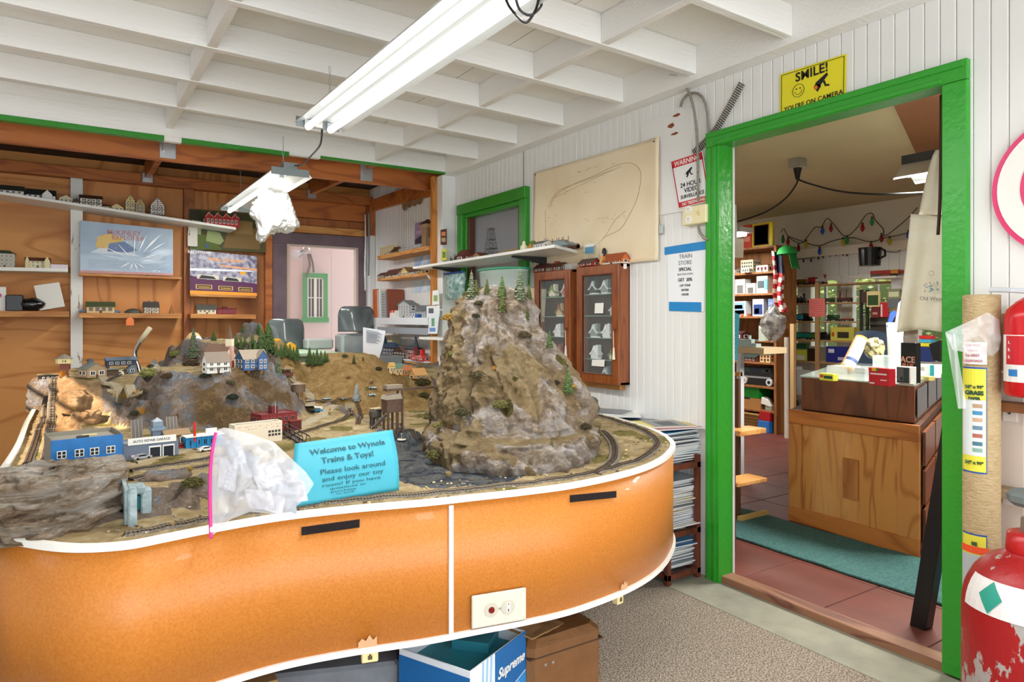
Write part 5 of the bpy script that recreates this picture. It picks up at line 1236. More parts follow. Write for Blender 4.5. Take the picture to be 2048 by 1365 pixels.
hA(s1,82,50,9,11,'low white model house with black gabled roof, second on the top shelf',wall='e9e9e2',roof='2c2f2c',win=(5,1),extra=lambda t,W2,D2,h,rh: MB().m(hexc('e9e9e2')).ext([(W2*.1,0),(W2*.8,0),(W2*.8,h),(W2*.45,h+rh*.8),(W2*.1,h)],-D2-.02,-D2+.03,'y').build('front_gable',t))
hA(s1,132,24,9,6,'beige model cottage in front of the white post on the top shelf',wall='dccfa8',roof='8a6a4c',win=(3,1),kind='cross')
hA(s1,152,15,5,6,'tiny black roofed model barn beside the beige cottage',wall='4b4438',roof='2e2a26',win=(1,1),kind='cross')
hA(s1,182,40,16,7,'white model inn with brown roof on the top shelf',wall='e8e6d2',roof='5a3a26',win=(4,2),timber=TB_)
hA(s1,214,16,5,4,'tiny beige model kiosk left of the orange roofed one',wall='cdbf9c',roof='6a4a3a',win=(2,1))
hA(s1,233,24,6,7,'small model shop with orange roof on the top shelf',wall='e4cf9a',roof='c46a2c',win=(3,1),kind='cross')
hA(s1,260,18,22,14,'tall yellow half-timbered model town house on the top shelf',wall='e3cf8c',roof='5a3f2c',win=(3,3),kind='cross',timber=TB_)
hA(s1,279,19,18,14,'tall tan half-timbered model town house touching the yellow one',wall='c9b07e',roof='5a4632',win=(3,3),kind='cross',timber=TB_)
hA(s1,314,26,22,16,'white and dark brown half-timbered model house standing alone on the top shelf',wall='ece8dc',roof='4a3226',win=(4,3),kind='cross',timber='4a2620',base='6a2a26')
p=s1(442);sA=dep(Vector(p))/FPX
def saw(t,W2,D2,h,rh):
    b=MB().m(hexc('b03430'))
    for i in range(4): x=-W2+i*W2/2;b.ext([(x,h),(x+W2/2,h),(x+W2/2*.35,h*1.5)],-D2,D2,'y')
    b.m(hexc('e8b8a8'))
    for i in range(4): x=-W2+i*W2/2;b.bx((x+W2*.17,-D2,h*1.3),(W2*.42,.002,h*.06),0,0,-.9).bx((x+W2*.34,-D2,h*1.28),(W2*.4,.002,h*.06),0,0,.65)
    b.build('sawtooth_roof',t)
house('model_factory','red model brick factory with four sawtooth gables at the right end of the top shelf',(p[0],p[1]-.02,p[2]),-.02,64*sA,.09,17*sA,0,'b5332f','5b5450',(8,1),'flat',cat='model building',extra=saw,door=None)
hA(s2,10,34,28,7,'grey stone model mansion with green roof at the far left shelf',wall='b9b2a0',roof='3d5446',win=(4,3),kind='hip')
hA(s2,76,42,15,6,'pale yellow model manor with stepped gables on the left white shelf',wall='dfd3a2',roof='6a3a2c',win=(5,2),kind='gable',extra=lambda t,W2,D2,h,rh: (MB().m(hexc('dfd3a2')).ext([(W2*.55,0),(W2,0),(W2,h),(W2*.78,h+rh*1.3),(W2*.55,h)],-D2-.02,-D2+.02,'y').ext([(-W2,0),(-W2*.7,0),(-W2*.7,h),(-W2*.85,h+rh*1.3),(-W2,h)],-D2-.02,-D2+.02,'y').build('end_gables',t)))
p=s2(118);b=MB().m(hexc('d9cbd6',.25)).bevbox(p[0]-.06,p[0]+.06,p[1]-.04,p[1]+.04,p[2],p[2]+.035,.003);tag(b.build('boxed_model'),'shiny pale mauve wrapped box beside the yellow manor','box')
p=s3(2,6.50);b=MB().m(OFFW).box(p[0]-.06,p[0]+.03,p[1],p[1]+.05,p[2],p[2]+.185);t_=b.build('carton');tag(t_,'white carton with a pink oval mark at the far left shelf edge','box');MB().m(hexc('d9538f')).lathe([(.02,0),(.02,.001)],n=14).build('pink_mark',t_).rotation_euler=(pi/2,0,0);t_.children[0].location=(.0,-.026,.12)
p=s3(30,6.5);b=MB().m(hexc('1d2024',.35)).bevbox(p[0]-.058,p[0]+.052,p[1]-.03,p[1]+.08,p[2],p[2]+.125,.006);tag(b.build('black_box'),'upright black box on the wooden shelf at far left','box')
b=MB().m(mat('black_poly_bag',hx('101216'),.18,bump=(20,.5),coat=.5));p=s3(64,6.5)
b.grid(lambda u,v: tuple(Vector((p[0]+.085*cos(2*pi*u)*cos(pi*(v-.5))*(1+.2*noise.noise((u*6,v*6,1))),p[1]+.05*sin(2*pi*u)*cos(pi*(v-.5)),p[2]+.052+.05*sin(pi*(v-.5))*(1+.25*noise.noise((u*7,v*5,3)))))),26,14);tag(b.build('black_bag',smooth=True),'glossy black wrapped bundle lying between black box and white box','bag')
p=s3(105,6.5);o=tag(MB().m(hexc('e3e2da',.5)).bevbox(-.085,.085,-.02,.02,0,.20,.002).build('white_box',origin=(0,0,0)),'plain white flat box leaning to the left on the wooden shelf','box');o.location=(p[0],p[1]+.02,p[2]+.02);o.rotation_euler=(-.12,-.20,0)
hA(s5,201,50,14,8,'model station with green roof and arched openings in the middle bay',wall='d9c492',roof='4d5a3a',win=(4,1),frame='8a6a44')
hA(s5,302,28,13,10,'half-timbered stone model house with slate roof in the middle bay',wall='cfc4a8',roof='4a4644',win=(3,2),timber='5a3a28',chim=(-.3,.6))
p=s5(266);tag(MB().m(hexc('4a4e48')).lathe([(.055,0),(.05,.02),(.03,.035),(.004,.042)],p,16,1.2,.7).build('model_hut'),'low round dark roofed model hut above the orange price tag','model building')
for px_,col,lab in ((166,'3c5468','small dark blue model car at the left end of the middle shelf'),(233,'3f6088','small blue model car right of the green station')):
    p=s5(px_);t=thing('model_car',lab,'model vehicle',p);MB().m(hexc(col,.3)).ext([(-.03,.005),(.03,.005),(.03,.014),(.014,.024),(-.018,.024),(-.03,.014)],-.012,.012,'y').build('body',t);MB().m(BLACK).frus((-.018,-.014,.005),(-.018,.014,.005),.005,.005,8).build('wheel',t);MB().m(BLACK).frus((.018,-.014,.005),(.018,.014,.005),.005,.005,8).build('wheel',t)
q=onY(260,644,6.44);t=thing('price_tag','orange paper price tag hanging from the middle shelf','tag',q);MB().m(hexc('f2854a')).ext([(-.028,-.03),(.028,-.03),(.028,.018),(.012,.034),(-.012,.034),(-.028,.018)],-.001,.001,'y').build('card',t);MB().m(OFFW).tube([(0,0,.032),(.002,.002,.07)],.0012,4).build('string',t)
p=s5(343);tag(MB().m(hexc('9a6a3c')).lathe([(.022,0),(.01,.04),(.002,.085)],p,9).build('wood_cone'),'small pointed wooden piece at the right end of the middle shelf','ornament')
hA(s7,412,36,10,8,'cream model engine shed with grey glazed roof in the right bay',wall='e0d5ae',roof='53564f',win=(4,1),chim=(-.4,.5))
p=s7(452);t=thing('model_caboose','dark red model goods shed with flat roof in the right bay','model building',p);MB().m(hexc('84242e')).box(-.082,.082,-.035,.035,.005,.048).build('body',t);MB().m(hexc('5a1a22')).box(-.088,.088,-.04,.04,.048,.056).box(-.03,.01,-.02,.02,.056,.07).build('roof',t);winparts(t,-.075,.075,.008,.045,-.035,4,1,hexc('b0505a'))
# shrink wrapped set box
def boxA(px0,px1,pyt0,pyt1,pyb0,pyb1,yf,dpt,name,label,m_):
    t=thing(name,label,'boxed train set',((onY(px0,500,yf).x+onY(px1,500,yf).x)/2,yf+dpt/2,onY(px0,pyb0,yf).z))
    bl,br,tl,tr=onY(px0,pyb0,yf),onY(px1,pyb1,yf),onY(px0,pyt0,yf),onY(px1,pyt1,yf);o=Vector((0,dpt,0))
    MB().m(m_).add([bl,br,tr,tl,bl+o,br+o,tr+o,tl+o],[(0,1,2,3),(4,7,6,5),(0,4,5,1),(1,5,6,2),(2,6,7,3),(3,7,4,0)]).build('carton',t,w=True,bev=.002)
    def at(u,v,lift=.001): q=bl.lerp(br,u).lerp(tl.lerp(tr,u),v);return Vector((q.x,yf-lift,q.z))
    ex=(br-bl);ex.y=0
    return t,at,ex.normalized(),(br-bl).length,(tl-bl).length
BLUEB=mat('pale_blue_print',hx('a9bfd0'),.4,var=(5,hx('6f94b8'),.3),coat=.3)
t,at,ex,w_,h_=boxA(160,346,441,459,546,552,6.52,.06,'train_set_box','pale blue shrink-wrapped train set box showing a yellow locomotive',BLUEB)
b=MB().m(hexc('c07a72'));b.add([at(0,0),at(1,0),at(1,.05),at(0,.05)],[(0,1,2,3)])
b.m(hexc('d9b23c')).add([at(.16,.52),at(.27,.42),at(.30,.60),at(.42,.62),at(.46,.72),at(.30,.80),at(.18,.72)],[(0,1,2,3,4,5,6)]);b.m(hexc('2f5f9a')).add([at(.28,.44,.002),at(.50,.44,.002),at(.60,.50,.002),at(.46,.66,.002),at(.30,.60,.002)],[(0,1,2,3,4)]);b.m(hexc('cfd9e4')).add([at(.10,.40,.0015),at(.62,.38,.0015),at(.5,.47,.0015),at(.2,.50,.0015)],[(0,1,2,3)])
b.m(hexc('5c6f80'))
for i in range(5): b.add([at(.08,.12+i*.035,.002),at(.92,.11+i*.035,.002),at(.92,.115+i*.035,.002),at(.08,.125+i*.035,.002)],[(0,1,2,3)])
for i in range(4): b.add([at(.66,.34+i*.035,.002),at(.92,.33+i*.035,.002),at(.92,.337+i*.035,.002),at(.66,.347+i*.035,.002)],[(0,1,2,3)])
b.build('printed_cover',t,w=True)
text('McKINLEY',.055,hexc('b0605e'),t,place(at(.46,.83,.002)-t.location,ex,(0,0,1)),bold=.0008);text('EXPLORER',.05,hexc('b0605e'),t,place(at(.50,.73,.002)-t.location,ex,(0,0,1)),bold=.0006)
b=MB().m(mat('shrink_wrap',(1,1,1),.08,alpha=.13,spec=1));rr=random.Random(2)
def wr(u,v):
    du,dv=(u-.56)*1.7,v-.28;a=atan2(dv,du);r=hypot(du,dv);q=at(u,v,.003+.010*abs(noise.noise((a*5,r*1.5,1)))*min(1,r*4)*max(0,1.15-r));return tuple(q)
b.grid(wr,60,40);b.build('plastic_wrap',t,w=True,rec=False)
b=MB().m(hexc('f6fafc',.2))  # opaque white slivers painted as glints along the wrap folds
for a,r0,r1,wd in ((1.52,.1,.55,.022),(1.15,.2,.62,.03),(.85,.25,.80,.04),(.62,.35,.75,.02),(.35,.1,.5,.015),(2.3,.1,.45,.014),(2.7,.15,.6,.016),(-2.6,.05,.3,.014),(-.6,.05,.25,.014),(-1.2,.03,.2,.02),(-1.9,.03,.2,.02),(.05,.1,.45,.01),(3.0,.1,.65,.01)):
    du=Vector((cos(a)/1.7,sin(a)));nn=Vector((-sin(a)/1.7,cos(a)));g=lambda r,k: at(min(.99,max(.01,.56+du.x*r+nn.x*k)),min(.99,max(.01,.28+du.y*r+nn.y*k)),.006+.004*r)
    b.add([g(r0,-wd*.2),g((r0+r1)/2,-wd*.5),g(r1,0),g((r0+r1)/2,wd*.6)],[(0,1,2,3)])
b.build('wrap_glint',t,w=True)
PURP=mat('snowy_forest_print',hx('b7b5c4'),.35,var=(26,hx('5f5a78'),.12),coat=.2)
t,at,ex,w_,h_=boxA(380,514,499,513,588,592,6.52,.06,'train_set_box','purple and white train set box with orange lettering and carriage windows',PURP)
b=MB().m(hexc('5a2a52')).add([at(0,.08),at(1,.07),at(1,.30),at(.6,.36),at(.25,.34),at(0,.42)],[(0,1,2,3,4,5)]).m(hexc('f0a030')).add([at(0,0),at(1,0),at(1,.075),at(0,.075)],[(0,1,2,3)]).m(hexc('e8a878')).add([at(.45,.67,.0015),at(1,.63,.0015),at(1,.68,.0015),at(.42,.71,.0015)],[(0,1,2,3)])
b.m(hexc('e8ecf4')).add([at(0,.52,.0012),at(.95,.60,.0012),at(.9,.63,.0012),at(.3,.60,.0012),at(0,.58,.0012)],[(0,1,2,3,4)]).m(hexc('f0a820')).add([at(.78+.05*cos(k*pi/6),.55+.04*sin(k*pi/6),.002) for k in range(12)],[tuple(range(12))])
for u,v,uw in ((.20,.17,.12),(.52,.16,.11),(.82,.15,.11)): b.m(hexc('c9a468')).add([at(u-uw,v-.05,.002),at(u+uw,v-.05,.002),at(u+uw,v+.05,.002),at(u-uw,v+.05,.002)],[(0,1,2,3)]);b.m(hexc('3a2a20')).add([at(u-uw*.85,v-.035,.0028),at(u+uw*.85,v-.035,.0028),at(u+uw*.85,v+.035,.0028),at(u-uw*.85,v+.035,.0028)],[(0,1,2,3)]);b.m(hexc('b08a4a')).add([at(u-uw*.7,v-.02,.0034),at(u+uw*.7,v-.02,.0034),at(u+uw*.7,v+.01,.0034),at(u-uw*.7,v+.01,.0034)],[(0,1,2,3)])
for u,v,uw in ((.26,.40,.16),(.62,.38,.14)): b.m(hexc('d9d0c0')).add([at(u-uw,v-.05,.002),at(u+uw,v-.05,.002),at(u+uw,v+.05,.002),at(u-uw,v+.05,.002)],[(0,1,2,3)]);b.m(hexc('2a2f33')).add([at(u-uw*.85,v-.04,.0028),at(u+uw*.75,v-.04,.0028),at(u+uw*.5,v+.02,.0028),at(u-uw*.6,v+.04,.0028)],[(0,1,2,3)])
b.build('printed_cover',t,w=True)
text('BACHMANN',.032,OFFW,t,place(at(.13,.95,.002)-t.location,ex,(0,0,1)),bold=.0004);text('White Christmas',.042,hexc('f0b070'),t,place(at(.52,.83,.002)-t.location,ex,(0,0,1)),bold=.0012)
# olive landscape poster behind
a,c=onY(378,418,6.61),onY(538,500,6.61);t=thing('landscape_board','dark olive board with pale green shapes and grey squares hung behind the purple box','poster',((a.x+c.x)/2,6.61,c.z-.03))
def pa(px,py,l=0): q=onY(px,py,6.60-l);return (q.x,6.60-l,q.z)
MB().m(hexc('4c4a22')).box(a.x,1.53,6.602,6.612,c.z-.03,a.z).build('board',t,w=True)
b=MB();
for col,pts in (('55661c',[(380,468),(410,470),(430,485),(445,500),(380,500)]),('9aa870',[(415,460),(440,466),(448,482),(440,490),(412,482)]),('a9b08a',[(384,440),(402,442),(402,470),(386,466)]),('5b5f63',[(404,440),(450,446),(448,466),(404,460)]),('7d6232',[(458,452),(520,458),(520,500),(446,496)]),('9a7a44',[(470,440),(505,444),(505,470),(468,466)]),('3a5a9a',[(412,488),(417,488),(417,496),(412,496)]),('3c3a1c',[(380,420),(402,420),(402,440),(380,438)])):
    b.m(hexc(col)).add([pa(x,y,.002+.0008*len(b.f)) for x,y in pts],[tuple(range(len(pts)))])
b.build('printed_shapes',t,w=True)
# ---- alcove side shelves along wall_right -----------------------
def shelfB(px0,px1,py,th,xf,m_,label,xb=XB):
    a,c=onX(px0,py,xf),onX(px1,py,xf);z=onX((px0+px1)/2,py,xf).z
    tag(MB().m(m_).box(xf,xb-.001,min(a.y,c.y),max(a.y,c.y),z-th,z).build('wall_shelf',bev=.002),label,'shelf')
    return z
XF=2.41
def zB(px,py,x=XF): return onX(px,py,x).z
y6,y7=onX(862,500,XF).y,onX(759,500,XF).y
def sB(py0,px0,th,m_,label):
    z=zB(px0,py0);tag(MB().m(m_).box(XF,XB-.001,YL+.12,6.05,z-th,z).build('wall_shelf',bev=.002),label,'shelf');return z
z8=sB(511,762,.035,PINEY,'orange wooden shelf, topmost at the side of the alcove');z9=sB(557,762,.022,PINEY,'pale wooden shelf, second from top at the side of the alcove')
z10=sB(636,762,.06,hexc('e3e8ee',.5),'thick white shelf with books at the side of the alcove');z11=z10-.085
tag(MB().m(hexc('9aa0a8')).box(XF,XF+.03,YL+.12,6.05,z11-.055,z11).build('support_rail'),'grey rail just under the white book shelf','shelf rail')
z12=sB(713,762,.012,hexc('d9dde2',.5),'thin white shelf at the bottom of the alcove side with castle models')
tag(MB().m(PINEY).box(XF+.01,XF+.012,YL+.14,5.9,z12-.03,z12-.013).build('shelf_edge_strip'),'narrow wooden strip under the thin white shelf','strip')
for zc,lab in ((z9-.022,'white triangular bracket under the second alcove side shelf'),): tag(MB().m(OFFW).ext([(XF,zc),(XB,zc),(XB,zc-.2)],YL+.13,YL+.15,'y').build('shelf_bracket'),lab,'bracket')
def hB(px,z,wpx_,hpx,rpx,label,dpt=.075,x=2.49,**k):
    q=onX(px,600,x);D=dep(q);foreshort=1.0/(abs(cos(YAW))*.0+abs((onX(px-5,600,x).y-onX(px+5,600,x).y)/10*FPX/D)**-1)
    yy0=onX(px+wpx_/2,600,x).y;yy1=onX(px-wpx_/2,600,x).y;s=D/FPX
    return house(k.pop('name','model_house'),label,(x,q.y,z),-pi/2,(yy1-yy0)*.93,dpt,hpx*s,rpx*s,**k)
hB(778,z8,24,17,3,'cream model hotel with many windows at the left of the top side shelf',wall='dcc68c',roof='b89a5a',win=(6,3),kind='flat')
hB(793,z8,14,6,8,'brown roofed model barn beside the cream hotel',wall='8a6248',roof='5c3a2c',win=(2,1))
for i in range(6):
    px_=803+i*7.4;q=onX(px_,600,2.45);t=thing('tank_wagon','x','model wagon',(2.45,q.y,z8));MB().m(hexc('b9bcc0',.3)).frus((0,-.036,.018),(0,.036,.018),.013,.013,10).frus((0,-.004,.03),(0,.004,.038),.005,.005,8).build('tank',t,smooth=False);MB().m(BLACK).box(-.008,.008,-.04,.04,.003,.007).build('chassis',t)
    t['label']='silver grey model tank wagon in the row on the top side shelf';t['group']='tank wagons on the top side shelf'
q=onX(855,600,2.47);s=dep(q)/FPX;t=thing('model_tower','tall tan model water tower before the purple castle poster','model building',(2.47,q.y,z8))
MB().m(hexc('9a7a58')).box(-.034,.034,-.04,.04,0,.16).build('shaft',t);MB().m(hexc('a88a68')).box(-.044,.044,-.052,.052,.16,.19).build('gallery',t);MB().m(hexc('4a3a34')).frus((0,0,.19),(0,0,.235),.072,.004,4,ph=pi/4).build('roof',t)
tag(MB().m(hexc('7a5a44')).box(2.43,2.5,q.y-.13,q.y-.07,z8,z8+.07).build('model_block'),'small brown model building right of the tan tower','model building')
for px_,w0,h0,r0,wc,rc,lab in ((769,14,8,5,'8f8478','6a4a40','grey model house, leftmost on the second side shelf'),(791,28,9,8,'d8cfc8','70463c','white model terrace with red brown roof on the second side shelf'),(816,14,9,9,'d9c48a','9a7a48','yellow steep roofed model house on the second side shelf'),(832,14,7,6,'d5cfc9','6a4a48','pale model house with dark roof in front of the yellow chalet'),(845,18,9,9,'c4a868','6b4c30','yellow model chalet, rightmost on the second side shelf')):
    hB(px_,z9,w0,h0,r0,lab,wall=wc,roof=rc,win=(3,1),kind='gable' if px_ != 816 else 'cross',timber=TB_ if px_ > 840 else None)
# books on the white shelf
zz_=z10
for i,(px_,wd,hh,col,ln,lab) in enumerate(((760,.045,.27,'b8633c',.0,'orange brown book at the left end of the row'),(765,.03,.27,'d9692e',.05,'bright orange book leaning in the row'),(769,.02,.26,'c9c4bc',.1,'pale grey thin book leaning in the row'),(773,.026,.27,'e8e6e0',.12,'white book leaning in the row'),(781,.09,.24,'aab0b4',.12,'thick grey binder with ruled spine'),(789,.03,.26,'8a4a34',.16,'brown book at the right end of the row'))):
    q=onX(px_,600,2.48);o=tag(MB().m(hexc(col)).bevbox(-.075,.085,-wd/2,wd/2,0,hh,.002).build('book',origin=(0,0,0)),lab+' on the white alcove shelf','book');o.location=(2.49,q.y,z10+.001);o.rotation_euler=(-ln*.6,0,0)
    if i == 4:
        b=MB().m(hexc('5f666c'))
        for k in range(9): b.box(-.0765,-.075,-wd*.42,wd*.42,.02+k*.024,.026+k*.024)
        b.build('spine_lines',o)
q=onX(790,600,2.44);t=thing('medicine_box','small white box with red tabs in front of the books','box',(2.44,q.y,z10));MB().m(OFFW).box(-.03,.03,-.07,.05,0,.065).build('carton',t);MB().m(hexc('d03a3a')).box(-.032,-.03,-.06,-.02,.045,.066).box(-.032,-.03,.0,.04,.045,.066).build('red_tabs',t)
hB(815,z10,24,26,8,'tall grey unpainted model apartment house on the white alcove shelf',wall='b3b8bb',roof='7d8486',win=(4,4),kind='cross');hB(833,z10,12,10,3,'small pale grey model kiosk with figures on the white alcove shelf',wall='cfd6d9',roof='9fb0b8',win=(2,1));hB(850,z10,20,16,8,'grey model house with dark roof at the right of the white alcove shelf',wall='9ba3a8',roof='6b7276',win=(4,2),kind='gable')
q=onX(835,600,2.43);tag(MB().m(hexc('2f62a8')).box(2.42,2.45,q.y-.03,q.y+.03,z10,z10+.03).build('blue_block'),'tiny blue block before the grey kiosk','block')
def turret(col,roof,xoff=1):
    def f(t,W2,D2,h,rh): MB().m(hexc(col)).frus((xoff*W2,-D2*.6,0),(xoff*W2,-D2*.6,h*1.25),W2*.22,W2*.22,8).build('turret',t);MB().m(hexc(roof)).frus((xoff*W2,-D2*.6,h*1.25),(xoff*W2,-D2*.6,h*1.25+W2*.9),W2*.3,.001,8).build('turret_roof',t)
    return f
hB(784,z12,28,18,10,'dark blue grey model manor with corner turret on the lowest alcove shelf',wall='4a5f74',roof='3c5068',win=(4,2),kind='hip',extra=turret('4a5f74','33465c',-1))
hB(806,z12,24,13,11,'brown and white gabled model inn on the lowest alcove shelf',wall='a58c7c',roof='7a6258',win=(4,2),kind='cross',timber=TB_,x=2.46)
hB(827,z12,22,20,7,'red brick model manor with dark turret on the lowest alcove shelf',wall='8a3a34',roof='4a5058',win=(4,2),kind='hip',extra=turret('8a3a34','3f464e',.9))
hB(842,z12,26,8,4,'red and white model fire station with red tower on the lowest alcove shelf',wall='c93a34',roof='e8e0d8',win=(3,1),kind='flat',x=2.44,extra=lambda t,W2,D2,h,rh: MB().m(hexc('d8201c')).box(W2*.1,W2*.4,-.01,.015,0,h*2.8).build('hose_tower',t))
q=onX(781,600,2.53);tag(MB().m(hexc('d8cfae')).box(2.5,2.58,q.y-.1,q.y+.12,z12,z12+.19).build('tan_carton'),'tan carton standing behind the blue manor on the lowest alcove shelf','box')
# blue and white boxes under the lowest shelf
b=MB().m(hexc('a9cfe6',.4)).bevbox(2.35,2.52,5.2,5.75,z12-.09,z12-.04,.006);tag(b.build('blue_packet'),'pale blue packet just under the lowest alcove shelf','packet')
tag(MB().m(hexc('7a5a40')).box(2.36,2.58,YL+.16,6.0,z12-.12,z12-.10).build('wall_shelf'),'dark shelf board behind the cabins, lowest of all','shelf')
# posters on the alcove side wall and narrow cards
def posterB(pts,x,m_,name,label,extra=None):
    v=[onX(a,b_,x) for a,b_ in pts];t=thing(name,label,'poster',sum(v,Vector())/4)
    b=MB().m(m_).add(v+[p+Vector((.003,0,0)) for p in v],[(0,1,2,3),(4,7,6,5),(0,4,5,1),(1,5,6,2),(2,6,7,3),(3,7,4,0)]);b.build('sheet',t,w=True)
    if extra: extra(t,lambda a,b_,l=.001: onX(a,b_,x-l))
    return t
def castle(t,P_):
    b=MB();b.m(hexc('4a3f50')).add([P_(830,488),P_(850,488),P_(845,470),P_(838,474),P_(830,480)],[(0,1,2,3,4)]).m(hexc('c9a8c0')).add([P_(832,462),P_(868,455),P_(868,462),P_(832,470)],[(0,1,2,3)]);b.build('clouds_and_hill',t,w=True)
posterB([(829,490),(871,480),(871,436),(830,447)],XB-.004,mat('purple_sky_print',hx('7a6498'),.4,var=(9,hx('b8a0c4'),.2)),'castle_poster','purple sky poster pinned at the top of the alcove side wall',castle)
posterB([(827,533),(866,528),(866,498),(828,507)],XB-.004,mat('blue_snow_print',hx('8fb0dc'),.4,var=(9,hx('d5e4f2'),.15)),'mountain_poster','blue snowy mountain poster between the two wooden side shelves')
posterB([(824,586),(868,582),(870,560),(827,562)],XB-.004,mat('pale_blue_print2',hx('a9c9e8'),.4,var=(9,hx('e4eef6'),.2)),'sea_poster','pale blue seascape poster above the grey model houses')
def cardsB(pts,x,col,name,label,dots):
    def ex(t,P_):
        b=MB()
        for cx_,cy_,w0,h0,c_ in dots: b.m(hexc(c_)).add([P_(cx_-w0,cy_+h0),P_(cx_+w0,cy_+h0),P_(cx_+w0,cy_-h0),P_(cx_-w0,cy_-h0)],[(0,1,2,3)])
        b.build('print',t,w=True)
    posterB(pts,x,hexc(col),name,label,ex)
cardsB([(881,490),(893,490),(893,458),(881,460)],2.465,'5a2f26','photo_card','small dark red framed picture on the white corner post',[(887,468,4,4,'d98a5a'),(887,480,4,4,'b8a878')])
cardsB([(882,522),(893,520),(892,497),(883,500)],2.465,'dcd650','photo_card','small yellow card on the white corner post above the shelf',[(888,510,3,6,'6a8a4a')])
cardsB([(864,611),(878,609),(877,580),(865,582)],2.415,'eef0ee','greeting_card','white card with a green wreath hung on the orange stud',[(871,597,4,6,'8aa860')])
cardsB([(853,636),(879,634),(879,611),(853,613)],2.405,'e6ebee','greeting_card','white card with a small dark photo hung on the orange stud',[(862,622,5,5,'5a6068')])
cardsB([(856,668),(874,668),(878,628),(858,630)],2.40,'dfe8f0','greeting_card','tall blue and white card lowest on the orange stud',[(866,645,3,8,'6a9a78'),(865,660,6,4,'6f8fc8')])
# security camera and brown scalloped board
q=onY(757,392,6.50);t=thing('security_camera','small white bullet security camera with dark lens in the alcove corner','camera',q)
M_=Matrix.Translation(q)
MB().m(OFFW).box(q.x-.02,q.x+.035,6.51,6.55,q.z-.10,q.z-.02).tube([(q.x+.02,6.51,q.z-.06),(q.x+.07,6.46,q.z-.04),(q.x+.07,6.42,q.z+.0)],.012,8).build('bracket',t,w=True);MB().m(DGREY).frus((q.x+.05,6.48,q.z+.06),(q.x+.035,6.36,q.z+.04),.035,.035,14).m(BLACK).frus((q.x+.035,6.36,q.z+.04),(q.x+.034,6.355,q.z+.039),.026,.026,14).build('camera_body',t,w=True)
q=onX(822,402,XB-.02);t=thing('scalloped_valance','brown rounded wooden slats hung near the alcove ceiling','ornament',q)
for i in range(4):
    y_=onX(806+i*9.5,400,XB-.02).y;y2=onX(806+(i+1)*9.5,400,XB-.02).y;zt=onX(806+i*9.5,389-i*2,XB-.02).z;zb_=onX(806+i*9.5,420-i*3+(3 if i in (0,) else 0),XB-.02).z;w_=(y_-y2)*.97;ym=(y_+y2)/2
    MB().m(mat('weathered_brown_slat',hx('9a7a58'),.8,var=(20,hx('7d6248'),.2))).ext([(ym-w_/2,zt),(ym+w_/2,zt)]+[(ym+w_/2*cos(k*pi/8),zb_+w_/2-w_/2*sin(k*pi/8)) for k in range(9)],XB-.03,XB-.018,'x').build('slat',t,w=True)
wire('conduit',[(2.47,6.52,2.28),(2.475,6.52,2.0),(2.47,6.52,1.7),(2.475,6.52,1.5)],.010,STEEL,'grey vertical conduit in the alcove corner','conduit')
wire('conduit',[(2.50,6.5,2.28),(2.505,6.5,1.9),(2.50,6.5,1.65)],.008,GREY,'thinner grey pipe beside the alcove corner conduit','conduit')
# flood light on pink shed
q=onY(610,507,7.30);t=thing('flood_light','twin chrome outdoor flood lamp on the pink wall seen through the glass','outdoor lamp',q)
MB().m(STEEL).lathe([(.01,.07),(.03,.05),(.065,0)],(q.x,q.y-.03,q.z+.02),18).build('lamp_head',t,w=True,smooth=True);b=MB().m(STEEL);b.frus((q.x-.03,q.y,q.z+.01),(q.x-.12,q.y-.05,q.z-.02),.025,.055,16).build('lamp_head',t,w=True);MB().m(hexc('6a5a50')).tube([(q.x+.04,q.y+.02,q.z),(q.x+.06,q.y+.02,q.z-.12),(q.x+.02,q.y+.02,q.z-.25)],.012,6).tube([(q.x+.06,q.y+.02,q.z),(q.x+.09,q.y+.02,q.z-.1),(q.x+.1,q.y+.02,q.z-.2)],.01,6).build('cable',t,w=True)
# dark covers behind the ridge
BZ=.965
def cover(name,label,px0,px1,py0,py1,Y,m_,top=.45):
    a,c=onY(px0,py1,Y),onY(px1,py0,Y);a.z=max(a.z,BZ) if Y > 5.7 else a.z;t=thing(name,label,'container',((a.x+c.x)/2,Y,a.z))
    w_=(c.x-a.x)/2;h_=c.z-a.z;cx_=(a.x+c.x)/2
    b=MB().m(m_);b.grid(lambda u,v: (cx_+w_*((u-.5)*2)*(1 if v < .6 else 1-.35*((v-.6)/.4)**2),Y-.10*sin(pi*u)*(1-.5*v),a.z+h_*(v if v < .6 else .6+.4*sin((v-.6)/.4*pi/2))),16,14);b.build('cover',t,w=True,smooth=True,sol=.006);return t,a,c
DP=mat('smoky_dark_plastic',hx('2f3638'),.2,var=(3,hx('6d7678'),.25),coat=.5,bump=(6,.3))
cover('smoky_bin','smoky grey plastic cover behind the orange ornaments',534,608,638,700,5.75,DP)
t,a,c=cover('dome_cover','dark glossy domed cover with a crumpled reflection left of the printed letter',676,748,614,664,5.6,DP)
tag(MB().m(mat('clouded_plastic',hx('a9b0b0'),.25,var=(5,hx('7a8486'),.2),bump=(8,.3))).bevbox(onY(680,660,5.6).x,onY(742,660,5.6).x,5.55,5.75,.9,onY(680,668,5.6).z,.02).build('clear_tub'),'clouded clear plastic tub under the dark domed cover','container')
tag(MB().m(mat('greyish_rolls',hx('aab0ac'),.4,bump=(10,.5))).bevbox(onY(608,680,5.7).x,onY(660,680,5.7).x,5.6,5.75,BZ,onY(608,678,5.6).z,.015).build('wrapped_roll'),'grey plastic wrapped roll on the pale green ledge','roll')
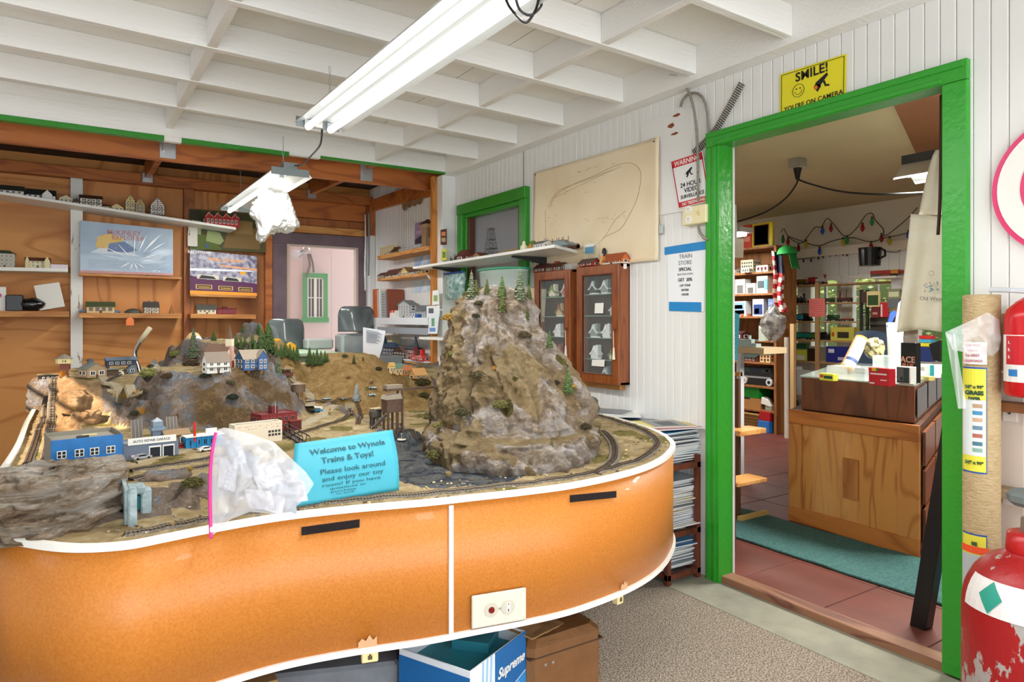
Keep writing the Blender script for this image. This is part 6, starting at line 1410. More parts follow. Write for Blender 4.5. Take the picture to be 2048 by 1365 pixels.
t=thing('storage_bench','pale green bench standing behind the layout, holding dark covers and ornaments','bench',(1.2,5.5,-.03));MB().m(hexc('a9bfa6')).box(1.0,onY(668,690,5.2).x,5.08,6.0,.94,BZ).build('bench_top',t,w=True,bev=.003);MB().m(hexc('93a890')).box(1.04,1.9,5.15,5.95,.55,.94).build('front_panel',t,w=True)
for x_,y_ in ((1.08,5.2),(1.85,5.2),(1.08,5.9),(1.85,5.9)): MB().m(PINE).box(x_-.035,x_+.035,y_-.035,y_+.035,-.03,.56).build('leg',t,w=True)
tag(MB().m(hexc('8b8f90')).box(2.0,2.4,5.45,5.85,-.03,.90).build('file_cabinet',bev=.005),'grey low cabinet under the clouded plastic tub','cabinet')
for px,py,col,lab,sq in ((554,680,'e3a820','round yellow flower ornament behind the pine stand',11),(581,686,'e0a024','small yellow orange barn ornament behind the pine stand',9)):
    q=onY(px,py,5.45);s=dep(q)/FPX*sq;q.z=BZ+s*(1.6 if sq == 11 else 1);t=thing('yellow_ornament',lab,'ornament',q-Vector((0,0,s)))
    if sq == 11:
        MB().m(hexc(col)).frus((q.x,q.y,q.z-s*.2),(q.x,q.y+.02,q.z-s*.2),s,s,20).build('petals',t,w=True);MB().m(hexc('5a4418')).frus((q.x,q.y-.004,q.z-s*.2),(q.x,q.y,q.z-s*.2),s*.35,s*.4,14).build('centre',t,w=True);MB().m(hexc('5f8a4a')).bevbox(q.x-s*1.2,q.x+s*1.2,q.y-.01,q.y+.03,q.z-s*1.6,q.z-s*.9,.004).build('green_base',t,w=True)
    else: MB().m(hexc(col)).ext([(q.x-s,q.z-s),(q.x+s,q.z-s),(q.x+s,q.z+s*.3),(q.x,q.z+s),(q.x-s,q.z+s*.3)],q.y-.03,q.y+.03,'y').build('walls',t,w=True)
q=onY(400,668,5.3);tag(MB().m(hexc('6f665a')).box(q.x-.13,q.x+.13,5.22,5.42,-.03,BZ-.001).build('storage_crate'),'narrow grey brown crate standing behind the left end of the ridge','crate')
q=onY(395,668,5.3);t=thing('white_figurine','white egg shaped figurine with brown cloak at the left of the ridge','ornament',Vector((q.x,q.y,BZ)));q.z=BZ+.10;MB().m(hexc('b8a070')).lathe([(.07,0),(.08,.05),(.06,.11),(.03,.15),(.004,.16)],(q.x-.02,q.y+.03,q.z-.10),16).build('cloak',t,w=True,smooth=True);MB().m(OFFW).lathe([(.045,0),(.055,.05),(.03,.11),(.004,.135)],(q.x,q.y-.03,q.z-.10),14).build('body',t,w=True,smooth=True)
q=onY(412,660,5.3);tag(MB().m(hexc('1f2222',.3)).lathe([(.05,0),(.022,.04),(.03,.09),(.055,.12),(.05,.122)],(q.x,q.y,BZ),16).build('black_goblet',smooth=True),'black goblet shaped stand beside the white figurine','ornament')
# ================================================================ things on the door wall
XW=XB
def quadB(b,pts,x,th=.0015): 
    v=[onX(a,c,x) for a,c in pts];n=len(v);return b.add(v+[p+Vector((th,0,0)) for p in v],[tuple(range(n)),tuple(range(2*n-1,n-1,-1))]+[(i,n+i,n+(i+1) % n,(i+1) % n) for i in range(n)])
def textB(px,py,s,size,m_,t,x,slope=0,**k):
    """lettering on the wall plane x; slope = rise in z per unit of -y"""
    q=onX(px,py,x)-Vector(t.location);q.x=x-t.location[0]
    return text(s,size,m_,t,place(q,(0,-1,slope),(0,slope,1)),**k)
# big old track plan
t=thing('track_plan_drawing','large yellowed paper track plan pinned to the white wall beside the green window','drawing',onX(1195,430,XW-.01))
TL,TR,BR_,BL=[onX(a,c,XW-.006) for a,c in ((1070,346),(1323,274),(1319,521),(1066,518))];BL.z=TL.z-.66
b=MB().m(mat('aged_cream_paper',hx('f0e2c6'),.8,var=(4,hx('e4d0aa'),.3)))
def pf(u,v): q=BL.lerp(BR_,u).lerp(TL.lerp(TR,u),v);q.x=XW-.013-.006*abs(noise.noise((u*5,v*3,0)))-.012*sm((u-.9)/.1)*v-.008*sm((.06-v)/.06)*u;return tuple(q)
b.grid(pf,40,26);b.build('sheet',t,w=True,smooth=True,sol=.001)
b=MB().m(hexc('a8916c'))
def L2(pts,r=.0012):
    b.tube([Vector(pf(u,v))-Vector((.0016,0,0)) for u,v in catmull(pts,6,False)],r,4)
L2([(.16,.62),(.22,.72),(.35,.78),(.55,.82),(.72,.86),(.82,.84),(.88,.74),(.86,.55),(.80,.40),(.74,.30),(.62,.25)]);L2([(.16,.66),(.25,.76),(.5,.80),(.7,.83)]);L2([(.12,.6),(.13,.4),(.15,.2),(.3,.12),(.5,.15),(.62,.24),(.70,.38),(.78,.45)],.0009);L2([(.2,.70),(.5,.78),(.74,.84)],.0008)
rr=random.Random(5)
for i in range(46):
    u,v=rr.choice([(.25+rr.random()*.35,.68+rr.random()*.12),(.42+rr.random()*.35,.38+rr.random()*.06),(.1+rr.random()*.12,.45+rr.random()*.2),(.35+rr.random()*.2,.12+rr.random()*.06),(.4+.3*rr.random(),.88+.02*rr.random())]);L2([(u,v),(u+rr.uniform(.008,.03),v)],.0009)
b.build('drawn_lines',t,w=True)
b=MB().m(DGREY)
for u,v in ((.015,.975),(.97,.97),(.01,.1)): q=Vector(pf(u,v));b.frus(q,q+Vector((-.006,0,0)),.004,.004,8)
b.build('pin',t,w=True)
t=thing('roller_cord','beige cord with a grey plastic pull hanging at the right edge of the plan','cord',onX(1322,460,XW-.02));MB().m(hexc('cbb48a')).tube([onX(1317,290,XW-.02),onX(1320,400,XW-.02),onX(1321,448,XW-.02)],.0018,5).build('string',t,w=True);q=onX(1322,459,XW-.015);MB().m(hexc('b3b9b6',.3)).bevbox(q.x-.006,q.x+.006,q.y-.013,q.y+.013,q.z-.024,q.z+.024,.004).build('pull',t,w=True)
# long white shelf with bracket, goods
SZ=1.635;SX0=2.262
t=thing('wall_shelf','white melamine shelf with black bracket under the green window frame','shelf',(2.43,4.0,SZ))
MB().m(hexc('f0f0ee',.3)).add([(SX0,3.06,SZ-.018),(XW,3.26,SZ-.018),(XW,5.0,SZ-.018),(SX0+.03,5.0,SZ-.018),(SX0,3.06,SZ),(XW,3.26,SZ),(XW,5.0,SZ),(SX0+.03,5.0,SZ)],[(0,3,2,1),(4,5,6,7),(0,1,5,4),(1,2,6,5),(2,3,7,6),(3,0,4,7)]).build('board',t,w=True,bev=.002)
for y_ in (3.58,4.70): MB().m(hexc('2a2d2c',.4)).ext([(XW-.002,SZ-.02),(XW-.27,SZ-.02),(XW-.27,SZ-.03),(XW-.06,SZ-.06),(XW-.03,SZ-.09),(XW-.02,SZ-.22),(XW-.002,SZ-.24)],y_-.012,y_+.012,'y').build('bracket',t,w=True)
def hS(px,w0,h0,r0,label,x=2.36,**k): return hB(px,SZ,w0,h0,r0,label,x=x,dpt=k.pop('dpt',.08),**k)
for i,(px_,h0,lab) in enumerate(((903,16,'tiny dark fir trees cluster at the far left of the white shelf'),(911,20,'small black signal model beside the dark barn on the white shelf'))):
    q=onX(px_,600,2.42);s=dep(q)/FPX;t=thing('model_signal',lab,'model',(2.42,q.y,SZ));b=MB().m(hexc('3a4038'));
    for k in range(3): b.frus((0,(k-1)*s*4,0),(0,(k-1)*s*4,h0*s*(.7+.15*k)),s*2.4,s*.3,6)
    b.build('posts',t)
hS(929,16,12,12,'dark red brown model barn at the left of the white shelf',wall='6a3028',roof='5a2a24',win=(1,1),x=2.42)
hS(962,16,4,7,'small brown roofed model house left of the lattice tower',wall='8a6a52',roof='7a4030',win=(1,1),kind='cross')
hS(951,12,3,5,'tiny tan model hut beside the brown roofed one',wall='b09070',roof='8a6a4a',win=(1,1))
q=onX(982,600,2.38);s=dep(q)/FPX;t=thing('model_oil_derrick','dark grey lattice model derrick tower before the green framed window','model tower',(2.38,q.y,SZ));H_=56*s;b=MB().m(hexc('4a4e52'))
for k in range(6):
    z0=H_*k/6;z1=H_*(k+1)/6;w0=s*11*(1-.10*k);w1=s*11*(1-.10*(k+1));c0=[(w0*a,w0*c,z0) for a,c in ((-1,-1),(1,-1),(1,1),(-1,1))];c1=[(w1*a,w1*c,z1) for a,c in ((-1,-1),(1,-1),(1,1),(-1,1))]
    for j in range(4): b.tube([c0[j],c1[j]],.0016,4).tube([c1[j],c1[(j+1) % 4]],.0012,4).tube([c0[j],c1[(j+1) % 4]],.0009,4).tube([c1[j],c0[(j+1) % 4]],.0009,4)
b.build('lattice',t);b=MB().m(hexc('565a5c')).box(-s*7,s*7,-s*7,s*7,H_*.62,H_*.66).box(-s*10,s*10,-s*10,s*10,H_*.3,H_*.33).box(-s*6,s*6,-s*6,s*6,H_,H_+s*2);b.build('platforms',t)
hS(1021,30,4,5,'low tan model bandstand with yellowish roof on the white shelf',wall='9a8258',roof='c0a060',win=(2,1),kind='hip')
q=onX(1048,600,2.36);s=dep(q)/FPX;t=thing('white_rooster','cream and white bird figurine on the white shelf beside the green tree','figurine',(2.36,q.y,SZ));MB().m(hexc('ece4c8')).lathe([(s*5,0),(s*8,s*5),(s*7,s*11),(s*3,s*15),(s*3.5,s*19),(s*.5,s*22)],(0,0,0),12).build('body',t,smooth=True);MB().m(hexc('c9a23c')).lathe([(s*6,0),(s*7,s*2),(s*3,s*3)],n=10).build('base',t)
q=onX(1064,600,2.36);t=thing('tree_cottage','small model cottage overgrown by a green tree on the white shelf','model building',(2.36,q.y,SZ));MB().m(hexc('c08a3c')).ext([(-s*7,0),(s*8,0),(s*8,s*6),(0,s*14),(-s*7,s*6)],-s*5,s*5,'x').build('walls',t)
b=MB().m(hexc('6a7a34',.9));b.grid(lambda u,v: tuple(Vector((cos(2*pi*u)*cos(pi*(v-.5)),sin(2*pi*u)*cos(pi*(v-.5)),sin(pi*(v-.5))))*s*8*(1+.25*noise.noise((u*9,v*9,2)))+Vector((s*4,s*2,s*12))),14,10);b.build('tree',t)
hS(1087,22,10,6,'grey and white model church school with small belfry on the white shelf',wall='d9d4cc',roof='6d6c6c',win=(4,1),extra=lambda t,W2,D2,h,rh: MB().m(hexc('b8a898')).box(W2*.3,W2*.55,-.01,.01,h+rh*.7,h+rh*1.8).build('belfry',t))
q=onX(1113,600,2.36);s=dep(q)/FPX;t=thing('wire_frame_rack','thin dark stick frame structure near the right end of the white shelf','model',(2.38,q.y+.0,SZ));b=MB().m(hexc('4a3c30'))
for y_ in (-s*17,0,s*15):
    for x_ in (-s*6,s*10): b.tube([(x_,y_,0),(x_,y_,s*(22 if x_ > 0 else 18))],.0018,5)
for z_ in (s*13,): b.tube([(-s*6,-s*18,z_),(-s*6,s*17,z_)],.0016,5).tube([(s*10,-s*18,z_),(s*10,s*17,z_)],.0016,5).tube([(-s*6,-s*17,z_),(s*10,-s*17,z_)],.0016,5).tube([(-s*6,s*15,z_),(s*10,s*15,z_)],.0016,5)
b.build('sticks',t)
q=onX(1117,600,2.33);tag(MB().m(hexc('6f7d80',.4)).ext([(q.y-.09,SZ),(q.y+.07,SZ),(q.y+.06,SZ+.02),(q.y+.02,SZ+.035),(q.y-.05,SZ+.02)],2.33,2.40,'x').build('model_boat'),'grey model boat lying under the stick frame','model boat')
q=onX(1146,600,2.54);tag(MB().m(hexc('5a3524')).frus((2.53,q.y+.05,SZ+.016),(2.53,q.y-.06,SZ+.016),.012,.012,10).frus((2.53,q.y-.05,SZ+.016),(2.53,q.y-.06,SZ+.016),.017,.017,10).frus((2.53,q.y-.02,SZ+.016),(2.53,q.y-.01,SZ+.016),.017,.017,10).build('wooden_spool'),'dark brown wooden spool at the right tip of the white shelf','spool')
# things behind the mountain under the shelf
t=thing('green_rim_tub','clear round tub with bright green rim behind the mountain top','container',(2.40,4.0,1.05));a,c=onX(955,540,2.36),onX(1033,540,2.36);cy=(a.y+c.y)/2;ry=(a.y-c.y)/2;zt=onX(990,540,2.36).z
b=MB().m(mat('clear_tub_plastic',(.85,1,.95),.1,alpha=.30)).lathe([(.10,1.08-zt),(.135,0),(.13,.002)],(2.42,cy,zt),30,1.05,ry/.135*.9);b.build('tub',t,w=True,smooth=True);MB().m(hexc('3f9a78',.3)).tube([(2.42+.145*cos(k*pi/16),cy+ry*.95*sin(k*pi/16),zt) for k in range(32)],.008,8,True).build('rim',t,w=True,smooth=True)
MB().m(hexc('d7f2e6',.4)).ext([(2.42+.135*cos(k*pi/16),cy+ry*.9*sin(k*pi/16)) for k in range(32)],zt-.012,zt-.006,'z').build('lid',t,w=True)
for k in range(6): 
    q=(2.40+.06*cos(k*2.1),cy+.1*sin(k*2.1));tag(MB().m(hexc(('5d7d8a','b8c4c9','3f5b66')[k % 3],.4)).bevbox(q[0]-.025,q[0]+.025,q[1]-.03,q[1]+.03,1.085,1.15+.03*(k % 3),.004).build('wrapped_part'),('grey blue','pale grey','dark teal')[k % 3]+' wrapped piece inside the green rimmed tub','part','wrapped pieces in the green rimmed tub')
tag(MB().m(OFFW).box(2.3,XW-.002,3.55,4.9,1.06,1.078).build('wall_shelf'),'lower white shelf hidden behind the mountain top','shelf')
o=tag(MB().m(mat('ruled_beige_card',hx('e0d2b6'),.7)).box(-.02,.02,-.10,.10,0,.30).build('card_file',origin=(0,0,0)),'beige ruled card folder leaning behind the mountain top at the right','folder');o.location=(2.555,onX(1046,560,2.5).y-.02,1.215);o.rotation_euler=(.12,0,0)
o.location.z=1.08;o.scale=(1,1,1.15)
b=MB().m(mat('green_zip_bag',hx('5f8f86'),.2,var=(30,hx('b9cfd0'),.15),alpha=.8,bump=(25,.6)))
a,c=onX(903,548,2.50),onX(940,598,2.50)
b.grid(lambda u,v: (2.455+.012*sin(pi*u)*sin(pi*v)*-3+.01*noise.noise((u*6,v*6,0)),a.y+(c.y-a.y)*(u if v > .1 else .05+.9*u),c.z+(a.z-c.z)*v),14,14);t_=b.build('bag_of_trees',smooth=True,sol=.02);tag(t_,'clear bag of small green pieces hanging on the white corner post','plastic bag')
MB().m(hexc('2f5fb0')).box(-.012,.012,-(a.y-c.y)/2,(a.y-c.y)/2,.0,.012).build('blue_zip',t_).location=(0,0,a.z-c.z-.01)
# display cabinets
CABW=wood('cherry_cabinet_wood',hx('8f4d22'),hx('74381a'),hx('5d2a14'),'z',3.0,.35,False,coat=.3)
def cabinet(label,y0,y1,z0,z1,knob_y,goods):
    x0=2.505;t=thing('display_cabinet',label,'display cabinet',(XW,(y0+y1)/2,z0));xs=XW-.002
    b=MB().m(CABW);b.box(x0+.018,xs,y0,y0+.014,z0,z1).box(x0+.018,xs,y1-.014,y1,z0,z1).box(x0+.018,xs,y0,y1,z1-.014,z1+.002).box(x0+.018,xs,y0,y1,z0,z0+.014).m(hexc('3c2a20')).box(xs-.006,xs,y0,y1,z0,z1);b.build('case',t,w=True,bev=.001)
    f=.055;dr=MB().m(CABW);dr.box(x0,x0+.018,y0,y0+f,z0,z1).box(x0,x0+.018,y1-f,y1,z0,z1).box(x0,x0+.018,y0+f,y1-f,z1-f,z1).box(x0,x0+.018,y0+f,y1-f,z0,z0+f)
    dr.m(hexc('6b3418',.3));g=.008;dr.box(x0-.002,x0+.01,y0+f-g,y0+f,z0+f-g,z1-f+g).box(x0-.002,x0+.01,y1-f,y1-f+g,z0+f-g,z1-f+g).box(x0-.002,x0+.01,y0+f,y1-f,z1-f,z1-f+g).box(x0-.002,x0+.01,y0+f,y1-f,z0+f-g,z0+f)
    d_=dr.build('door',t,w=True,bev=.002)
    MB().m(GLASS).box(x0+.008-x0*0,x0+.011,y0+f,y1-f,z0+f,z1-f).build('glass',d_,w=True)
    kz=z0+(z1-z0)*.46;MB().m(hexc('7a4a28',.3)).frus((x0,knob_y,kz),(x0-.02,knob_y,kz),.006,.009,10).build('knob',d_,w=True);MB().m(hexc('e3dcc8')).tube([(x0-.016,knob_y,kz),(x0-.014,knob_y-.002,kz-.10)],.0018,5).frus((x0-.014,knob_y-.002,kz-.10),(x0-.014,knob_y-.002,kz-.165),.004,.009,8).build('tassel',d_,w=True)
    zsh=[z0+(z1-z0)*k for k in (.76,.575,.385,.20)]
    b=MB().m(mat('glass_shelf_edge',hx('a8c8b8'),.1,alpha=.55))
    for z_ in zsh: MB().m(mat('glass_shelf_edge',hx('a8c8b8'),.1,alpha=.55)).box(x0+.024,xs-.006,y0+.014,y1-.014,z_-.005,z_).build('glass_shelf',t,w=True)
    lev=[zsh[0],zsh[1],zsh[2],zsh[3],z0+.015]
    for (lv,fy,kind,lab) in goods:
        yy_=y1-(y1-y0)*fy;z_=lev[lv];X_=2.553;tt=thing('porcelain_house',lab,'figurine',(X_,yy_,z_))
        wcol,rcol=kind;s=.085
        MB().m(hexc(wcol,.3)).ext([(-s*.38,.006),(s*.38,.006),(s*.38,s*.40),(s*.05,s*.8),(-s*.38,s*.42)],-.016,.016,'x').box(-.012,.014,-s*.3,-s*.1,.0,s*.95).build('walls',tt);MB().m(hexc(rcol,.35)).ext([(-s*.48,s*.30),(-s*.2,s*.52),(0,s*.9),(s*.2,s*.52),(s*.48,s*.30),(s*.36,s*.28),(0,s*.62),(-s*.36,s*.28)],-.023,.019,'x').build('roof',tt)
        MB().m(hexc('dfe6e2' if rcol != '7a9a4a' else '7a9a4a',.4)).frus((0,0,0),(0,0,.007),s*.5,s*.45,12).build('base',tt).scale=(.5,1,1);wallwin(MB(),-s*.3,s*.3,.02,s*.42,-.0,1,1) if False else None
    return t
WH=('dfe6e6','f4f7f7');GR=('8a9a94','dfe8e6');CO=('c9b48c','9a6a48');GN=('e6e2d0','7a9a4a')
cab2=cabinet('right glazed cherry wood display cabinet, with white porcelain houses',2.806,3.172,.856,1.522,2.83,[(0,.30,('3f4844','cfd8d6'),'dark snowy porcelain house on the top left of the right cabinet'),(0,.58,GR,'greenish snowy porcelain tower at the top right of the right cabinet'),(1,.80,WH,'small white porcelain piece at the right edge of the second shelf, right cabinet'),(2,.32,GR,'snowy grey porcelain cottage left on the third shelf, right cabinet'),(2,.62,WH,'wide snowy porcelain cottage beside it on the third shelf, right cabinet'),(3,.34,WH,'all white porcelain castle on the fourth shelf, right cabinet'),(3,.78,GN,'porcelain cottage with green base on the fourth shelf, right cabinet'),(4,.60,GR,'tall grey porcelain bank on the bottom of the right cabinet')])
cab1=cabinet('left glazed cherry wood display cabinet, partly behind the mountain',3.235,3.61,.856,1.515,3.26,[(0,.40,GN,'cream porcelain cottage with green foot, top of the left cabinet'),(0,.75,('b8868c','e8dcd8'),'pink white small porcelain house, top right of the left cabinet'),(1,.60,CO,'tan porcelain cottage on the second shelf of the left cabinet'),(2,.55,WH,'small white porcelain house on the third shelf of the left cabinet'),(3,.62,('7a3f3c','a86a60'),'red brown porcelain house on the fourth shelf of the left cabinet')])
tag(MB().m(wood('ledger_wood',hx('c48a4c'),hx('a9713a'),hx('8a5a2a'),'y',2)).box(XW-.045,XW-.002,2.84,3.6,.825,.854).build('ledger_strip'),'light wooden ledger strip under the display cabinets','strip')
for pts,lab,x in (([(1189,627),(1206,627),(1207,606),(1190,607)],'blank white card stuck to the middle of the right cabinet glass',2.503),([(1183,732),(1208,734),(1209,720),(1184,720)],'small white card low on the right cabinet glass',2.503),([(1247,538),(1253,538),(1253,528),(1247,528)],'tiny white sticker on the top corner of the right cabinet',2.50)):
    tag(quadB(MB().m(OFFW),pts,x).build('price_card'),lab,'card')
# goods on top of the cabinets
CT=1.524
def hC(px,w0,h0,r0,label,z=CT,x=2.55,**k): return hB(px,z,w0,h0,r0,label,x=x,dpt=.06,**k)
hC(1086,24,9,8,'dark red model house on top of the left cabinet',z=1.517,wall='6f2d22',roof='5a2a20',win=(3,1));hC(1114,34,9,7,'brown model station with red centre on top of the left cabinet',z=1.517,wall='7d6a58',roof='5f3f30',win=(3,1),extra=lambda t,W2,D2,h,rh: (MB().m(hexc('a03028')).box(-W2*.08,W2*.08,-D2-.004,-D2,0,h*1.3).build('red_door',t),MB().m(hexc('8a4030')).box(-W2*.12,W2*.2,-.012,.012,h+rh*.6,h+rh*1.5).build('roof_cupola',t)))
q=onX(1141,600,2.55);tag(MB().m(mat('clear_box_plastic',(.95,.97,.97),.1,alpha=.45)).bevbox(2.53,2.58,q.y-.035,q.y+.035,1.517,1.553,.002).build('clear_box'),'small clear plastic box beside the brown station','box')
q=onX(1179,600,2.55);t=thing('blister_pack','clear blister pack with blue white card standing on the right cabinet','package',(2.55,q.y,CT));s=dep(q)/FPX
MB().m(mat('blister_plastic',(.98,.95,.75),.1,alpha=.28)).bevbox(.0,.03,-s*22,s*20,0,s*52,.006).build('plastic',t);MB().m(hexc('5f9ac0')).box(-.001,.0,-s*13,s*14,s*27,s*40).m(OFFW).box(-.001,.0,-s*13,s*14,s*40,s*46).build('card',t)
hC(1179,30,7,8,'small red model house with brown roof in front of the blister pack',x=2.525,wall='9a2f2c',roof='5c4a40',win=(2,1))
q=onX(1203,600,2.54);s=dep(q)/FPX;t=thing('penguin_figurine','black and white penguin figurine on the right cabinet','figurine',(2.56,q.y,CT));MB().m(hexc('1c1c1e',.4)).lathe([(s*5,0),(s*7,s*8),(s*6.5,s*18),(s*4,s*24),(s*4.6,s*29),(s*3,s*34),(s*.3,s*36)],n=14).build('body',t,smooth=True);MB().m(OFFW).lathe([(s*4,s*3),(s*5,s*9),(s*4.5,s*18),(s*2,s*23)],(-s*3,0,0),12,.8,1).build('belly',t,smooth=True)
q=onX(1204,600,2.515);t=thing('squirrel_figurine','small orange tan squirrel figurine between penguin and chalet','figurine',(2.515,q.y,CT));MB().m(hexc('cf9a5c',.5)).lathe([(s*5,0),(s*6,s*5),(s*4,s*11),(s*4.5,s*15),(s*1,s*19)],n=12).build('body',t,smooth=True);MB().m(hexc('b5763a',.5)).lathe([(s*2,s*2),(s*3.5,s*8),(s*3,s*14),(s*.5,s*17)],(0,-s*7,0),10).build('tail',t,smooth=True)
hC(1231,42,9,12,'large orange timber model chalet on a white base, on the right cabinet',wall='c9703a',roof='a8532c',win=(5,1),base='ecebe4',x=2.54)
# warning sign, smile sign
def rsign(name,label,pts,x,base,cat='sign'):
    t=thing(name,label,cat,onX(sum(p[0] for p in pts)/4,sum(p[1] for p in pts)/4,x));quadB(MB().m(base),pts,x,.002).build('plate',t,w=True);return t
def rect2(b,t_,corners,u0,u1,v0,v1,x,c):
    bl,br,tr,tl=corners;f=lambda u,v: bl.lerp(br,u).lerp(tl.lerp(tr,u),v);v_=[f(u0,v0),f(u1,v0),f(u1,v1),f(u0,v1)];
    for p in v_: p.x=x
    b.m(c).add(v_,[(0,1,2,3)])
pts=[(1357,418),(1421,402),(1405,302),(1341,323)];X_=XW-.014
t=rsign('warning_sign','tilted red and white warning sign about video surveillance, beside the door frame',pts,X_,hexc('e8e9e8',.35));cs=[onX(a,c,X_) for a,c in pts]
b=MB();RD=hexc('c8202a',.35);rect2(b,t,cs,.02,.98,.84,.985,X_-.0008,RD);rect2(b,t,cs,.02,.98,.015,.12,X_-.0008,RD);rect2(b,t,cs,.02,.05,.1,.9,X_-.0008,RD);rect2(b,t,cs,.95,.98,.1,.9,X_-.0008,RD);b.build('red_bands',t,w=True)
ux_=(cs[1]-cs[0]).normalized();sl=ux_.z/(-ux_.y);WDT=(cs[1]-cs[0]).length
f=lambda u,v: cs[0].lerp(cs[1],u).lerp(cs[3].lerp(cs[2],u),v)
def tS(u,v,s,size,m_,bold=.0006,sx=1): q=f(u,v);bold *= .45;q.x=X_-.0012;return text(s,size,m_,t,place(q-t.location,(0,-1,sl),(0,sl,1)),bold=bold,sx=sx)
tS(.5,.905,'WARNING',.036,OFFW,.0012,.95);tS(.5,.44,'24 HOUR',.032,BLACK,.0009);tS(.5,.325,'VIDEO',.032,BLACK,.0009);tS(.5,.205,'SURVEILLANCE',.025,BLACK,.0007,.9);tS(.5,.065,'NO TRESPASSING',.022,OFFW,.0006,.85)
def camicon(t,P_,s,m_):
    b=MB().m(m_)
    for pl in ([(-1,-.2),(-.75,.25),(.6,1.0),(.75,.7),(-.3,-.35)],[(-1.05,-.25),(-.55,-.9),(-.1,-.35),(-.4,.0)],[(.1,.1),(.35,.2),(.5,-.3),(.9,-.4),(.9,-.6),(.35,-.5)]): b.add([P_(x*s,y*s) for x,y in pl],[tuple(range(len(pl)))])
    b.m(OFFW).add([P_(-.75*s+.17*s*cos(k*pi/6),-.35*s+.2*s*sin(k*pi/6),.0005) for k in range(12)],[tuple(range(12))]);b.build('camera_icon',t,w=True)
q0=f(.52,.66);camicon(t,lambda a,c,l=0: (X_-.0012-l,q0.y-a,q0.z+c+a*sl),.026,BLACK)
pts=[(1559,226),(1691,184),(1693,108),(1560,150)];X_=XW-.006;pts2=[(1559,240),(1691,200),(1693,107),(1560,149)]
t=rsign('smile_sign','yellow smile camera sign above the green door frame',pts2,X_,hexc('e8dc28',.35));cs=[onX(a,c,X_) for a,c in pts2]
for p in cs: p.x=X_
f=lambda u,v: cs[0].lerp(cs[1],u).lerp(cs[3].lerp(cs[2],u),v);sl=0;ux_=(cs[1]-cs[0]).normalized();sl=ux_.z/(-ux_.y)
b=MB().m(BLACK)
for a,c in (((.03,.05),(.97,.05)),((.97,.05),(.97,.96)),((.97,.96),(.03,.96)),((.03,.96),(.03,.05))): b.tube([f(*a)+Vector((-.0005,0,0)),f(*c)+Vector((-.0005,0,0))],.0014,4)
b.build('border_line',t,w=True)
def tS2(u,v,s,size,bold): q=f(u,v);q.x=X_-.0012;return text(s,size,BLACK,t,place(q-t.location,(0,-1,sl),(0,sl,1)),bold=bold,spacing=1.05)
tS2(.5,.82,'SMILE!',.052,.0012);tS2(.52,.19,"YOU'RE ON CAMERA",.027,.0004)
q0=f(.30,.52);b=MB().m(BLACK);R_=.027
b.tube([(X_-.001,q0.y+R_*cos(k*pi/14),q0.z+R_*sin(k*pi/14)) for k in range(28)],.0011,4,True);b.tube([(X_-.001,q0.y+R_*.6*cos(k*pi/8+pi),q0.z-R_*.05+R_*.55*sin(k*pi/8+pi)) for k in range(9)],.0011,4)
for k in (-1,1): b.frus((X_-.0005,q0.y+k*R_*.32,q0.z+R_*.3),(X_-.0015,q0.y+k*R_*.32,q0.z+R_*.3),.0035,.0035,8)
b.build('smiley_face',t,w=True);q0b=f(.66,.53);camicon(t,lambda a,c,l=0: (X_-.0012-l,q0b.y-a,q0b.z+c),.036,BLACK);MB().m(hexc('e8641c')).add([(X_-.0018,q0b.y+.027+.008*cos(k*pi/6),q0b.z-.0126+.009*sin(k*pi/6)) for k in range(12)],[tuple(range(12))]).build('orange_lens',t,w=True)
# paper notice with blue tape
t=thing('paper_notice','white paper discount notice fixed with two strips of blue tape','notice',onX(1370,560,XW-.003));quadB(MB().m(hexc('eef1f4',.5)),[(1337,622),(1408,624),(1412,490),(1334,502)],XW-.003,.0008).build('sheet',t,w=True)
BT=hexc('1f86c8',.5);quadB(MB().m(BT),[(1329,510),(1413,499),(1413,482),(1329,495)],XW-.006).build('blue_tape',t,w=True);quadB(MB().m(BT),[(1338,622),(1402,624),(1402,605),(1338,604)],XW-.006).build('blue_tape',t,w=True)
for px,py,s,size,m_,bd in ((1371,513,'TRAIN',.030,GREY,0),(1370,526,'STORE',.030,GREY,0),(1370,539,'SPECIAL',.024,BLACK,.0003),(1370,549,'BUY FIVE ITEMS',.015,GREY,0),(1370,560,'GET  20%',.023,BLACK,.0003),(1370,571.5,'OFF YOUR',.015,DGREY,.0002),(1370,580.5,'ENTIRE',.015,DGREY,.0002),(1370,589.5,'ORDER',.015,DGREY,.0002)): textB(px,py,s,size,m_,t,XW-.0045,bold=bd)
# outlet, conduits, flexible tubes, track on the wall
t=thing('outlet_box','yellowed outlet and switch box beside the green door frame','outlet',onX(1390,428,XW));a,c=onX(1366,452,XW-.04),onX(1413,405,XW-.04);MB().m(hexc('e6dcae',.4)).bevbox(XW-.045,XW-.001,c.y,a.y,a.z,c.z-.005,.004).build('box',t,w=True)
yc=a.y-(a.y-c.y)*.28;zc=(a.z+c.z)/2;b=MB().m(OFFW);b.frus((XW-.045,yc,zc+.026),(XW-.049,yc,zc+.026),.019,.018,16).frus((XW-.045,yc,zc-.022),(XW-.049,yc,zc-.022),.019,.018,16).m(BLACK)
for dz_ in (.026,-.022):
    for dy_ in (-.006,.006): b.box(XW-.0496,XW-.0488,yc+dy_-.001,yc+dy_+.001,zc+dz_,zc+dz_+.008)
    b.frus((XW-.0488,yc,zc+dz_-.007),(XW-.0496,yc,zc+dz_-.007),.0022,.0022,8)
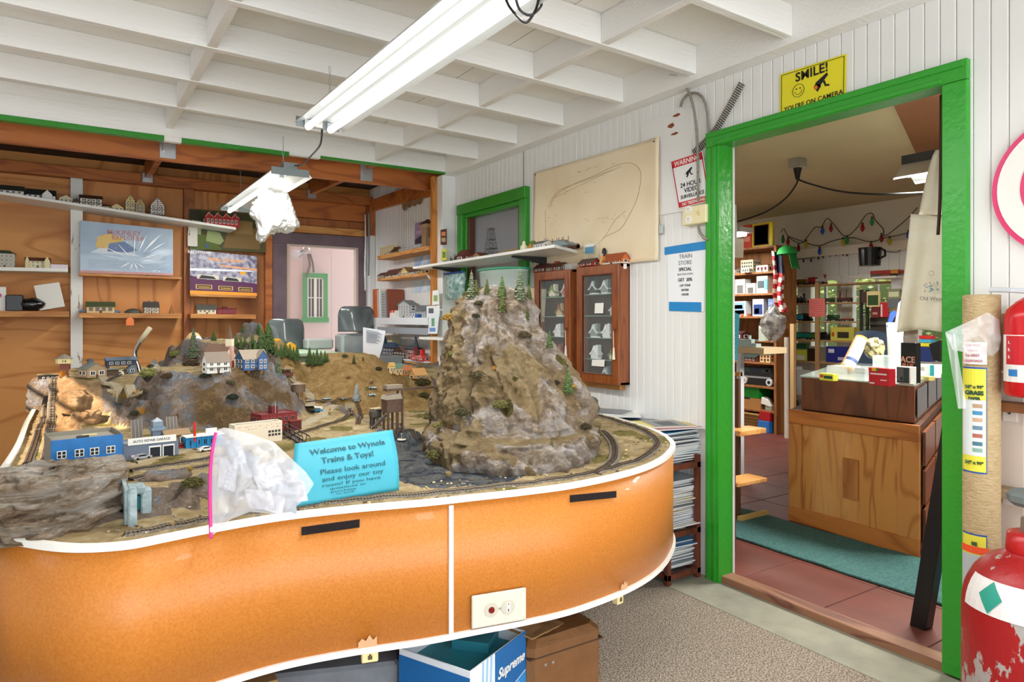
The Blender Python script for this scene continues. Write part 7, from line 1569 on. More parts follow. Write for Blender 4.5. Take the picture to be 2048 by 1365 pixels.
b.build('socket',t,w=True);ys_=a.y-(a.y-c.y)*.72;MB().m(hexc('d8c890',.4)).box(XW-.05,XW-.045,ys_-.005,ys_+.005,zc-.010,zc+.014).box(XW-.058,XW-.05,ys_-.003,ys_+.003,zc,zc+.01).build('toggle',t,w=True)
FLEX=mat('ribbed_steel_conduit',hx('9b968c'),.4,.6)
def flex(pts,r,label):
    pp=resample(catmull([tuple(p) for p in pts],14,False),.0045);tag(MB().m(FLEX).tube(pp,[r if i % 2 else r*.78 for i in range(len(pp))],8).build('flexible_conduit'),label,'conduit')
flex([onX(x,y,XW-.03) for x,y in ((1353,149),(1370,170),(1383,200),(1391,240),(1395,290),(1396,350),(1396,404))],.0075,'ribbed steel conduit running from the ceiling beam down over the warning sign')
flex([onX(x,y,XW-.018) for x,y in ((1361,214),(1366,200),(1378,188),(1397,188),(1410,205),(1416,235),(1418,270))],.0075,'ribbed steel conduit curving out of the wall beside the door frame top')
flex([onX(x,y,XW-.03) for x,y in ((1397,452),(1400,465),(1408,476),(1418,480))],.008,'short dark ribbed conduit under the outlet box')
def tracksec(pts,label):
    pp=resample(catmull([tuple(p) for p in pts],12,False),.0105);t=thing('track_section',label,'toy track',pp[len(pp)//2]);b=MB().m(hexc('2e2723'));A_,B_=[],[]
    for i,p in enumerate(pp):
        d=(pp[min(i+1,len(pp)-1)]-pp[max(0,i-1)]).normalized();n=d.cross(Vector((1,0,0))).normalized();A_.append(p+n*.010+Vector((-.006,0,0)));B_.append(p-n*.010+Vector((-.006,0,0)))
        b.tube([p+n*.020,p-n*.020],.0026,4)
    b.build('ties',t,w=True);MB().m(RAIL).tube(A_,.0018,5).build('rail',t,w=True);MB().m(RAIL).tube(B_,.0018,5).build('rail',t,w=True)
tracksec([onX(x,y,XW-.012) for x,y in ((1388,306),(1410,285),(1430,262),(1448,232),(1465,202),(1484,166))],'toy railway track piece mounted slanting on the wall above the door frame corner')
flex([onD(1172,50,2.9),onD(1186,58,2.95),onD(1204,72,3.0)],.010,'short ribbed conduit stub sticking out between the ceiling joists')
b=MB().m(STEEL);q=onX(1354,151,2.49);tag(b.frus(q,q+Vector((-.05,.0,-.006)),.0035,.0035,8).build('nail'),'long nail in the ceiling beam by the conduit','nail')
# magazine rack and magazines
RK=wood('dark_red_rack_wood',hx('6a3422'),hx('532618'),hx('3f1c10'),'z',3,.5,False)
t=thing('magazine_rack','dark red brown slatted magazine rack beside the left door casing','rack',(2.47,2.6,-.03));zr=[.08,.27,.58]
for x_,y_ in ((2.345,2.285),(2.545,2.285),(2.345,2.90),(2.545,2.90)): MB().m(RK).box(x_-.012,x_+.012,y_-.012,y_+.012,-.03,.565).build('post',t,w=True,bev=.002)
for z_ in (.02,.215,.53): 
    MB().m(RK).box(2.333,2.557,2.273,2.297,z_-.025,z_).box(2.333,2.357,2.297,2.90,z_-.02,z_).box(2.533,2.557,2.297,2.90,z_-.02,z_).box(2.357,2.533,2.5,2.53,z_-.02,z_-.005).box(2.357,2.533,2.7,2.73,z_-.02,z_-.005).build('shelf_frame',t,w=True)
mags=[];cols=['2d7fb8','c9d2d9','4a5a66','d8dfe3','8fb8cf','e6e6e2','b04a3c','3a6a8a','d9d2c0','6b7075','e0e4e8','5b9ac4','c4a64a','aab4bc']
def magmesh(col,k,th=.005):
    b=MB().m(hexc('e6e8ea',.5));b.grid(lambda u,v: ((u-.5)*.212,(v-.5)*.276,-.012*k*(2*abs(v-.5))**2),4,5)
    n0=len(b.f);b2=MB();W_,H_=.106,.138
    def z(y): return -.010*k*(2*abs(y/.276))**2
    ys_=[-.138+.276*i/6 for i in range(7)];vs=[]
    for y in ys_:
        for x,zz_ in ((-W_,0),(W_,0),(W_,th),(-W_,th)): vs.append((x,y,z(y)+zz_))
    b2.m(hexc('dfe1e3',.5));fs=[]
    for i in range(6):
        o=i*4;fs += [(o+1,o+5,o+6,o+2),(o+3,o+7,o+4,o)]
    fs += [(0,1,2,3),(24,27,26,25)];b2.add(vs,fs);b2.m(hexc(col,.3));b2.f += [(i*4+2,i*4+6,i*4+7,i*4+3) for i in range(6)]+[(i*4,i*4+4,i*4+5,i*4+1) for i in range(6)];b2.mi += [b2.cur]*12
    return b2.build('magazine',origin=(0,0,0))
protos=[[magmesh(c,k) for c in cols] for k in (0,1)]
usedm=set()
import itertools;rr=random.Random(8)
def mag(x,y,z,rz,label,group,ci=None,k=0,tilt=(0,0),name='magazine'):
    ci=rr.randrange(len(cols)) if ci is None else ci;key=(k,ci);o=protos[k][ci]
    if key in usedm: o=o.copy();C.objects.link(o)
    usedm.add(key);o.location=(x,y,z);o.rotation_euler=(tilt[0],tilt[1],rz);tag(o,label,'magazine',group);return o
def pile(x,y,z0,n,th,label,group,spread=.012,rz0=pi/2,tilt0=0):
    z=z0
    for i in range(n): mag(x+rr.uniform(-spread,spread),y+rr.uniform(-spread,spread)*1.5,z,rz0+rr.uniform(-.08,.08)+(pi/2 if rr.random() < .12 else 0),label,group,k=0,tilt=(rr.uniform(-.01,.01),rr.uniform(-.01,.01)+tilt0));z += th
    return z
GPL='glossy magazine lying in the pile on the %s of the dark red rack'
for (z0,n,nm) in ((.022,22,'bottom shelf'),(.217,40,'middle shelf'),(.532,26,'top shelf')):
    for yy_ in (2.42,2.72): pile(2.44,yy_,z0,n,.0058,GPL % nm,'magazines on the '+nm+' of the rack')
zt=.532+26*.0058
for i,(px,py,col_i,rz_,lab) in enumerate(((1290,822,9,.5,'grey toned magazine lying at the back of the rack top by the wall'),(1262,830,5,.9,'blank white sheet like magazine overlapping the table edge'),(1350,848,12,1.2,'yellow and grey toy train magazine on top of the rack, nearest the door frame'),(1382,858,6,1.35,'red edged magazine just under the yellow one'),(1320,836,2,.7,'dark cover magazine at the middle of the rack top'))):
    q=onZ(px,py,zt+.01);mag(min(q.x,2.46),max(2.40,min(q.y,2.95)),zt+.002+.006*(4-i),rz_,lab,None,col_i)
    # print on the upper covers
for o_ in [o for o in C.objects if o.name.startswith('magazine') and 'yellow and grey' in str(o.get('label'))]:
    MB().m(hexc('e6d84a',.3)).box(-.10,.10,.085,.130,.0052,.0056).m(hexc('8a8f94',.4)).box(-.09,.09,-.10,.07,.0052,.0056).m(hexc('3c4248',.4)).box(-.07,.05,-.06,.03,.0056,.006).build('cover_print',o_)

for L_ in protos:
    for o in L_:
        if not o.get('label'): bpy.data.objects.remove(o)
# ================================================================ the shop behind the door
SHELFW=wood('brown_shop_shelf_wood',hx('9a6434'),hx('7d4d26'),hx('5f3818'),'z',2,.6,False)
SUX=6.25
t=thing('shelving_unit','tall brown wooden shelving unit standing against the left of the shop','shelf unit',(6.42,5.05,0));LV=[1.727,1.495,1.247,.988,.75,.492,.233]
b=MB().m(SHELFW);MB().m(SHELFW).box(SUX,6.6,4.53,4.56,0,2.0).build('side_panel',t,w=True,bev=.002);MB().m(SHELFW).box(SUX,6.6,5.6,5.63,0,2.0).build('side_panel',t,w=True);MB().m(SHELFW).box(6.585,6.6,4.56,5.6,0,2.0).build('back_panel',t,w=True)
for z in LV+[2.0]: MB().m(SHELFW).box(SUX,6.585,4.56,5.6,z-.022,z).build('shelf_board',t,w=True,bev=.002)
def qx(px,X): return onX(px,600,X)
def pbox(px0,px1,z,ztop,X,d,col,label,name='box',cat='box',detail=None,rough=.4,group=None):
    """carton seen between two pixel columns on plane x=X, resting on z"""
    a,c=qx(px0,X),qx(px1,X);y0,y1=min(a.y,c.y),max(a.y,c.y);t=thing(name,label,cat,(X+d/2,(y0+y1)/2,z),0,group)
    m_=col if not isinstance(col,str) else hexc(col,rough);MB().m(m_).bevbox(X,X+d,y0,y1,z,ztop,.0015).build('carton',t,w=True)
    if detail:
        b=MB()
        for u0,u1,v0,v1,c_ in detail: b.m(hexc(c_,.4)).box(X-.0012,X,y1-(y1-y0)*u1,y1-(y1-y0)*u0,z+(ztop-z)*v0,z+(ztop-z)*v1)
        b.build('printed_front',t,w=True)
    return t
def zx(py,px,X): return onX(px,py,X).z
def P(px0,px1,ptop,lv,col,label,detail=None,X=SUX+.05,d=.1,**k): return pbox(px0,px1,LV[lv],zx(ptop,(px0+px1)/2,X),X,d,col,label,detail=detail,**k)
def hX(px,w0,h0,r0,label,z,X=SUX+.08,**k): return hB(px,z,w0,h0,r0,label,x=X,dpt=.14,**k)
hX(1470,18,8,5,'low brown model house at the left of the first shop shelf',LV[0],wall='b8a890',roof='5c3a30',win=(3,1));hX(1502,26,24,3,'large cream model apartment house with many windows on the first shop shelf',LV[0],wall='bcb59c',roof='a8a088',win=(5,3),kind='flat',frame='7a7668');hX(1499,15,8,1,'small cream model annex in front of the apartment house',LV[0],X=SUX+.02,wall='c9c2a8',roof='a8a088',win=(3,1),kind='flat',frame='6a665a');hX(1532,25,12,1,'white and red model motel on the first shop shelf',LV[0],wall='e4e0d4',roof='cfc9bc',win=(3,1),kind='flat',frame='b83028')
CLR=mat('clear_display_plastic',(.9,.92,.93),.12,alpha=.5)
P(1470,1490,559,1,CLR,'clear packaged figure set at the left of the second shop shelf',[(.1,.9,.75,.98,'d8d4c8'),(.2,.8,.05,.6,'6b6a66')]);P(1492,1510,567,1,CLR,'clear packaged set in the middle of the second shop shelf',[(.1,.9,.8,.98,'cfc4b0'),(.2,.8,.05,.6,'5f5c58')]);P(1513,1535,552,1,'e6e3dc','white blister card with blue corner at the right of the second shop shelf',[(.1,.7,.3,.72,'4d5a5e'),(.72,1,.2,.8,'6aa8c8'),(.1,.7,.02,.25,'c9c8c0')])
P(1463,1491,603,2,'dfe6ec','train picture book with blue cover standing on the third shop shelf',[(.05,.92,.08,.92,'7fa6c4'),(.1,.8,.5,.75,'a8403a'),(.1,.9,.1,.4,'5a6a5c')],name='picture_book',cat='book');P(1505,1527,598,2,'d5d8de','blue and red toy package standing on the third shop shelf',[(.1,.9,.1,.68,'27407a'),(.2,.6,.15,.45,'b86a6a'),(.1,.9,.7,.95,'ece8e4')]);P(1536,1548,598,2,'6f83b0','blue grey leaning booklet at the right of the third shop shelf',[(.2,.8,.2,.8,'8f9fc4')],name='booklet',cat='book')
for i,(px_,c_) in enumerate(((1480,'b0604a'),(1487,'d8d0c0'),(1494,'8a4a3a'))): P(px_,px_+5,628,2,c_,('tiny red','tiny white','tiny brown')[i]+' toy figure lying before the third shelf goods',X=SUX+.01,d=.03,name='toy_figure',cat='toy')
hX(1484,16,12,4,'dark red model barn at the left of the fourth shop shelf',LV[3],wall='5c2a2e',roof='4a2626',win=(1,1));P(1517,1537,652,3,'a9b3a4','grey green carton with rounded top on the fourth shop shelf',[(.1,.3,.8,.95,'f0f0ea')])
hX(1504,32,9,5,'dark green roofed model station with red front on the fifth shop shelf',LV[4],wall='6a2c30',roof='2c3a34',win=(4,1),frame='e8e0d0');hX(1538,22,16,6,'ornate cream model shop with green roof on the fifth shop shelf',LV[4],wall='d9c48c',roof='2c5a44',win=(3,2),kind='hip',frame='b0483c')
t=P(1482,1546,735,5,'16191d','large black car carrying case with silver wheels on the sixth shop shelf',[(.06,.30,.72,.92,'2d5a50'),(.32,.62,.72,.92,'2c3a5a'),(.64,.92,.72,.92,'3a4a4c'),(.06,.92,.40,.50,'8a8d90'),(.05,.22,.28,.38,'c08a30'),(.78,.86,.78,.90,'f0f0ee')],name='car_case',cat='toy case')
for px_ in (1489,1540): q=qx(px_,SUX+.05);MB().m(hexc('c9ccd0',.3)).frus((SUX+.03,q.y,LV[5]+.045),(SUX+.05,q.y,LV[5]+.045),.04,.04,16).m(BLACK).frus((SUX+.026,q.y,LV[5]+.045),(SUX+.03,q.y,LV[5]+.045),.018,.018,12).build('wheel',t,w=True)
P(1478,1522,796,6,'a87a48','open cardboard box on the seventh shop shelf',[(0,.5,.85,1.05,'26282c')],d=.2);t=P(1480,1518,775,6,'1ea83a','bright green box lying on the cardboard box',d=.2);
for c in [t]: c.location.z += zx(797,1500,SUX)-LV[6]+.002;c.children[0].scale.z=.48
P(1530,1543,812,6,'cfe3dc','small pale card box at the right of the seventh shop shelf');q=qx(1531,SUX+.03);tag(MB().m(OFFW).ext([(q.y+.05,LV[6]+.07),(q.y-.06,LV[6]+.05),(q.y-.02,LV[6]+.12),(q.y+.04,LV[6]+.14)],SUX+.02,SUX+.10,'x').build('white_shoe'),'small white angular toy part above the pale card box','toy')
q=qx(1497,SUX+.05);t=thing('wicker_basket','wicker basket on the floor under the left shop shelves','basket',(SUX+.16,q.y,0));b=MB()
for k in range(9): b.m(hexc('b8925a' if k % 2 else '9a7440',.8));zz_=.01+k*.018;e=.10+.006*k;b.tube([(-e,-.17-.004*k,zz_),(e,-.17-.004*k,zz_),(e,.17+.004*k,zz_),(-e,.17+.004*k,zz_)],.010,6,True)
b.m(hexc('7a5a34')).box(-.10,.10,-.16,.16,0,.01);b.build('woven_body',t);MB().m(hexc('a8824a',.8)).tube([(-.155,-.21,.175),(.155,-.21,.175),(.155,.21,.175),(-.155,.21,.175)],.013,6,True).build('rim',t);tag(MB().m(hexc('e0662c')).box(SUX+.1,SUX+.14,q.y+.05,q.y+.1,.01,.21).build('orange_box'),'small orange box inside the wicker basket','box')
a,c=qx(1520,SUX+.02),qx(1543,SUX+.02);tag(MB().m(hexc('2f74c4',.5)).bevbox(SUX-.02,SUX+.16,c.y,a.y,0.001,.125,.003).build('blue_box'),'blue box on the floor beneath the red box','box');tag(MB().m(hexc('b01c22',.5)).bevbox(SUX-.01,SUX+.15,c.y,a.y-.01,.126,.225,.003).build('red_box'),'red box stacked on the blue box on the floor','box')
# on top of the unit: framed picture, red book
t=pbox(1504,1545,2.001,zx(446,1525,SUX+.06),SUX+.06,.03,'dcd02c','yellow framed picture of a signal lamp standing on top of the shelving unit','framed_picture','picture',[(.07,.84,.06,.94,'a0622c'),(.12,.79,.10,.90,'8d7f9c'),(.42,.5,.14,.6,'e8e4e0'),(.36,.54,.6,.8,'4a3a44')])
pbox(1486,1503,2.001,zx(450,1495,SUX+.08),SUX+.08,.03,'c8402a','red orange poster card beside the yellow framed picture','red_card','card',[(.1,.8,.3,.5,'e89a80')])
# posts, window shelving
WXU=6.85
t=thing('window_shelving','light wooden open shelving carrying toy trains across the shop windows','shelf unit',(WXU+.1,4.3,0));WL=[zx(569,1634,WXU),zx(606,1634,WXU),zx(643,1634,WXU),zx(681,1634,WXU),.75,.36]
PW=hexc('b08a5c',.6)
for z in WL: MB().m(PW).box(WXU,WXU+.22,3.35,4.86,z-.016,z).build('shelf_board',t,w=True)
for px_,zt_ in ((1634,WL[0]+.02),(1572,WL[0]),(1790,WL[0])):
    q=qx(px_,WXU-.02);MB().m(PW).box(WXU-.02,WXU,q.y-.025,q.y+.025,0,zt_).build('post',t,w=True)
q=qx(1586,6.3);tag(MB().m(hexc('c9a877',.6)).box(6.28,6.32,q.y-.022,q.y+.022,0,zx(648,1586,6.3)).build('wooden_post'),'light wooden post standing behind the counter beside the white pipe','post')
q=qx(1567,6.1);tag(MB().m(hexc('d9cfc4',.5)).frus((6.15,q.y,0),(6.15,q.y,zx(675,1567,6.15)),.022,.022,12).build('white_pipe'),'white pipe standing right of the brown shelving unit','pipe')
# toy trains
def train(px0,px1,lv,kind,col,label,col2='1c1c1e',X=WXU+.05,z=None):
    a,c=qx(px0,X),qx(px1,X);L_=abs(a.y-c.y);z=WL[lv] if z is None else z;t=thing('toy_'+kind,label,'toy train',(X+.04,(a.y+c.y)/2,z+.001),-pi/2);h=.05+.02*(kind == 'locomotive')
    b=MB().m(BLACK);nW=4 if kind == 'locomotive' else 2
    for i in range(nW):
        for y_ in (-.028,.024): x_=-L_*.36+i*L_*.72/(nW-1);r=.016 if kind == 'locomotive' else .011;b.frus((x_,y_,r),(x_,y_+.004,r),r,r,10)
    b.build('wheels',t);MB().m(hexc(col2)).box(-L_*.47,L_*.47,-.024,.024,.012,.022).build('chassis',t);C_=hexc(col,.35)
    if kind == 'locomotive':
        MB().m(C_).frus((-L_*.1,0,.045),(L_*.44,0,.045),.021,.021,14).frus((L_*.2,0,.06),(L_*.2,0,.08),.008,.008,8).build('boiler',t,smooth=False);MB().m(hexc(col2)).box(-L_*.46,-L_*.08,-.026,.026,.022,.082).m(hexc(col)).box(-L_*.5,-L_*.05,-.03,.03,.082,.088).build('cab',t);MB().m(hexc(col2)).frus((L_*.38,0,.062),(L_*.38,0,.108),.007,.014,10).build('funnel',t)
    elif kind == 'box_wagon': MB().m(C_).box(-L_*.46,L_*.46,-.026,.026,.022,.022+.05).m(hexc(col2)).ext([(-.028,.072),(.028,.072),(0,.084)],-L_*.47,L_*.47,'x').build('body',t)
    elif kind == 'gondola': MB().m(C_).box(-L_*.46,L_*.46,-.026,-.022,.022,.05).box(-L_*.46,L_*.46,.022,.026,.022,.05).box(-L_*.46,-L_*.45,-.026,.026,.022,.05).box(L_*.45,L_*.46,-.026,.026,.022,.05).build('body',t)
    elif kind == 'tank_wagon': MB().m(C_).frus((-L_*.44,0,.046),(L_*.44,0,.046),.024,.024,14).build('tank',t)
    else: MB().m(C_).box(-L_*.46,L_*.46,-.022,.022,.022,.032).build('deck',t)
    return t
for a in [(1571,1583,0,'gondola','2f4a34','dark green toy wagon at the left of the top window shelf'),(1585,1611,0,'tank_wagon','7a6420','gold and dark toy tender on the top window shelf'),(1613,1650,0,'locomotive','b8b8b0','red and silver toy steam engine with black funnel on the top window shelf','9a2428'),(1574,1608,1,'locomotive','3a3d3c','black toy steam engine on the second window shelf'),(1612,1638,1,'flat_wagon','2f4a3a','long dark green toy flat wagon on the second window shelf'),(1640,1664,1,'gondola','4c5a3c','olive toy gondola on the second window shelf'),(1671,1700,1,'gondola','5c2c2a','dark red toy wagon with bare branches on the second window shelf'),(1578,1601,2,'box_wagon','2c9ab8','turquoise toy box wagon on the third window shelf'),(1604,1619,2,'locomotive','2c2e3a','small black toy engine beside the turquoise wagon'),(1650,1675,2,'tank_wagon','34583c','green toy tank wagon on the third window shelf'),(1678,1702,2,'flat_wagon','b8502c','orange toy flat wagon at the right of the third window shelf'),(1588,1617,3,'box_wagon','1f8a78','large teal toy wagon on the fourth window shelf'),(1619,1635,3,'box_wagon','4a7a3a','green toy engine tender beside the large teal wagon'),(1638,1660,3,'locomotive','1f1f20','black toy engine in front of the yellow box')]:
    train(a[0],a[1],a[2],a[3],a[4],a[5],*(a[6:] if len(a) > 6 else ()))
b=MB().m(hexc('6a3a34'));q=qx(1685,WXU+.09)
rr=random.Random(6)
for i in range(14): y_=q.y+rr.uniform(-.07,.07);x_=WXU+.09+rr.uniform(-.015,.015);b.tube([(x_,y_,WL[1]+.03),(x_+rr.uniform(-.01,.01),y_+rr.uniform(-.02,.02),WL[1]+.10+rr.uniform(0,.06))],.002,4)
tag(b.build('bare_branches'),'bare brown branches standing in the dark red toy wagon','branches')
pbox(1661,1708,WL[3]+.001,zx(655,1684,WXU+.05),WXU+.05,.12,'d8cf5a','yellow train box with dark window on the fourth window shelf','train_box','box',[(.30,.78,.2,.65,'3a3a30'),(.05,.16,.3,.62,'c0502c')])
pbox(1652,1700,WL[4]+.001,zx(694,1676,WXU+.05),WXU+.05,.12,'28308a','dark blue box with white lettering under the yellow box','blue_box','box',[(.1,.35,.6,.85,'e8e8f0'),(.5,.9,.15,.35,'c8c8e0')])
pbox(1590,1612,WL[4]+.001,zx(700,1600,WXU+.04),WXU+.04,.1,'d0d84a','lime and white packet on the fifth window shelf','packet','packet',[(.1,.9,.1,.5,'f2f2e8')])
pbox(1592,1612,WL[4]+.13,WL[4]+.19,WXU+.09,.06,'2a5a34','dark green model piece above the lime packet','green_piece','toy');pbox(1614,1632,WL[4]+.001,WL[4]+.14,WXU+.06,.08,'3a2a26','dark brown toy case beside the lime packet','toy_case','toy')
pbox(1570,1592,WL[5]+.001,zx(733,1580,WXU),WXU,.12,'dfe3e6','white carton with red blue mark on the lowest window shelf','carton','box',[(.1,.45,.5,.8,'b8382e'),(.1,.3,.5,.65,'3a5aa0')]);pbox(1594,1618,WL[5]+.001,zx(740,1600,WXU),WXU,.12,CLR,'clear plastic wrapped bundle on the lowest window shelf','plastic_bundle','package')
pbox(1570,1584,.001,.30,WXU-.1,.12,'4a3a28','dark patterned bag on the floor behind the white pipe','dark_bag','bag')
# coral price list
t=thing('price_list','coral pink handwritten price list taped across the window shelving post','paper',onX(1634,616,WXU-.03));a,c=onX(1618,634,WXU-.03),onX(1650,597,WXU-.03);MB().m(hexc('ee7f78',.7)).box(WXU-.032,WXU-.03,c.y,a.y,a.z,c.z).build('sheet',t,w=True);b=MB().m(hexc('a84a48'))
for i in range(8): z_=c.z-.03-i*.022;b.box(WXU-.0332,WXU-.032,c.y+.02,a.y-.02-(i*7 % 3)*.015,z_-.003,z_)
b.build('handwriting',t,w=True)
# right of windows: white cabinet top with boxes, cards rack
pbox(1744,1792,1.60,1.62,6.4,.3,'e8e6df','white wall shelf at the right of the shop windows','wall_shelf','shelf');pbox(1741,1781,1.621,zx(549,1760,6.4),6.42,.2,'3c3f3a','black and green boxed toy set on the white wall shelf','toy_set_box','box',[(.05,.55,.3,.92,'5a6a62'),(.55,.95,.2,.8,'b04a2a'),(.1,.5,.05,.25,'3a2a28')]);pbox(1740,1796,zx(549,1760,6.4)+.002,zx(541,1760,6.4),6.42,.2,'a8322c','flat red box lying on the boxed toy set','flat_box','box',[(.75,1,0,1,'d08a30')]);pbox(1782,1803,1.40,zx(540,1790,6.5),6.55,.2,'e6e9ea','tall white carton right of the boxed toy set','white_carton','box')
for x0,x1,t0,t1,c_,lab,det in ((1733,1759,583,614,'e0cf98','cream blister card of three green trees on the card rack',[(.1,.9,.1,.75,'34502c')]),(1775,1800,578,598,'8a8a6a','olive card with pale bulbs on the card rack',[(.1,.9,.2,.7,'d5d8b0')]),(1722,1734,584,606,'4a3230','dark red card at the left of the card rack',[]),(1742,1758,614,636,'6a2424','dark red hanging packet on the card rack',[(.2,.8,.3,.5,'c08a80')]),(1760,1776,606,635,'c02830','bright red hanging packet on the card rack',[(.1,.3,.05,.9,'e8d8d4')]),(1775,1798,598,616,'6d7478','grey hanging packet on the card rack',[])):
    z0,z1=zx(t1,(x0+x1)/2,6.0),zx(t0,(x0+x1)/2,6.0);pbox(x0,x1,z0,z1,6.0,.02,c_,lab,'blister_card','package',det)
t=thing('card_rack','black wire card rack standing between the windows and the apron','rack',(6.1,qx(1765,6.1).y,0));b=MB().m(hexc('202224',.4))
for px_ in (1723,1735,1800): q=qx(px_,6.06);b.box(6.05,6.07,q.y-.012,q.y+.012,0,zx(580,px_,6.06))
for py_ in (600,625,650): a,c=qx(1723,6.06),qx(1800,6.06);z_=zx(py_,1760,6.06);b.box(6.05,6.07,c.y,a.y,z_-.006,z_)
b.build('wire_frame',t,w=True);MB().m(hexc('4a463e')).box(6.08,6.10,qx(1800,6.08).y,qx(1740,6.08).y,.8,zx(635,1760,6.08)).build('back_board',t,w=True)
# blue chair behind counter
t=thing('office_chair','dark blue office chair back behind the counter','chair',(5.8,qx(1750,5.8).y,0));q=qx(1748,5.8);zt=zx(661,1748,5.8);b=MB().m(hexc('33475e',.7));b.grid(lambda u,v: (5.8-.06*sin(pi*u),q.y+.19*cos(pi*u)*(.75+.25*sin(pi*min(1,v*1.2))),.55+(zt-.55)*v-.05*v*(1-sin(pi*u))),14,8);b.build('backrest',t,w=True,smooth=True,sol=.05)
MB().m(hexc('2c3c52',.8)).lathe([(.02,.42),(.20,.43),(.22,.46),(.20,.49),(.02,.5)],(5.55,q.y,0),20).build('seat',t,w=True,smooth=True);MB().m(BLACK).frus((5.55,q.y,.06),(5.55,q.y,.43),.03,.025,10).build('column',t,w=True)
for k in range(5): a_=k*2*pi/5;MB().m(BLACK).tube([(5.55,q.y,.08),(5.55+.25*cos(a_),q.y+.25*sin(a_),.03)],.018,6).build('foot',t,w=True)
# the counter
CW=wood('dark_counter_wood',hx('7a4524'),hx('5f3218'),hx('45220f'),'z',2.0,.35,False,coat=.2)
CPN=wood('counter_pine',hx('c07a38'),hx('a3602a'),hx('7a431c'),'y',1.4,.5);CPZ=wood('counter_pine_upright',hx('c98a48'),hx('ad6c30'),hx('8a4f22'),'z',2.0,.5);CPL=wood('counter_plywood',hx('cc8e48'),hx('a8692c'),hx('dca868'),'z',2.2,.5)
t=thing('shop_counter','long pine and dark wood shop counter with glass top seen through the doorway','counter',(4.3,2.3,0));F0,F1=(3.63,1.79),(3.66,2.56);B0,B1=(5.15,2.36),(5.1,3.15)
MB().m(hexc('4a2c1a')).ext([(F0[0]+.02,F0[1]+.006),(B0[0],B0[1]),B1,(F1[0]+.02,F1[1])],.03,.672,'z').build('base_cabinet',t,w=True)
def fx(v): return F0[0]+(F1[0]-F0[0])*(v-F0[1])/(F1[1]-F0[1])
def panel(y0,y1,z0,z1,m_,out=0,th=.02,name='front_rail',z0b=None): return MB().m(m_).ext([(fx(y0)-out,y0),(fx(y1)-out,y1),(fx(y1)-out+th,y1),(fx(y0)-out+th,y0)],z0,z1,'z').build(name,t,w=True,bev=.002)
panel(1.79,2.56,.59,.675,CPN,.012);panel(1.79,2.56,.001,.09,CPN,.012);panel(1.79,1.90,.09,.59,CPZ,.010,name='front_stile');panel(2.47,2.56,.09,.59,CPZ,.010,name='front_stile');panel(1.90,2.47,.09,.59,CPL,0,name='front_panel');o=panel(2.115,2.205,.22,.44,CPZ,.014,.014,'small_board')
MB().m(CW).ext([(3.68,1.84),(5.15,2.38),(5.1,3.1),(3.69,2.50)],.676,.868,'z').build('upper_case',t,w=True,bev=.002)
MB().m(mat('counter_glass_top',hx('b8c8c0'),.08,coat=.5)).ext([(3.675,1.835),(5.16,2.375),(5.11,3.11),(3.685,2.51)],.869,.877,'z').build('glass_top',t,w=True)
sd_=Vector((1.47,.54,0)).normalized()
for i in range(3): 
    a=Vector((3.70,1.842,0))+sd_*(i*.5+.02);c=a+sd_*.44;n_=Vector((sd_.y,-sd_.x,0))*.004;MB().m(hexc('2e3238',.2)).ext([(a.x+n_.x,a.y+n_.y),(c.x+n_.x,c.y+n_.y),(c.x,c.y),(a.x,a.y)],.70,.85,'z').build('side_glass',t,w=True)
for j in range(3):
    for i in range(3):
        a=Vector((3.67,1.80,0))+sd_*(i*.5+.02);c=a+sd_*.46;n_=Vector((sd_.y,-sd_.x,0))*.016;MB().m(CW).ext([(a.x+n_.x,a.y+n_.y),(c.x+n_.x,c.y+n_.y),(c.x,c.y),(a.x,a.y)],.06+j*.2,.235+j*.2,'z').build('drawer',t,w=True,bev=.002)
# goods on the counter
CZ=.878
def K(px,py,w0,h0,d,col,label,name='box',detail=None,rz=.12,tilt=0,cat='box',rough=.35):
    q=onZ(px,py,CZ);s=dep(q)/FPX;w_,h_=w0*s,h0*s;t=thing(name,label,cat,(q.x,q.y,CZ+.0005),rz-pi/2-.3)
    m_=col if not isinstance(col,str) else hexc(col,rough);o=MB().m(m_).bevbox(-w_/2,w_/2,0,d,0,h_,.002).build('carton',t)
    if detail:
        b=MB()
        for u0,u1,v0,v1,c_ in detail: b.m(hexc(c_,.4)).box(-w_/2+w_*u0,-w_/2+w_*u1,-.0012,0,h_*v0,h_*v1)
        b.build('printed_front',t)
    if tilt: t.rotation_euler=(0,tilt,rz-pi/2-.3)
    return t,w_,h_
t,w_,h_=K(1757,772,46,35,.05,'c41c2c','red ticket box with striped top at the front of the counter',detail=[(0,.15,.88,1,'d8372c'),(.18,.38,.82,1,'e8c42c'),(.40,.52,.84,1,'2c7a44'),(.1,.9,.62,.70,'f0e8e4'),(.6,.9,.3,.36,'f0d8d4'),(.05,.3,.08,.16,'f0e8e4')])
K(1652,762,34,14,.04,'dfe04a','yellow and green packet lying by the left counter edge',detail=[(.05,.3,.4,.8,'d84a2c'),(.35,.95,.3,.7,'2c4a3a')]);K(1806,768,30,34,.05,'e4e6e2','white and dark green boxed part beside the red ticket box',detail=[(.06,.94,.05,.95,'2c4a4c'),(.14,.55,.15,.9,'b8c0bc'),(.3,.5,.2,.4,'2c3a3c')])
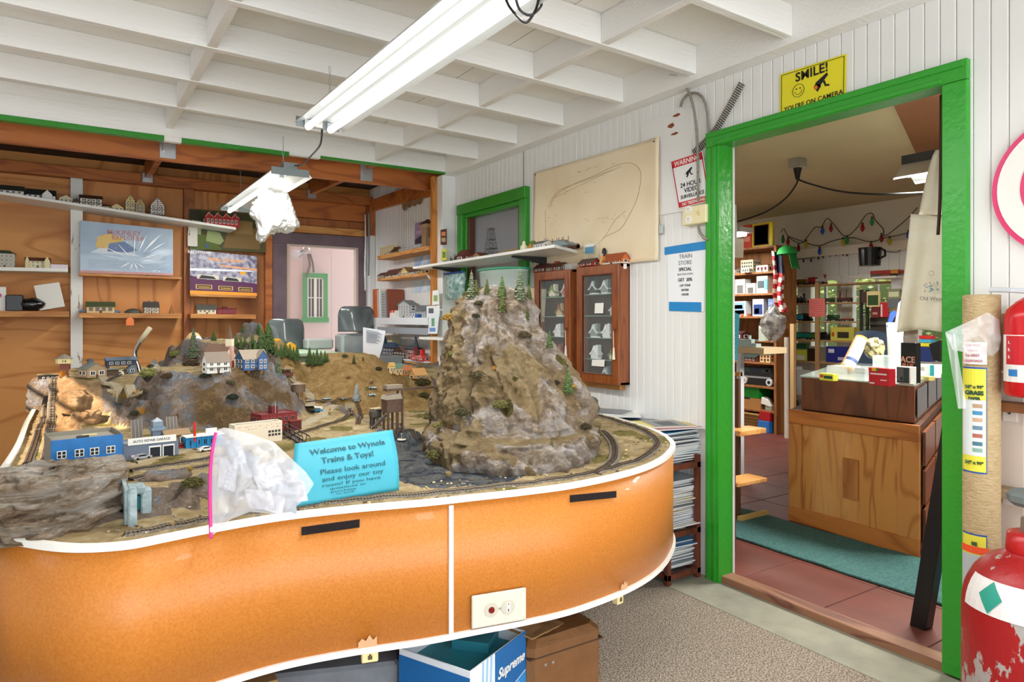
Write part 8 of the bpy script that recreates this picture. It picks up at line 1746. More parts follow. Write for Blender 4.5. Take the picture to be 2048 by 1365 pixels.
t,w_,h_=K(1816,766,33,80,.04,'17191b','tall black can shaped hardware package with red flames standing on the counter',name='tall_package',detail=[(.1,.9,.05,.25,'b0483a'),(.15,.85,.25,.38,'e0d8d0'),(.0,1,.30,.33,'c8342c')]);text('ACE',.045,hexc('d8a08a'),t,Matrix.Translation((0,-.0025,h_*.57)) @ Matrix.Rotation(pi/2,4,'X'),bold=.001);text('PLUS',.03,hexc('e07a5a'),t,Matrix.Translation((0,-.0025,h_*.42)) @ Matrix.Rotation(pi/2,4,'X'),bold=.001)
b=MB().m(STEEL);b.tube([(-w_*.4,.01,h_),(-w_*.4,.01,h_*1.16),(w_*.5,.01,h_*1.16),(w_*.5,.01,h_)],.002,5);b.build('wire_hook',t)
K(1852,756,34,26,.06,'e8ede9','white and turquoise carton at the right of the counter',detail=[(.75,1,0,1,'2ab0c4'),(.1,.4,.5,.8,'b8a8a0')]);K(1845,762,26,9,.05,'c9bc6a','flat khaki yellow box before the white turquoise carton',detail=[(.2,.6,.3,.7,'ece8d8')]);K(1872,748,20,18,.05,'d5d8dc','pale grey carton near the right door jamb on the counter');K(1843,738,22,9,.05,'2fb86a','small bright green box toward the back of the counter')
K(1690,760,92,26,.16,mat('acrylic_case',(.92,.95,.95),.08,alpha=.30),'low clear acrylic display case on the left of the counter',name='acrylic_case',cat='display case',rz=.1);K(1762,752,40,40,.10,mat('acrylic_case2',(.92,.95,.95),.08,alpha=.35),'upright clear acrylic bin in the middle of the counter',name='acrylic_bin',cat='display case')
q=onZ(1690,748,CZ);s=dep(q)/FPX;a=onD(1693,738,dep(q));c=onD(1724,677,dep(q)+.05);t=thing('round_carton','orange and white cylindrical toy carton leaning in the acrylic case','tube box',a);MB().m(hexc('d99a3a',.4)).frus(a,c,.040,.040,18).build('tube',t,w=True);d_=(c-a).normalized();MB().m(hexc('e4e2e6',.4)).frus(a+d_*.012+Vector((-.004,-.004,0)),c-d_*.012+Vector((-.004,-.004,0)),.038,.038,18).m(hexc('4a5a8a')).frus(a+d_*.05+Vector((-.006,-.006,0)),a+d_*.07+Vector((-.006,-.006,0)),.0375,.0375,18).build('label_wrap',t,w=True)
q=onZ(1748,748,CZ);cx_=onD(1748,698,dep(q));b=MB().m(mat('gold_black_packets',hx('4a4436'),.25,var=(25,hx('d8c488'),.08),bump=(30,.6)));b.grid(lambda u,v: tuple(cx_+Vector((.05*sin(2*pi*u)*cos(pi*(v-.5)),.06*cos(2*pi*u)*cos(pi*(v-.5)),.065*sin(pi*(v-.5))))*(1+.3*noise.noise((u*8,v*6,1)))),22,14);tag(b.build('packet_bundle'),'bundle of gold and black foil packets in the middle acrylic bin','package')
for a_,c_,col,lab,w_ in (((1790,665),(1806,598),'e9e4ec','white toy paddle standing upright in the tall cup',.022),((1776,655),(1788,622),'2c4a9a','blue and white toy blade leaning left in the tall cup',.02),((1800,662),(1813,625),'3a4a9a','blue toy blade behind the white paddle',.016)):
    D_=4.3;p0,p1=onD(*a_,D_),onD(*c_,D_);n_=Vector((ux,uy,0));d_=(p1-p0);b=MB().m(hexc(col,.4));b.add([p0-n_*w_*.4,p0+n_*w_*.4,p0+d_*.85+n_*w_,p1+n_*w_*.3,p1-n_*w_*.3,p0+d_*.85-n_*w_],[(0,1,2,3,4,5)]);tag(b.build('toy_paddle',sol=.006),lab,'toy')
D_=4.3;p0=onD(1790,690,D_);tag(MB().m(mat('cloudy_cup',(.9,.9,.88),.2,alpha=.6)).lathe([(.035,0),(.05,p0.z-CZ+.14-.0)],(p0.x,p0.y,CZ),16).build('tall_cup',smooth=True),'tall cloudy cup on the counter holding the toy blades','cup')
t,w_,h_=K(1872,700,16,16,.02,'dfe6f2','tiny white railroad crossing sign model at the back right of the counter',name='crossing_sign',cat='toy')
for col,dz_,lab in (('c82c2c',.18,'red toy brick, top of the small stack on the counter'),('4aa8c8',.15,'blue toy brick in the small stack on the counter'),('e0d02c',.12,'yellow toy brick in the small stack on the counter'),('22346a',.0,'dark navy box under the toy bricks on the counter')):
    q=onZ(1838,728,CZ);tag(MB().m(hexc(col)).bevbox(q.x+.3,q.x+.38,q.y+.06,q.y+.15,CZ+dz_,CZ+dz_+(.028 if dz_ else .118),.002).build('toy_brick'),lab,'toy brick')
# flag, cap, plastic bag on the shelving unit side
FX=6.05;t=thing('hanging_flag','red and white striped flag with dark blue field hanging by the shelving unit','flag',onX(1558,565,FX))
def fl(u,v): # u across, v down
    px=1543+u*22+v*8+5*sin(v*7)*v-(1-v)*0;py=502+v*122+u*6*(1-v);q=onX(px,py,FX-.03*sin(u*9+v*3));return tuple(q)
b=MB()
nU,nV=10,26
for i in range(nV):
    for j in range(nU):
        st=((i+int(j*.25)) // 2) % 2;blue=i < 9 and j > 2
        b.m(hexc('1d2238') if blue else hexc('b3262e') if st else hexc('e6dccf'));b.add([fl(j/nU,i/nV),fl((j+1)/nU,i/nV),fl((j+1)/nU,(i+1)/nV),fl(j/nU,(i+1)/nV)],[(0,1,2,3)])
b.build('cloth',t,w=True,rec=False)
t=thing('baseball_hat','bright green cap hanging over the top of the striped flag','cap',onX(1575,515,FX-.06));cc=onX(1574,509,FX-.05);MB().m(hexc('1f9a44',.7)).grid(lambda u,v: (cc.x+.09*sin(2*pi*u)*cos(v*pi/2),cc.y+.10*cos(2*pi*u)*cos(v*pi/2),cc.z+.09*sin(v*pi/2)+.0),20,8).build('crown',t,w=True,smooth=True);MB().m(hexc('1a8238',.7)).grid(lambda u,v: (cc.x+(-.06+.12*u),cc.y-.06-.04*v,cc.z-.16*v+.02*sin(pi*u)),8,6).build('brim',t,w=True,smooth=True,sol=.004)
cb=onX(1546,645,5.95);b=MB().m(mat('grey_clear_bag',hx('b4b4b0'),.2,alpha=.6,var=(20,hx('5a5856'),.15),bump=(20,.8)));b.grid(lambda u,v: tuple(cb+Vector((.07*sin(2*pi*u)*sin(pi*v)**.6,.15*cos(2*pi*u)*sin(pi*(.12+.8*v))*(1 if v > .3 else .6),.17-.36*v))*(1+.18*noise.noise((u*7,v*7,4)))),26,16);tag(b.build('plastic_bag'),'grey clear plastic bag hanging under the striped flag','plastic bag')
# ceiling junction box and cords
q=onZ(1595,333,2.40);t=thing('junction_box','metal junction box with black plug on the shop ceiling','junction box',(q.x,q.y,2.38));MB().m(STEEL).bevbox(q.x-.05,q.x+.05,q.y-.05,q.y+.05,2.385,2.46,.004).build('box',t,w=True);MB().m(BLACK).frus((q.x,q.y,2.385),(q.x,q.y,2.30),.032,.014,12).build('plug',t,w=True);qb=Vector((q.x,q.y,2.30))
wire('power_cable',[qb,onX(1592,370,q.x),onX(1570,398,q.x+.1),onX(1530,425,q.x+.2),onX(1475,444,q.x+.2)],.007,BLACK,'black cord sagging left from the ceiling junction box');wire('power_cable',[qb,onX(1620,368,q.x),onX(1680,383,q.x-.2),onX(1760,389,q.x-.4),onX(1860,385,q.x-.6)],.007,BLACK,'black cord sagging right from the ceiling junction box')
# coloured string lights on the beam
BX=7.12
cordP=[(1562,465),(1568,458),(1578,475),(1600,487),(1612,478),(1630,455),(1642,455),(1654,437),(1668,450),(1690,473),(1712,458),(1732,430),(1745,428),(1750,440),(1766,458),(1770,472),(1800,450),(1822,430),(1835,415)]
cord2=[(1578,473),(1612,486),(1638,492),(1660,484),(1682,478),(1705,476),(1740,484),(1770,476),(1800,470),(1818,462),(1828,430)]
t=thing('string_lights','string of coloured bulbs on dark cord along the shop beam','string lights',onX(1690,470,BX));MB().m(hexc('3a3a24')).tube(catmull([tuple(onX(x,y,BX)) for x,y in cordP],4,False),.005,5).tube(catmull([tuple(onX(x,y,BX-.01)) for x,y in cord2],4,False),.005,5).build('cord',t,w=True)
for px,py,c_ in ((1566,480,'1f8a3c'),(1576,484,'a82424'),(1597,497,'7a1c1c'),(1612,489,'c9b020'),(1639,503,'2a50c0'),(1645,462,'2a58c8'),(1662,457,'a01f22'),(1686,485,'c9b820'),(1694,481,'1f8a3c'),(1725,456,'a82424'),(1744,444,'22a04a'),(1742,493,'a01f22'),(1763,477,'8a1c1c'),(1779,483,'c9b820'),(1817,471,'2a50c0')):
    q=onX(px,py,BX-.03);b=MB().m(hexc(c_,.15)).lathe([(.008,.035),(.018,.015),(.022,-.005),(.014,-.03),(.002,-.045)],tuple(q),10);b.m(hexc('2c3020')).frus((q.x,q.y,q.z+.03),(q.x,q.y,q.z+.055),.010,.010,8);b.build('bulb',t,w=True,smooth=True)
cord3=[(1590,519),(1620,517),(1650,508),(1700,503),(1740,500),(1790,505),(1803,498)]
t=thing('unlit_string_lights','string of small dark bulbs below the shop beam','string lights',onX(1690,510,BX));MB().m(hexc('3a3428')).tube(catmull([tuple(onX(x,y,SX-.02)) for x,y in cord3],4,False),.004,5).build('cord',t,w=True)
for px,py in ((1594,522),(1607,521),(1622,520),(1637,515),(1646,512),(1660,509),(1672,508),(1686,507),(1694,508)): q=onX(px,py,SX-.03);MB().m(hexc('4a4030')).lathe([(.006,.01),(.012,0),(.008,-.02),(.001,-.03)],tuple(q),8).build('bulb',t,w=True)
q=onX(1740,514,6.7);t=thing('black_bucket','black metal bucket hanging under the shop beam','bucket',q-Vector((0,0,.09)));MB().m(hexc('141618',.25)).lathe([(.095,-.09),(.105,.07),(.108,.09),(.10,.088)],tuple(q),20).build('pail',t,w=True,smooth=False);MB().m(hexc('141618',.3)).tube([(q.x,q.y-.10,q.z+.08),(q.x,q.y-.15,q.z+.05),(q.x,q.y-.15,q.z+.0),(q.x,q.y-.105,q.z-.02)],.012,6).build('handle',t,w=True)
# papers at the left jamb
for pts,X,col,name,lab,ln in (([(1464,516),(1486,516),(1487,478),(1464,476)],3.6,'e6ddc8','hanging_paper','blank beige paper hanging in the shop at the left door edge',0),([(1461,478),(1474,478),(1472,410),(1461,410)],3.55,'eceae4','hanging_paper','tall white paper strip above the beige paper at the left door edge',0),([(1460,718),(1474,720),(1479,630),(1460,620)],3.4,'52c6dc','cyan_notice','cyan notice hanging just inside the left door edge',1)):
    v=[onX(a,c,X) for a,c in pts];t=thing(name,lab,'paper',v[0]);MB().m(hexc(col,.6)).add(v+[p+Vector((.002,0,0)) for p in v],[(0,1,2,3),(4,7,6,5)]).build('sheet',t,w=True)
    if ln:
        b=MB().m(hexc('1f6a7c'))
        for i in range(9): q=onX(1466,636+i*8.6,X-.002);b.box(q.x-.001,q.x,q.y-.018,q.y+.012,q.z-.003,q.z+.003)
        b.build('printed_lines',t,w=True)
t=thing('side_table','narrow white legged stand with tan top just inside the doorway','stand',(4.3,qx(1480,4.3).y,0));a,c=qx(1460,4.3),qx(1531,4.3);ztb=zx(695,1495,4.3);MB().m(hexc('c9b08a',.6)).box(4.28,4.55,c.y,a.y+.3,ztb-.045,ztb).build('top',t,w=True);q=qx(1477,4.3);MB().m(hexc('dfe2e6',.5)).box(4.3,4.34,q.y-.02,q.y+.02,0,ztb-.045).build('leg',t,w=True);MB().m(hexc('dfe2e6',.5)).box(4.5,4.54,q.y+.28,q.y+.32,0,ztb-.045).build('leg',t,w=True);MB().m(PINE).box(4.29,4.32,q.y-.02,q.y+.3,zx(745,1477,4.3)-.03,zx(745,1477,4.3)).build('rail',t,w=True)
t=thing('model_engine_parts','pale grey diecast model on the narrow white legged stand','model',(4.33,qx(1495,4.33).y,ztb));b=MB().m(hexc('9fb0ae',.4));b.box(-.03,.03,-.10,.10,.003,.03).box(-.02,.02,-.05,.07,.03,.06).box(-.04,.04,-.13,-.1,.05,.06);b.frus((0,-.02,.06),(0,-.02,.09),.012,.012,8);b.build('body',t)
for (px,py,X,w0,lab,th) in ((1470,868,3.3,30,'short pine board end sticking out from behind the left casing, upper',.03),(1466,970,2.95,26,'short pine board end sticking out from behind the left casing, lower',.02)):
    q=onX(px+12,py,X);tag(MB().m(PINEY).box(X-.02,X+.22,q.y-.01,q.y+.12,q.z-th/2,q.z+th/2).build('board_end',bev=.003),lab,'board')
q=onX(1483,905,3.4);t=thing('brown_stand','dark brown upright stand with small foot behind the left casing','stand',(3.5,q.y+.05,0));MB().m(hexc('5a3a26')).box(3.38,3.40,q.y+.005,q.y+.15,.001,.86).build('upright',t,w=True);MB().m(hexc('c9a860')).box(3.36,3.62,q.y-.03,q.y+.0,.001,.035).build('foot',t,w=True)
q=onX(1464,1000,2.9);tag(MB().m(hexc('6a4630')).box(2.88,2.93,q.y,q.y+.05,0,.62).build('table_leg'),'brown wooden leg standing just behind the left casing','leg')
# apron bag and brown cord at the right jamb, shop lamps
AX=3.0;t=thing('canvas_apron','cream canvas apron with a blue printed emblem hanging by the right door jamb','apron',onX(1845,560,AX))
def apr(u,v):
    L0=1822+(-22)*v**1.1*1.3;R0=1890;px=L0+(R0-L0)*u;py=428+v*238-6*sin(u*pi)*(v > .9)+6*u*(1-v);return tuple(onX(px,py,AX-.02*sin(u*8+v*1.5)*(.3+v)))
CAN=mat('cream_canvas',hx('fbf5e6'),.9,var=(8,hx('f0e6d0'),.2),bump=(200,.2));MB().m(CAN).grid(apr,24,20).build('skirt',t,w=True,smooth=True,sol=.004)
MB().m(CAN).grid(lambda u,v: tuple(onX(1872-34*v**.7+u*(14+34*v**.7),300+v*130,AX+.01-.01*sin(u*5))),8,12).build('bib',t,w=True,smooth=True,sol=.003)
b=MB().m(hexc('5f9ab0'));rr=random.Random(3)
for i in range(26): a_=rr.uniform(0,2*pi);r_=rr.uniform(.2,1);p0=onX(1862+18*r_*cos(a_),575+12*r_*sin(a_),AX-.045);p1=onX(1862+18*r_*cos(a_)+rr.uniform(-6,6),575+12*r_*sin(a_)+rr.uniform(-4,4),AX-.045);b.tube([p0,p1],.0016,4)
b.tube([onX(1863+5*cos(k*pi/8),547+5*sin(k*pi/8),AX-.045) for k in range(16)],.0008,4,True);b.build('printed_emblem',t,w=True);text('Old West',.022,hexc('7a7a7a'),t,place(onX(1862,598,AX-.046)-t.location,(0,-1,-.05),(0,0,1)))
wire('brown_rod',[onX(1883,190,2.75),onX(1882,300,2.75),onX(1880,400,2.75),onX(1876,470,2.75)],.006,hexc('3c2418'),'thin dark brown rod hanging along the right door jamb','rod')
tag(MB().m(hexc('1c1a20')).ext([(onX(1862,660,3.4).y,1.1),(onX(1884,655,3.4).y,1.12),(onX(1884,690,3.4).y,1.02),(onX(1870,684,3.4).y,1.03)],3.38,3.42,'x').build('dark_cloth'),'black cloth corner hanging below the canvas apron','cloth')
TUBE2=mat('lit_shop_tube',(1,1,1),.4,emit=((1,.97,.9),12.0))
t=thing('fluorescent_lamp','white fluorescent lamp hanging in the shop behind the apron','ceiling lamp',(4.3,2.15,2.0));q=onX(1852,340,4.2)
MB().m(LAMPW).ext([(q.x-.13,q.z-.05),(q.x-.03,q.z+.05),(q.x+.03,q.z+.05),(q.x+.13,q.z-.05),(q.x+.12,q.z-.05),(q.x,q.z+.03),(q.x-.12,q.z-.05)],q.y-.9,q.y+.12,'y').build('reflector',t,w=True);MB().m(DGREY).box(q.x-.04,q.x+.04,q.y-.9,q.y+.12,q.z+.05,q.z+.10).build('housing',t,w=True);MB().m(TUBE2).frus((q.x,q.y-.88,q.z-.01),(q.x,q.y+.10,q.z-.01),.017,.017,12).build('tube',t,w=True)
light('shop_lamp_light','AREA',(q.x,q.y-.4,q.z-.04),(0,0,0),75,(1,.97,.9),shape='RECTANGLE',size=.3,size_y=1.2)
q=onX(1483,466,5.6);t=thing('fluorescent_lamp','small lit fluorescent lamp end at the left edge of the shop','ceiling lamp',q);MB().m(LAMPW).box(q.x-.1,q.x+.1,q.y-.06,q.y+1.0,q.z,q.z+.05).build('housing',t,w=True);MB().m(TUBE2).frus((q.x,q.y-.05,q.z-.02),(q.x,q.y+.9,q.z-.02),.018,.018,10).build('tube',t,w=True)
light('shop_lamp_light','AREA',(q.x,q.y+.45,q.z-.06),(0,0,0),26,(1,.97,.9),shape='RECTANGLE',size=.2,size_y=1.0)
q=onX(1463,310,4.0);tag(MB().m(hexc('1f8a78')).lathe([(.03,-.05),(.05,-.02),(.045,.04),(.01,.06)],(q.x,q.y+.03,q.z),12).build('hanging_ornament'),'teal and purple hanging ornament at the top left door edge','ornament')
p0,p1=onZ(1850,1200,.001),onX(1890,840,3.0);tag(MB().m(hexc('141416',.4)).ext([(1.36,.001),(1.42,.001),(1.28,.95),(1.22,.95)],2.80,2.86,'x').build('black_board',bev=.003),'black board leaning behind the right door jamb','board')
# ================================================================ right foreground
# roll of brown paper
q=onX(1963,600,2.475);rc=Vector((2.475,q.y,0));rr_=.052
t=thing('paper_roll','tall roll of kraft paper with yellow grass mat labels standing by the right casing','paper roll',(rc.x,rc.y,-.03))
KR=mat('fibrous_tan_paper',hx('cbb58c'),.85,var=(40,hx('b9a074'),.2),bump=(60,.8),stretch=(1,1,3));zt=zx(590,1963,2.44)
MB().m(KR).lathe([(rr_,-.03),(rr_,zt),(rr_-.006,zt+.001),(rr_-.03,zt-.004)],(rc.x,rc.y,0),32).build('outer_roll',t,w=True,smooth=False)
def wrapq(b,m_,a0,a1,z0,z1,lift=.001,n=8):
    b.m(m_);b.grid(lambda u,v: (rc.x+(rr_+lift)*cos(a0+(a1-a0)*u),rc.y+(rr_+lift)*sin(a0+(a1-a0)*u),z0+(z1-z0)*v),n,1);return b
fa=atan2(-rc.y,-rc.x)        # direction to the camera
zz=lambda py: CAMH-(py-HZ)/FPX*(dep(rc)-rr_)
b=MB();A0,A1=fa-1.25,fa+.28
for z0,z1 in ((zz(950),zz(736)),(zz(1120),zz(1073))): wrapq(b,hexc('2058a8',.4),A0,A1,z0,z1);wrapq(b,hexc('e6e04a',.4),A0+.05,A1-.05,z0+.005,z1-.005,.0016)
wrapq(b,hexc('dfe8e8',.4),A0+.08,A1-.08,zz(915),zz(802),.0022)
for i,(py,c_) in enumerate(((814,'b89a7a'),(828,'4a90b8'),(842,'c8a88a'),(858,'6a8aa0'),(874,'b06a5a'),(890,'4a7a88'),(903,'8ab0a0'))): wrapq(b,hexc(c_),fa-.45,fa+.05,zz(py+4),zz(py-4),.0028)
wrapq(b,hexc('f2582c'),A0,A1+.1,zz(1112),zz(1098),.0034);wrapq(b,hexc('b8c4c8'),A0,A1,zz(1240),zz(1115),.0018)
b.build('product_label',t,w=True)
def wtext(s,py,size,m_,bold=.0006,flip=False):
    D_=Vector((cos(fa-.35),sin(fa-.35),0));p=rc+D_*(rr_+.0045);p.z=zz(py);r_=Vector((-sin(fa-.35),cos(fa-.35),0));r_=-r_ if r_.dot(Vector((ux,uy,0))) < 0 else r_
    text(s,size,m_,t,place(p-t.location,r_*(-1 if flip else 1),(0,0,-1 if flip else 1)),bold=bold)
wtext('50" x 99"',776,.014,hexc('1d4a3a'));wtext('GRASS',788,.018,hexc('1d4a3a'),.001);wtext('PAPER',799,.012,hexc('1d4a3a'));wtext('50" x 99"',929,.014,hexc('1d4a3a'));wtext('50',1092,.016,hexc('1d4a3a'),.0008,True)
b=MB().m(hexc('f2f0ec',.5));wrapq(b,hexc('f2f0ec',.5),fa-1.0,fa+.25,zz(730),zz(685),.006);b.build('paper_card',t,w=True);
for s,py in (('THE WAY',692),('GRASS',702),('for EASY',712),('RAILROADS',723)): 
    D_=Vector((cos(fa-.4),sin(fa-.4),0));p=rc+D_*(rr_+.0085);p.z=zz(py);r_=Vector((-sin(fa-.4),cos(fa-.4),0));r_=-r_ if r_.dot(Vector((ux,uy,0))) < 0 else r_;text(s,.011,hexc('c06a80'),t,place(p-t.location,r_,(0,0,1)),bold=.0002)
PF=mat('loose_clear_film',(.96,.97,1),.1,alpha=.38,spec=1,bump=(30,.7))
b=MB().m(PF);D_=dep(rc)-.07
pl=[(1890,665),(1945,640),(1975,625),(1999,640),(2002,680),(1998,700),(1985,712),(1930,705),(1905,700)];cxl=(1955,672)
def film(u,v): i=u*len(pl);k=int(i) % len(pl);f_=i-int(i);a,c=pl[k],pl[(k+1) % len(pl)];ex,ey=a[0]+(c[0]-a[0])*f_,a[1]+(c[1]-a[1])*f_;px,py=cxl[0]+(ex-cxl[0])*v,cxl[1]+(ey-cxl[1])*v;return tuple(onD(px,py,D_-.02*(1-v)+.015*noise.noise((px*.06,py*.06,1))))
b.grid(film,54,10);b.grid(lambda u,v: tuple(onD(1891+u*18+v*25,668+v*150,D_+.01*sin(u*5+v*4)-.0)),6,16);b.build('plastic_film',t,w=True,smooth=True,rec=False)
# cardboard / boards behind the extinguisher
q0,q1=onX(2000,700,XB-.03),onX(2080,700,XB-.03)
tag(MB().m(hexc('d2b594',.7)).box(XB-.04,XB-.002,q1.y,q0.y,zx(742,2010,XB-.04)*1,zx(627,2010,XB-.04)).build('wall_board',bev=.002),'tan pinkish board mounted on the wall behind the fire extinguisher','board')
t=thing('wall_bracket_shelf','narrow pinkish white wall frame with two dark ledges right of the paper roll','shelf',(XB,q0.y-.06,.5));MB().m(hexc('cfc0b4',.6)).box(XB-.03,XB-.002,q0.y-.065,q0.y+.002,-.02,zx(742,2010,XB-.04)-.01).build('upright',t,w=True)
for py0,m_ in ((805,hexc('7a4a26')),(978,hexc('9a8468'))): z_=zx(py0,2010,XB-.08);MB().m(m_).box(XB-.09,XB-.03,.35,q0.y+.004,z_-.03,z_).build('ledge',t,w=True,bev=.003)
for py0,py1 in ((812,842),(985,1008)): a,c=onX(2006,py1,XB-.034),onX(2034,py0,XB-.034);MB().m(hexc('ddd3cb')).box(XB-.036,XB-.03,c.y,a.y,a.z,c.z).m(hexc('4a4a44')).frus((XB-.04,(a.y+c.y)/2,(a.z+c.z)/2),(XB-.036,(a.y+c.y)/2,(a.z+c.z)/2),.004,.004,6).build('nail_block',t,w=True)
b=MB().m(hexc('d9c4bd',.7))
for i in range(7): b.box(XB-.012,XB-.001,-.3,q0.y-.062,.18+i*.095,.27+i*.095)
struct(b.build('trim_60'))
# round pink sign
t=thing('round_sign','round pink and white sign on the wall above the fire extinguisher','sign',(XB-.02,.812,1.637));cy,cz,RS=.812,1.637,.226
PK=hexc('d8306c',.35);MB().m(PK).frus((XB-.02,cy,cz),(XB-.002,cy,cz),RS,RS,64).m(OFFW).frus((XB-.022,cy,cz),(XB-.019,cy,cz),RS*.93,RS*.93,64).build('disc',t,w=True);MB().m(PK).frus((XB-.024,cy,cz),(XB-.0205,cy,cz),RS*.64,RS*.64,48).m(OFFW).frus((XB-.0256,cy+.115,cz-.075),(XB-.0235,cy+.115,cz-.075),.009,.009,10).build('inner_disc',t,w=True)
# fire extinguisher
ex=onX(2062,700,2.47);t=thing('fire_extinguisher','red fire extinguisher hanging on the wall at the right edge','fire extinguisher',(2.47,ex.y,.85));zb,ztp=zx(795,2062,2.45),zx(603,2062,2.45);er=.068
REDP=hexc('c4141c',.25);MB().m(REDP).lathe([(er*.9,zb),(er,zb+.01),(er,ztp-.05),(er*.9,ztp-.025),(er*.55,ztp),(er*.3,ztp+.012)],(2.47,ex.y,0),32).build('cylinder',t,w=True,smooth=True)
e_a=atan2(-ex.y,-2.47);b=MB()
def wrE(m_,a0,a1,z0,z1,l): b.m(m_);b.grid(lambda u,v: (2.47+(er+l)*cos(a0+(a1-a0)*u),ex.y+(er+l)*sin(a0+(a1-a0)*u),z0+(z1-z0)*v),10,1)
ze=lambda py: CAMH-(py-HZ)/FPX*(dep(ex)-er);wrE(hexc('e9e6e2',.4),e_a-1.6,e_a+1.2,ze(768),ze(671),.001);wrE(hexc('c4202a',.4),e_a-1.05,e_a+1.0,ze(732),ze(673),.002)
wrE(hexc('2c7ac0'),e_a-.9,e_a-.5,ze(756),ze(742),.002);b.build('instruction_label',t,w=True)
for i,s in enumerate(('1.','2.','3.')): D_=Vector((cos(e_a-.85),sin(e_a-.85),0));p=Vector((2.47,ex.y,0))+D_*(er+.0035);p.z=ze(687+i*15);r_=Vector((sin(e_a-.85),-cos(e_a-.85),0));r_=-r_ if r_.dot(Vector((ux,uy,0))) < 0 else r_;text(s,.012,OFFW,t,place(p-t.location,r_,(0,0,1)),bold=.0003)
MB().m(BLACK).frus((2.47,ex.y,ztp),(2.47,ex.y,ztp+.035),.018,.014,12).build('valve_neck',t,w=True);MB().m(hexc('b8bcc0',.3)).tube([(2.47,ex.y,ztp+.03),(2.43,ex.y+.04,ztp+.035),(2.41,ex.y+.09,ztp+.038)],.008,8).build('handle',t,w=True)
# red gas cylinder in front
gx,gy=2.249,.807;GR_=.168;t=thing('gas_cylinder','scuffed red gas cylinder with grey valve knob standing at the lower right','gas cylinder',(gx,gy,-.03))
RG=chip('scuffed_red_paint',hx('a01418'),hx('a9a4a0'),11,.545,.4,(1,1,.45),.2);pr=[(GR_*.95,-.03),(GR_,-.01),(GR_,.40)]+[(GR_*cos(a*pi/18)**.75,.40+.17*sin(a*pi/18)) for a in range(1,8)]+[(.055,.575),(.05,.60)]
MB().m(RG).lathe(pr,(gx,gy,0),48).build('body',t,w=True,smooth=True);MB().m(hexc('b51a20',.3)).lathe([(.062,.565),(.064,.575),(.06,.62),(.045,.625)],(gx,gy,0),28).build('neck_ring',t,w=True,smooth=True)
MB().m(mat('dull_brass_steel',hx('9a9890'),.4,.7)).frus((gx,gy,.61),(gx,gy,.665),.030,.028,6).frus((gx,gy,.66),(gx,gy,.70),.018,.016,14).build('valve',t,w=True);MB().m(hexc('6c7472',.7)).lathe([(.016,.695),(.05,.70),(.062,.712),(.062,.728),(.05,.738),(.02,.735)],(gx,gy,0),10).build('knob',t,w=True)
ga=atan2(-gy,-gx);b=MB()
def wG(m_,a0,a1,t0,t1,l,n=14):
    def f_(u,v):
        tt=t0+(t1-t0)*v;z_=.40+.17*sin(tt*pi/2) if tt > 0 else .40+tt*.17;r_=(GR_*cos(tt*pi/2)**.75 if tt > 0 else GR_)+l;a_=a0+(a1-a0)*u;return (gx+r_*cos(a_),gy+r_*sin(a_),z_+l*.6)
    b.m(m_);b.grid(f_,n,4)
wG(hexc('e9e7e6',.4),ga-1.15,ga+.9,.06,.42,.0015);b.build('hazard_label',t,w=True)
b=MB();b.m(hexc('2a9c88',.4))
def sp(a_,tt,l=.003): z_=.40+.17*sin(tt*pi/2);r_=GR_*cos(tt*pi/2)**.75+l;return (gx+r_*cos(a_),gy+r_*sin(a_),z_+l*.6)
A_=ga-.62;b.grid(lambda u,v: sp(A_+.20*(u-v),.24+.17*(u+v-1)),8,8);b.build('green_diamond',t,w=True)
# ================================================================ under the table
def ub(px,py,z): return onZ(px,py,z)
BTZ=.235;c=ub(1051,1262,BTZ);l_=ub(940,1345,BTZ);lb=ub(815,1285,BTZ)
# printed motor oil carton
d1=(l_-c);d1.z=0;d2=(lb-l_);d2.z=0;ang=atan2(-d1.y,-d1.x)
t=thing('oil_carton','open blue and white motor oil carton under the table','box',(c.x,c.y,-.029),ang);W_=d1.length;Dp=.26;H_=BTZ+.029
b=MB().m(hexc('dfe6ee',.5));x0,x1=-W_,0;th=.004
b.box(x0,x1,0,th,0,H_).box(x0,x1,Dp-th,Dp,0,H_).box(x0,x0+th,th,Dp-th,0,H_).box(x1-th,x1,th,Dp-th,0,H_).box(x0,x1,0,Dp,0,th).m(hexc('2f8a9a',.5)).box(x0+th,x1-th,th,Dp-th,H_-.05,H_-.045);b.build('carton',t)
b=MB().m(hexc('1766a8',.4));b.ext([(x0+W_*.42,H_),(x1,H_),(x1,H_*.55),(x0+W_*.42,H_*.40)],-.0015,0,'y').m(hexc('2f8ad0',.4)).ext([(x0+W_*.42,H_*.38),(x1,H_*.53),(x1,0),(x0+W_*.42,0)],-.0015,0,'y');b.m(hexc('1766a8',.4)).ext([(.0,H_*.93),(Dp,H_*.93),(Dp,H_*.55),(0,H_*.55)],x0-.0015,x0,'x')
for k in range(3): b.m(hexc('9fc4e2',.4)).ext([(x0+W_*(.16+.07*k),0),(x0+W_*(.19+.07*k),0),(x0+W_*(.23+.07*k),H_),(x0+W_*(.20+.07*k),H_)],-.001,0,'y')
b.build('printed_panels',t);Mx=Matrix.Translation((x0+W_*.71,-.0025,H_*.73)) @ Matrix.Rotation(pi/2,4,'X');text('Supreme',.042,OFFW,t,Mx,bold=.001,shear=.3);text('Motor Oil',.022,OFFW,t,Matrix.Translation((x0+W_*.71,-.0025,H_*.44)) @ Matrix.Rotation(pi/2,4,'X'));text('30',.05,OFFW,t,Matrix.Translation((x0+W_*.75,-.0025,H_*.2)) @ Matrix.Rotation(pi/2,4,'X'),bold=.001)
KB=mat('plain_cardboard',hx('a07a50'),.8,var=(6,hx('8d6842'),.2))
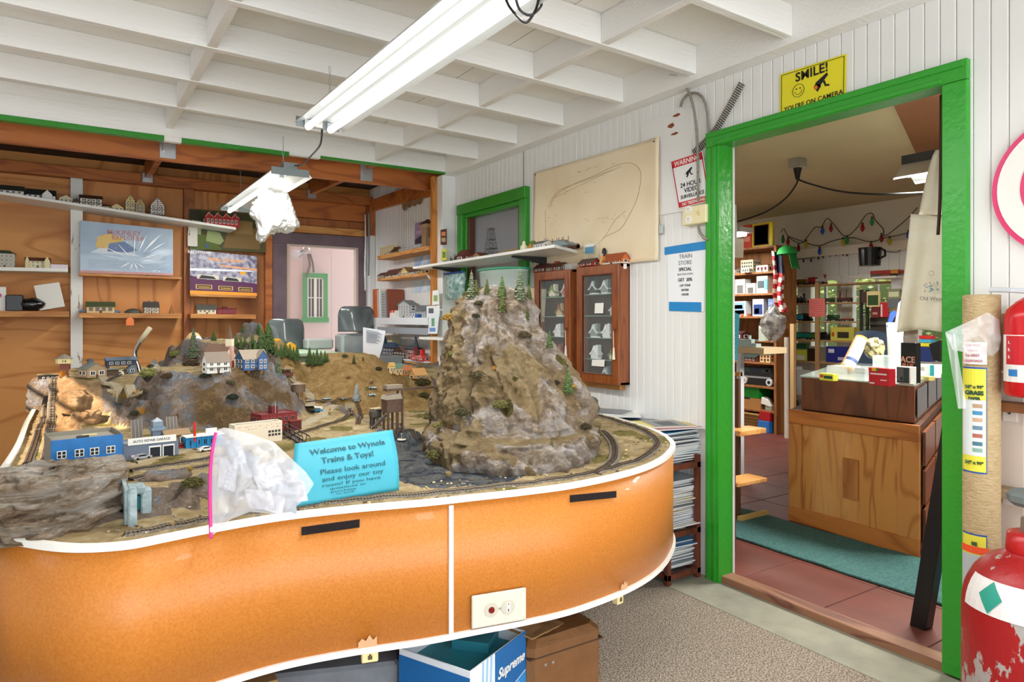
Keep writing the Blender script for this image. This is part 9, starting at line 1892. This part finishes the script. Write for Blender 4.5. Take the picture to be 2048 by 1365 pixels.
tag(MB().m(hexc('2c7f90',.5)).box(-.09,.09,-.06,.06,0,.03).build('teal_case',origin=(0,0,0)),'teal case lying inside the open motor oil carton','case');o=C.objects['teal_case'];o.location=(c.x-.10,c.y-.0+.12,BTZ-.045);o.rotation_euler=(0,0,ang+.3)
# leather tan case right, cardboard flap
a=ub(1060,1290,.20);e=ub(1205,1245,.20);an=atan2(e.y-a.y,e.x-a.x);L_=(e-a).length
LE=mat('tan_leatherette',hx('8a5f38'),.5,var=(5,hx('6a4628'),.25),bump=(80,.3))
t=thing('tan_case','worn tan suitcase like case under the right end of the table','case',(a.x+(e.x-a.x)*.5,a.y+(e.y-a.y)*.5,-.029),an);MB().m(LE).bevbox(-L_/2,L_/2,0,.24,0,.228,.02).build('shell',t);MB().m(hexc('4a3220')).box(-L_/2-.001,L_/2+.001,-.001,.05,.175,.18).build('seam',t)
for k in (-.3,-.2): MB().m(STEEL).frus((L_*k,-.002,.15),(L_*k,.002,.15),.005,.005,8).build('rivet',t)
o=tag(MB().m(KB).grid(lambda u,v: ((u-.5)*.20,(v-.5)*.16,.01*noise.noise((u*3,v*3,1))),8,6).build('cardboard_flap',origin=(0,0,0),sol=.005),'torn flat cardboard piece on top of the tan case','cardboard');o.location=(a.x+.06,a.y+.10,.218);o.rotation_euler=(.1,.12,an+.4)
q=ub(985,1275,.26);tag(MB().m(KB).box(q.x-.06,q.x+.14,q.y+.25,q.y+.30,-.03,.29).build('cardboard_sheet'),'upright cardboard sheet behind the motor oil carton','cardboard')
# marked grey board box and brown carton on the left
q=ub(800,1300,.19);t=thing('grey_case','grey scribbled flat case under the table left of the oil carton','case',(q.x-.14,q.y+.12,-.03),-.35);MB().m(mat('grey_board',hx('7c8188'),.7,var=(12,hx('6a6e74'),.2))).bevbox(-.24,.17,-.12,.20,0,.21,.01).build('shell',t);b=MB().m(hexc('2a2c30'));rr=random.Random(11)
for i in range(26): x_=rr.uniform(-.2,.14);y_=rr.uniform(-.08,.16);b.tube([(x_,y_,.2105),(x_+rr.uniform(-.02,.02),y_+rr.uniform(-.02,.02),.2105)],.0012,4)
b.build('ink_scribbles',t)
q=ub(640,1340,.22);tag(MB().m(KB).bevbox(q.x-.42,q.x-.12,q.y-.02,q.y+.28,-.03,.235,.003).build('brown_carton'),'plain brown carton under the table at the far left','box')
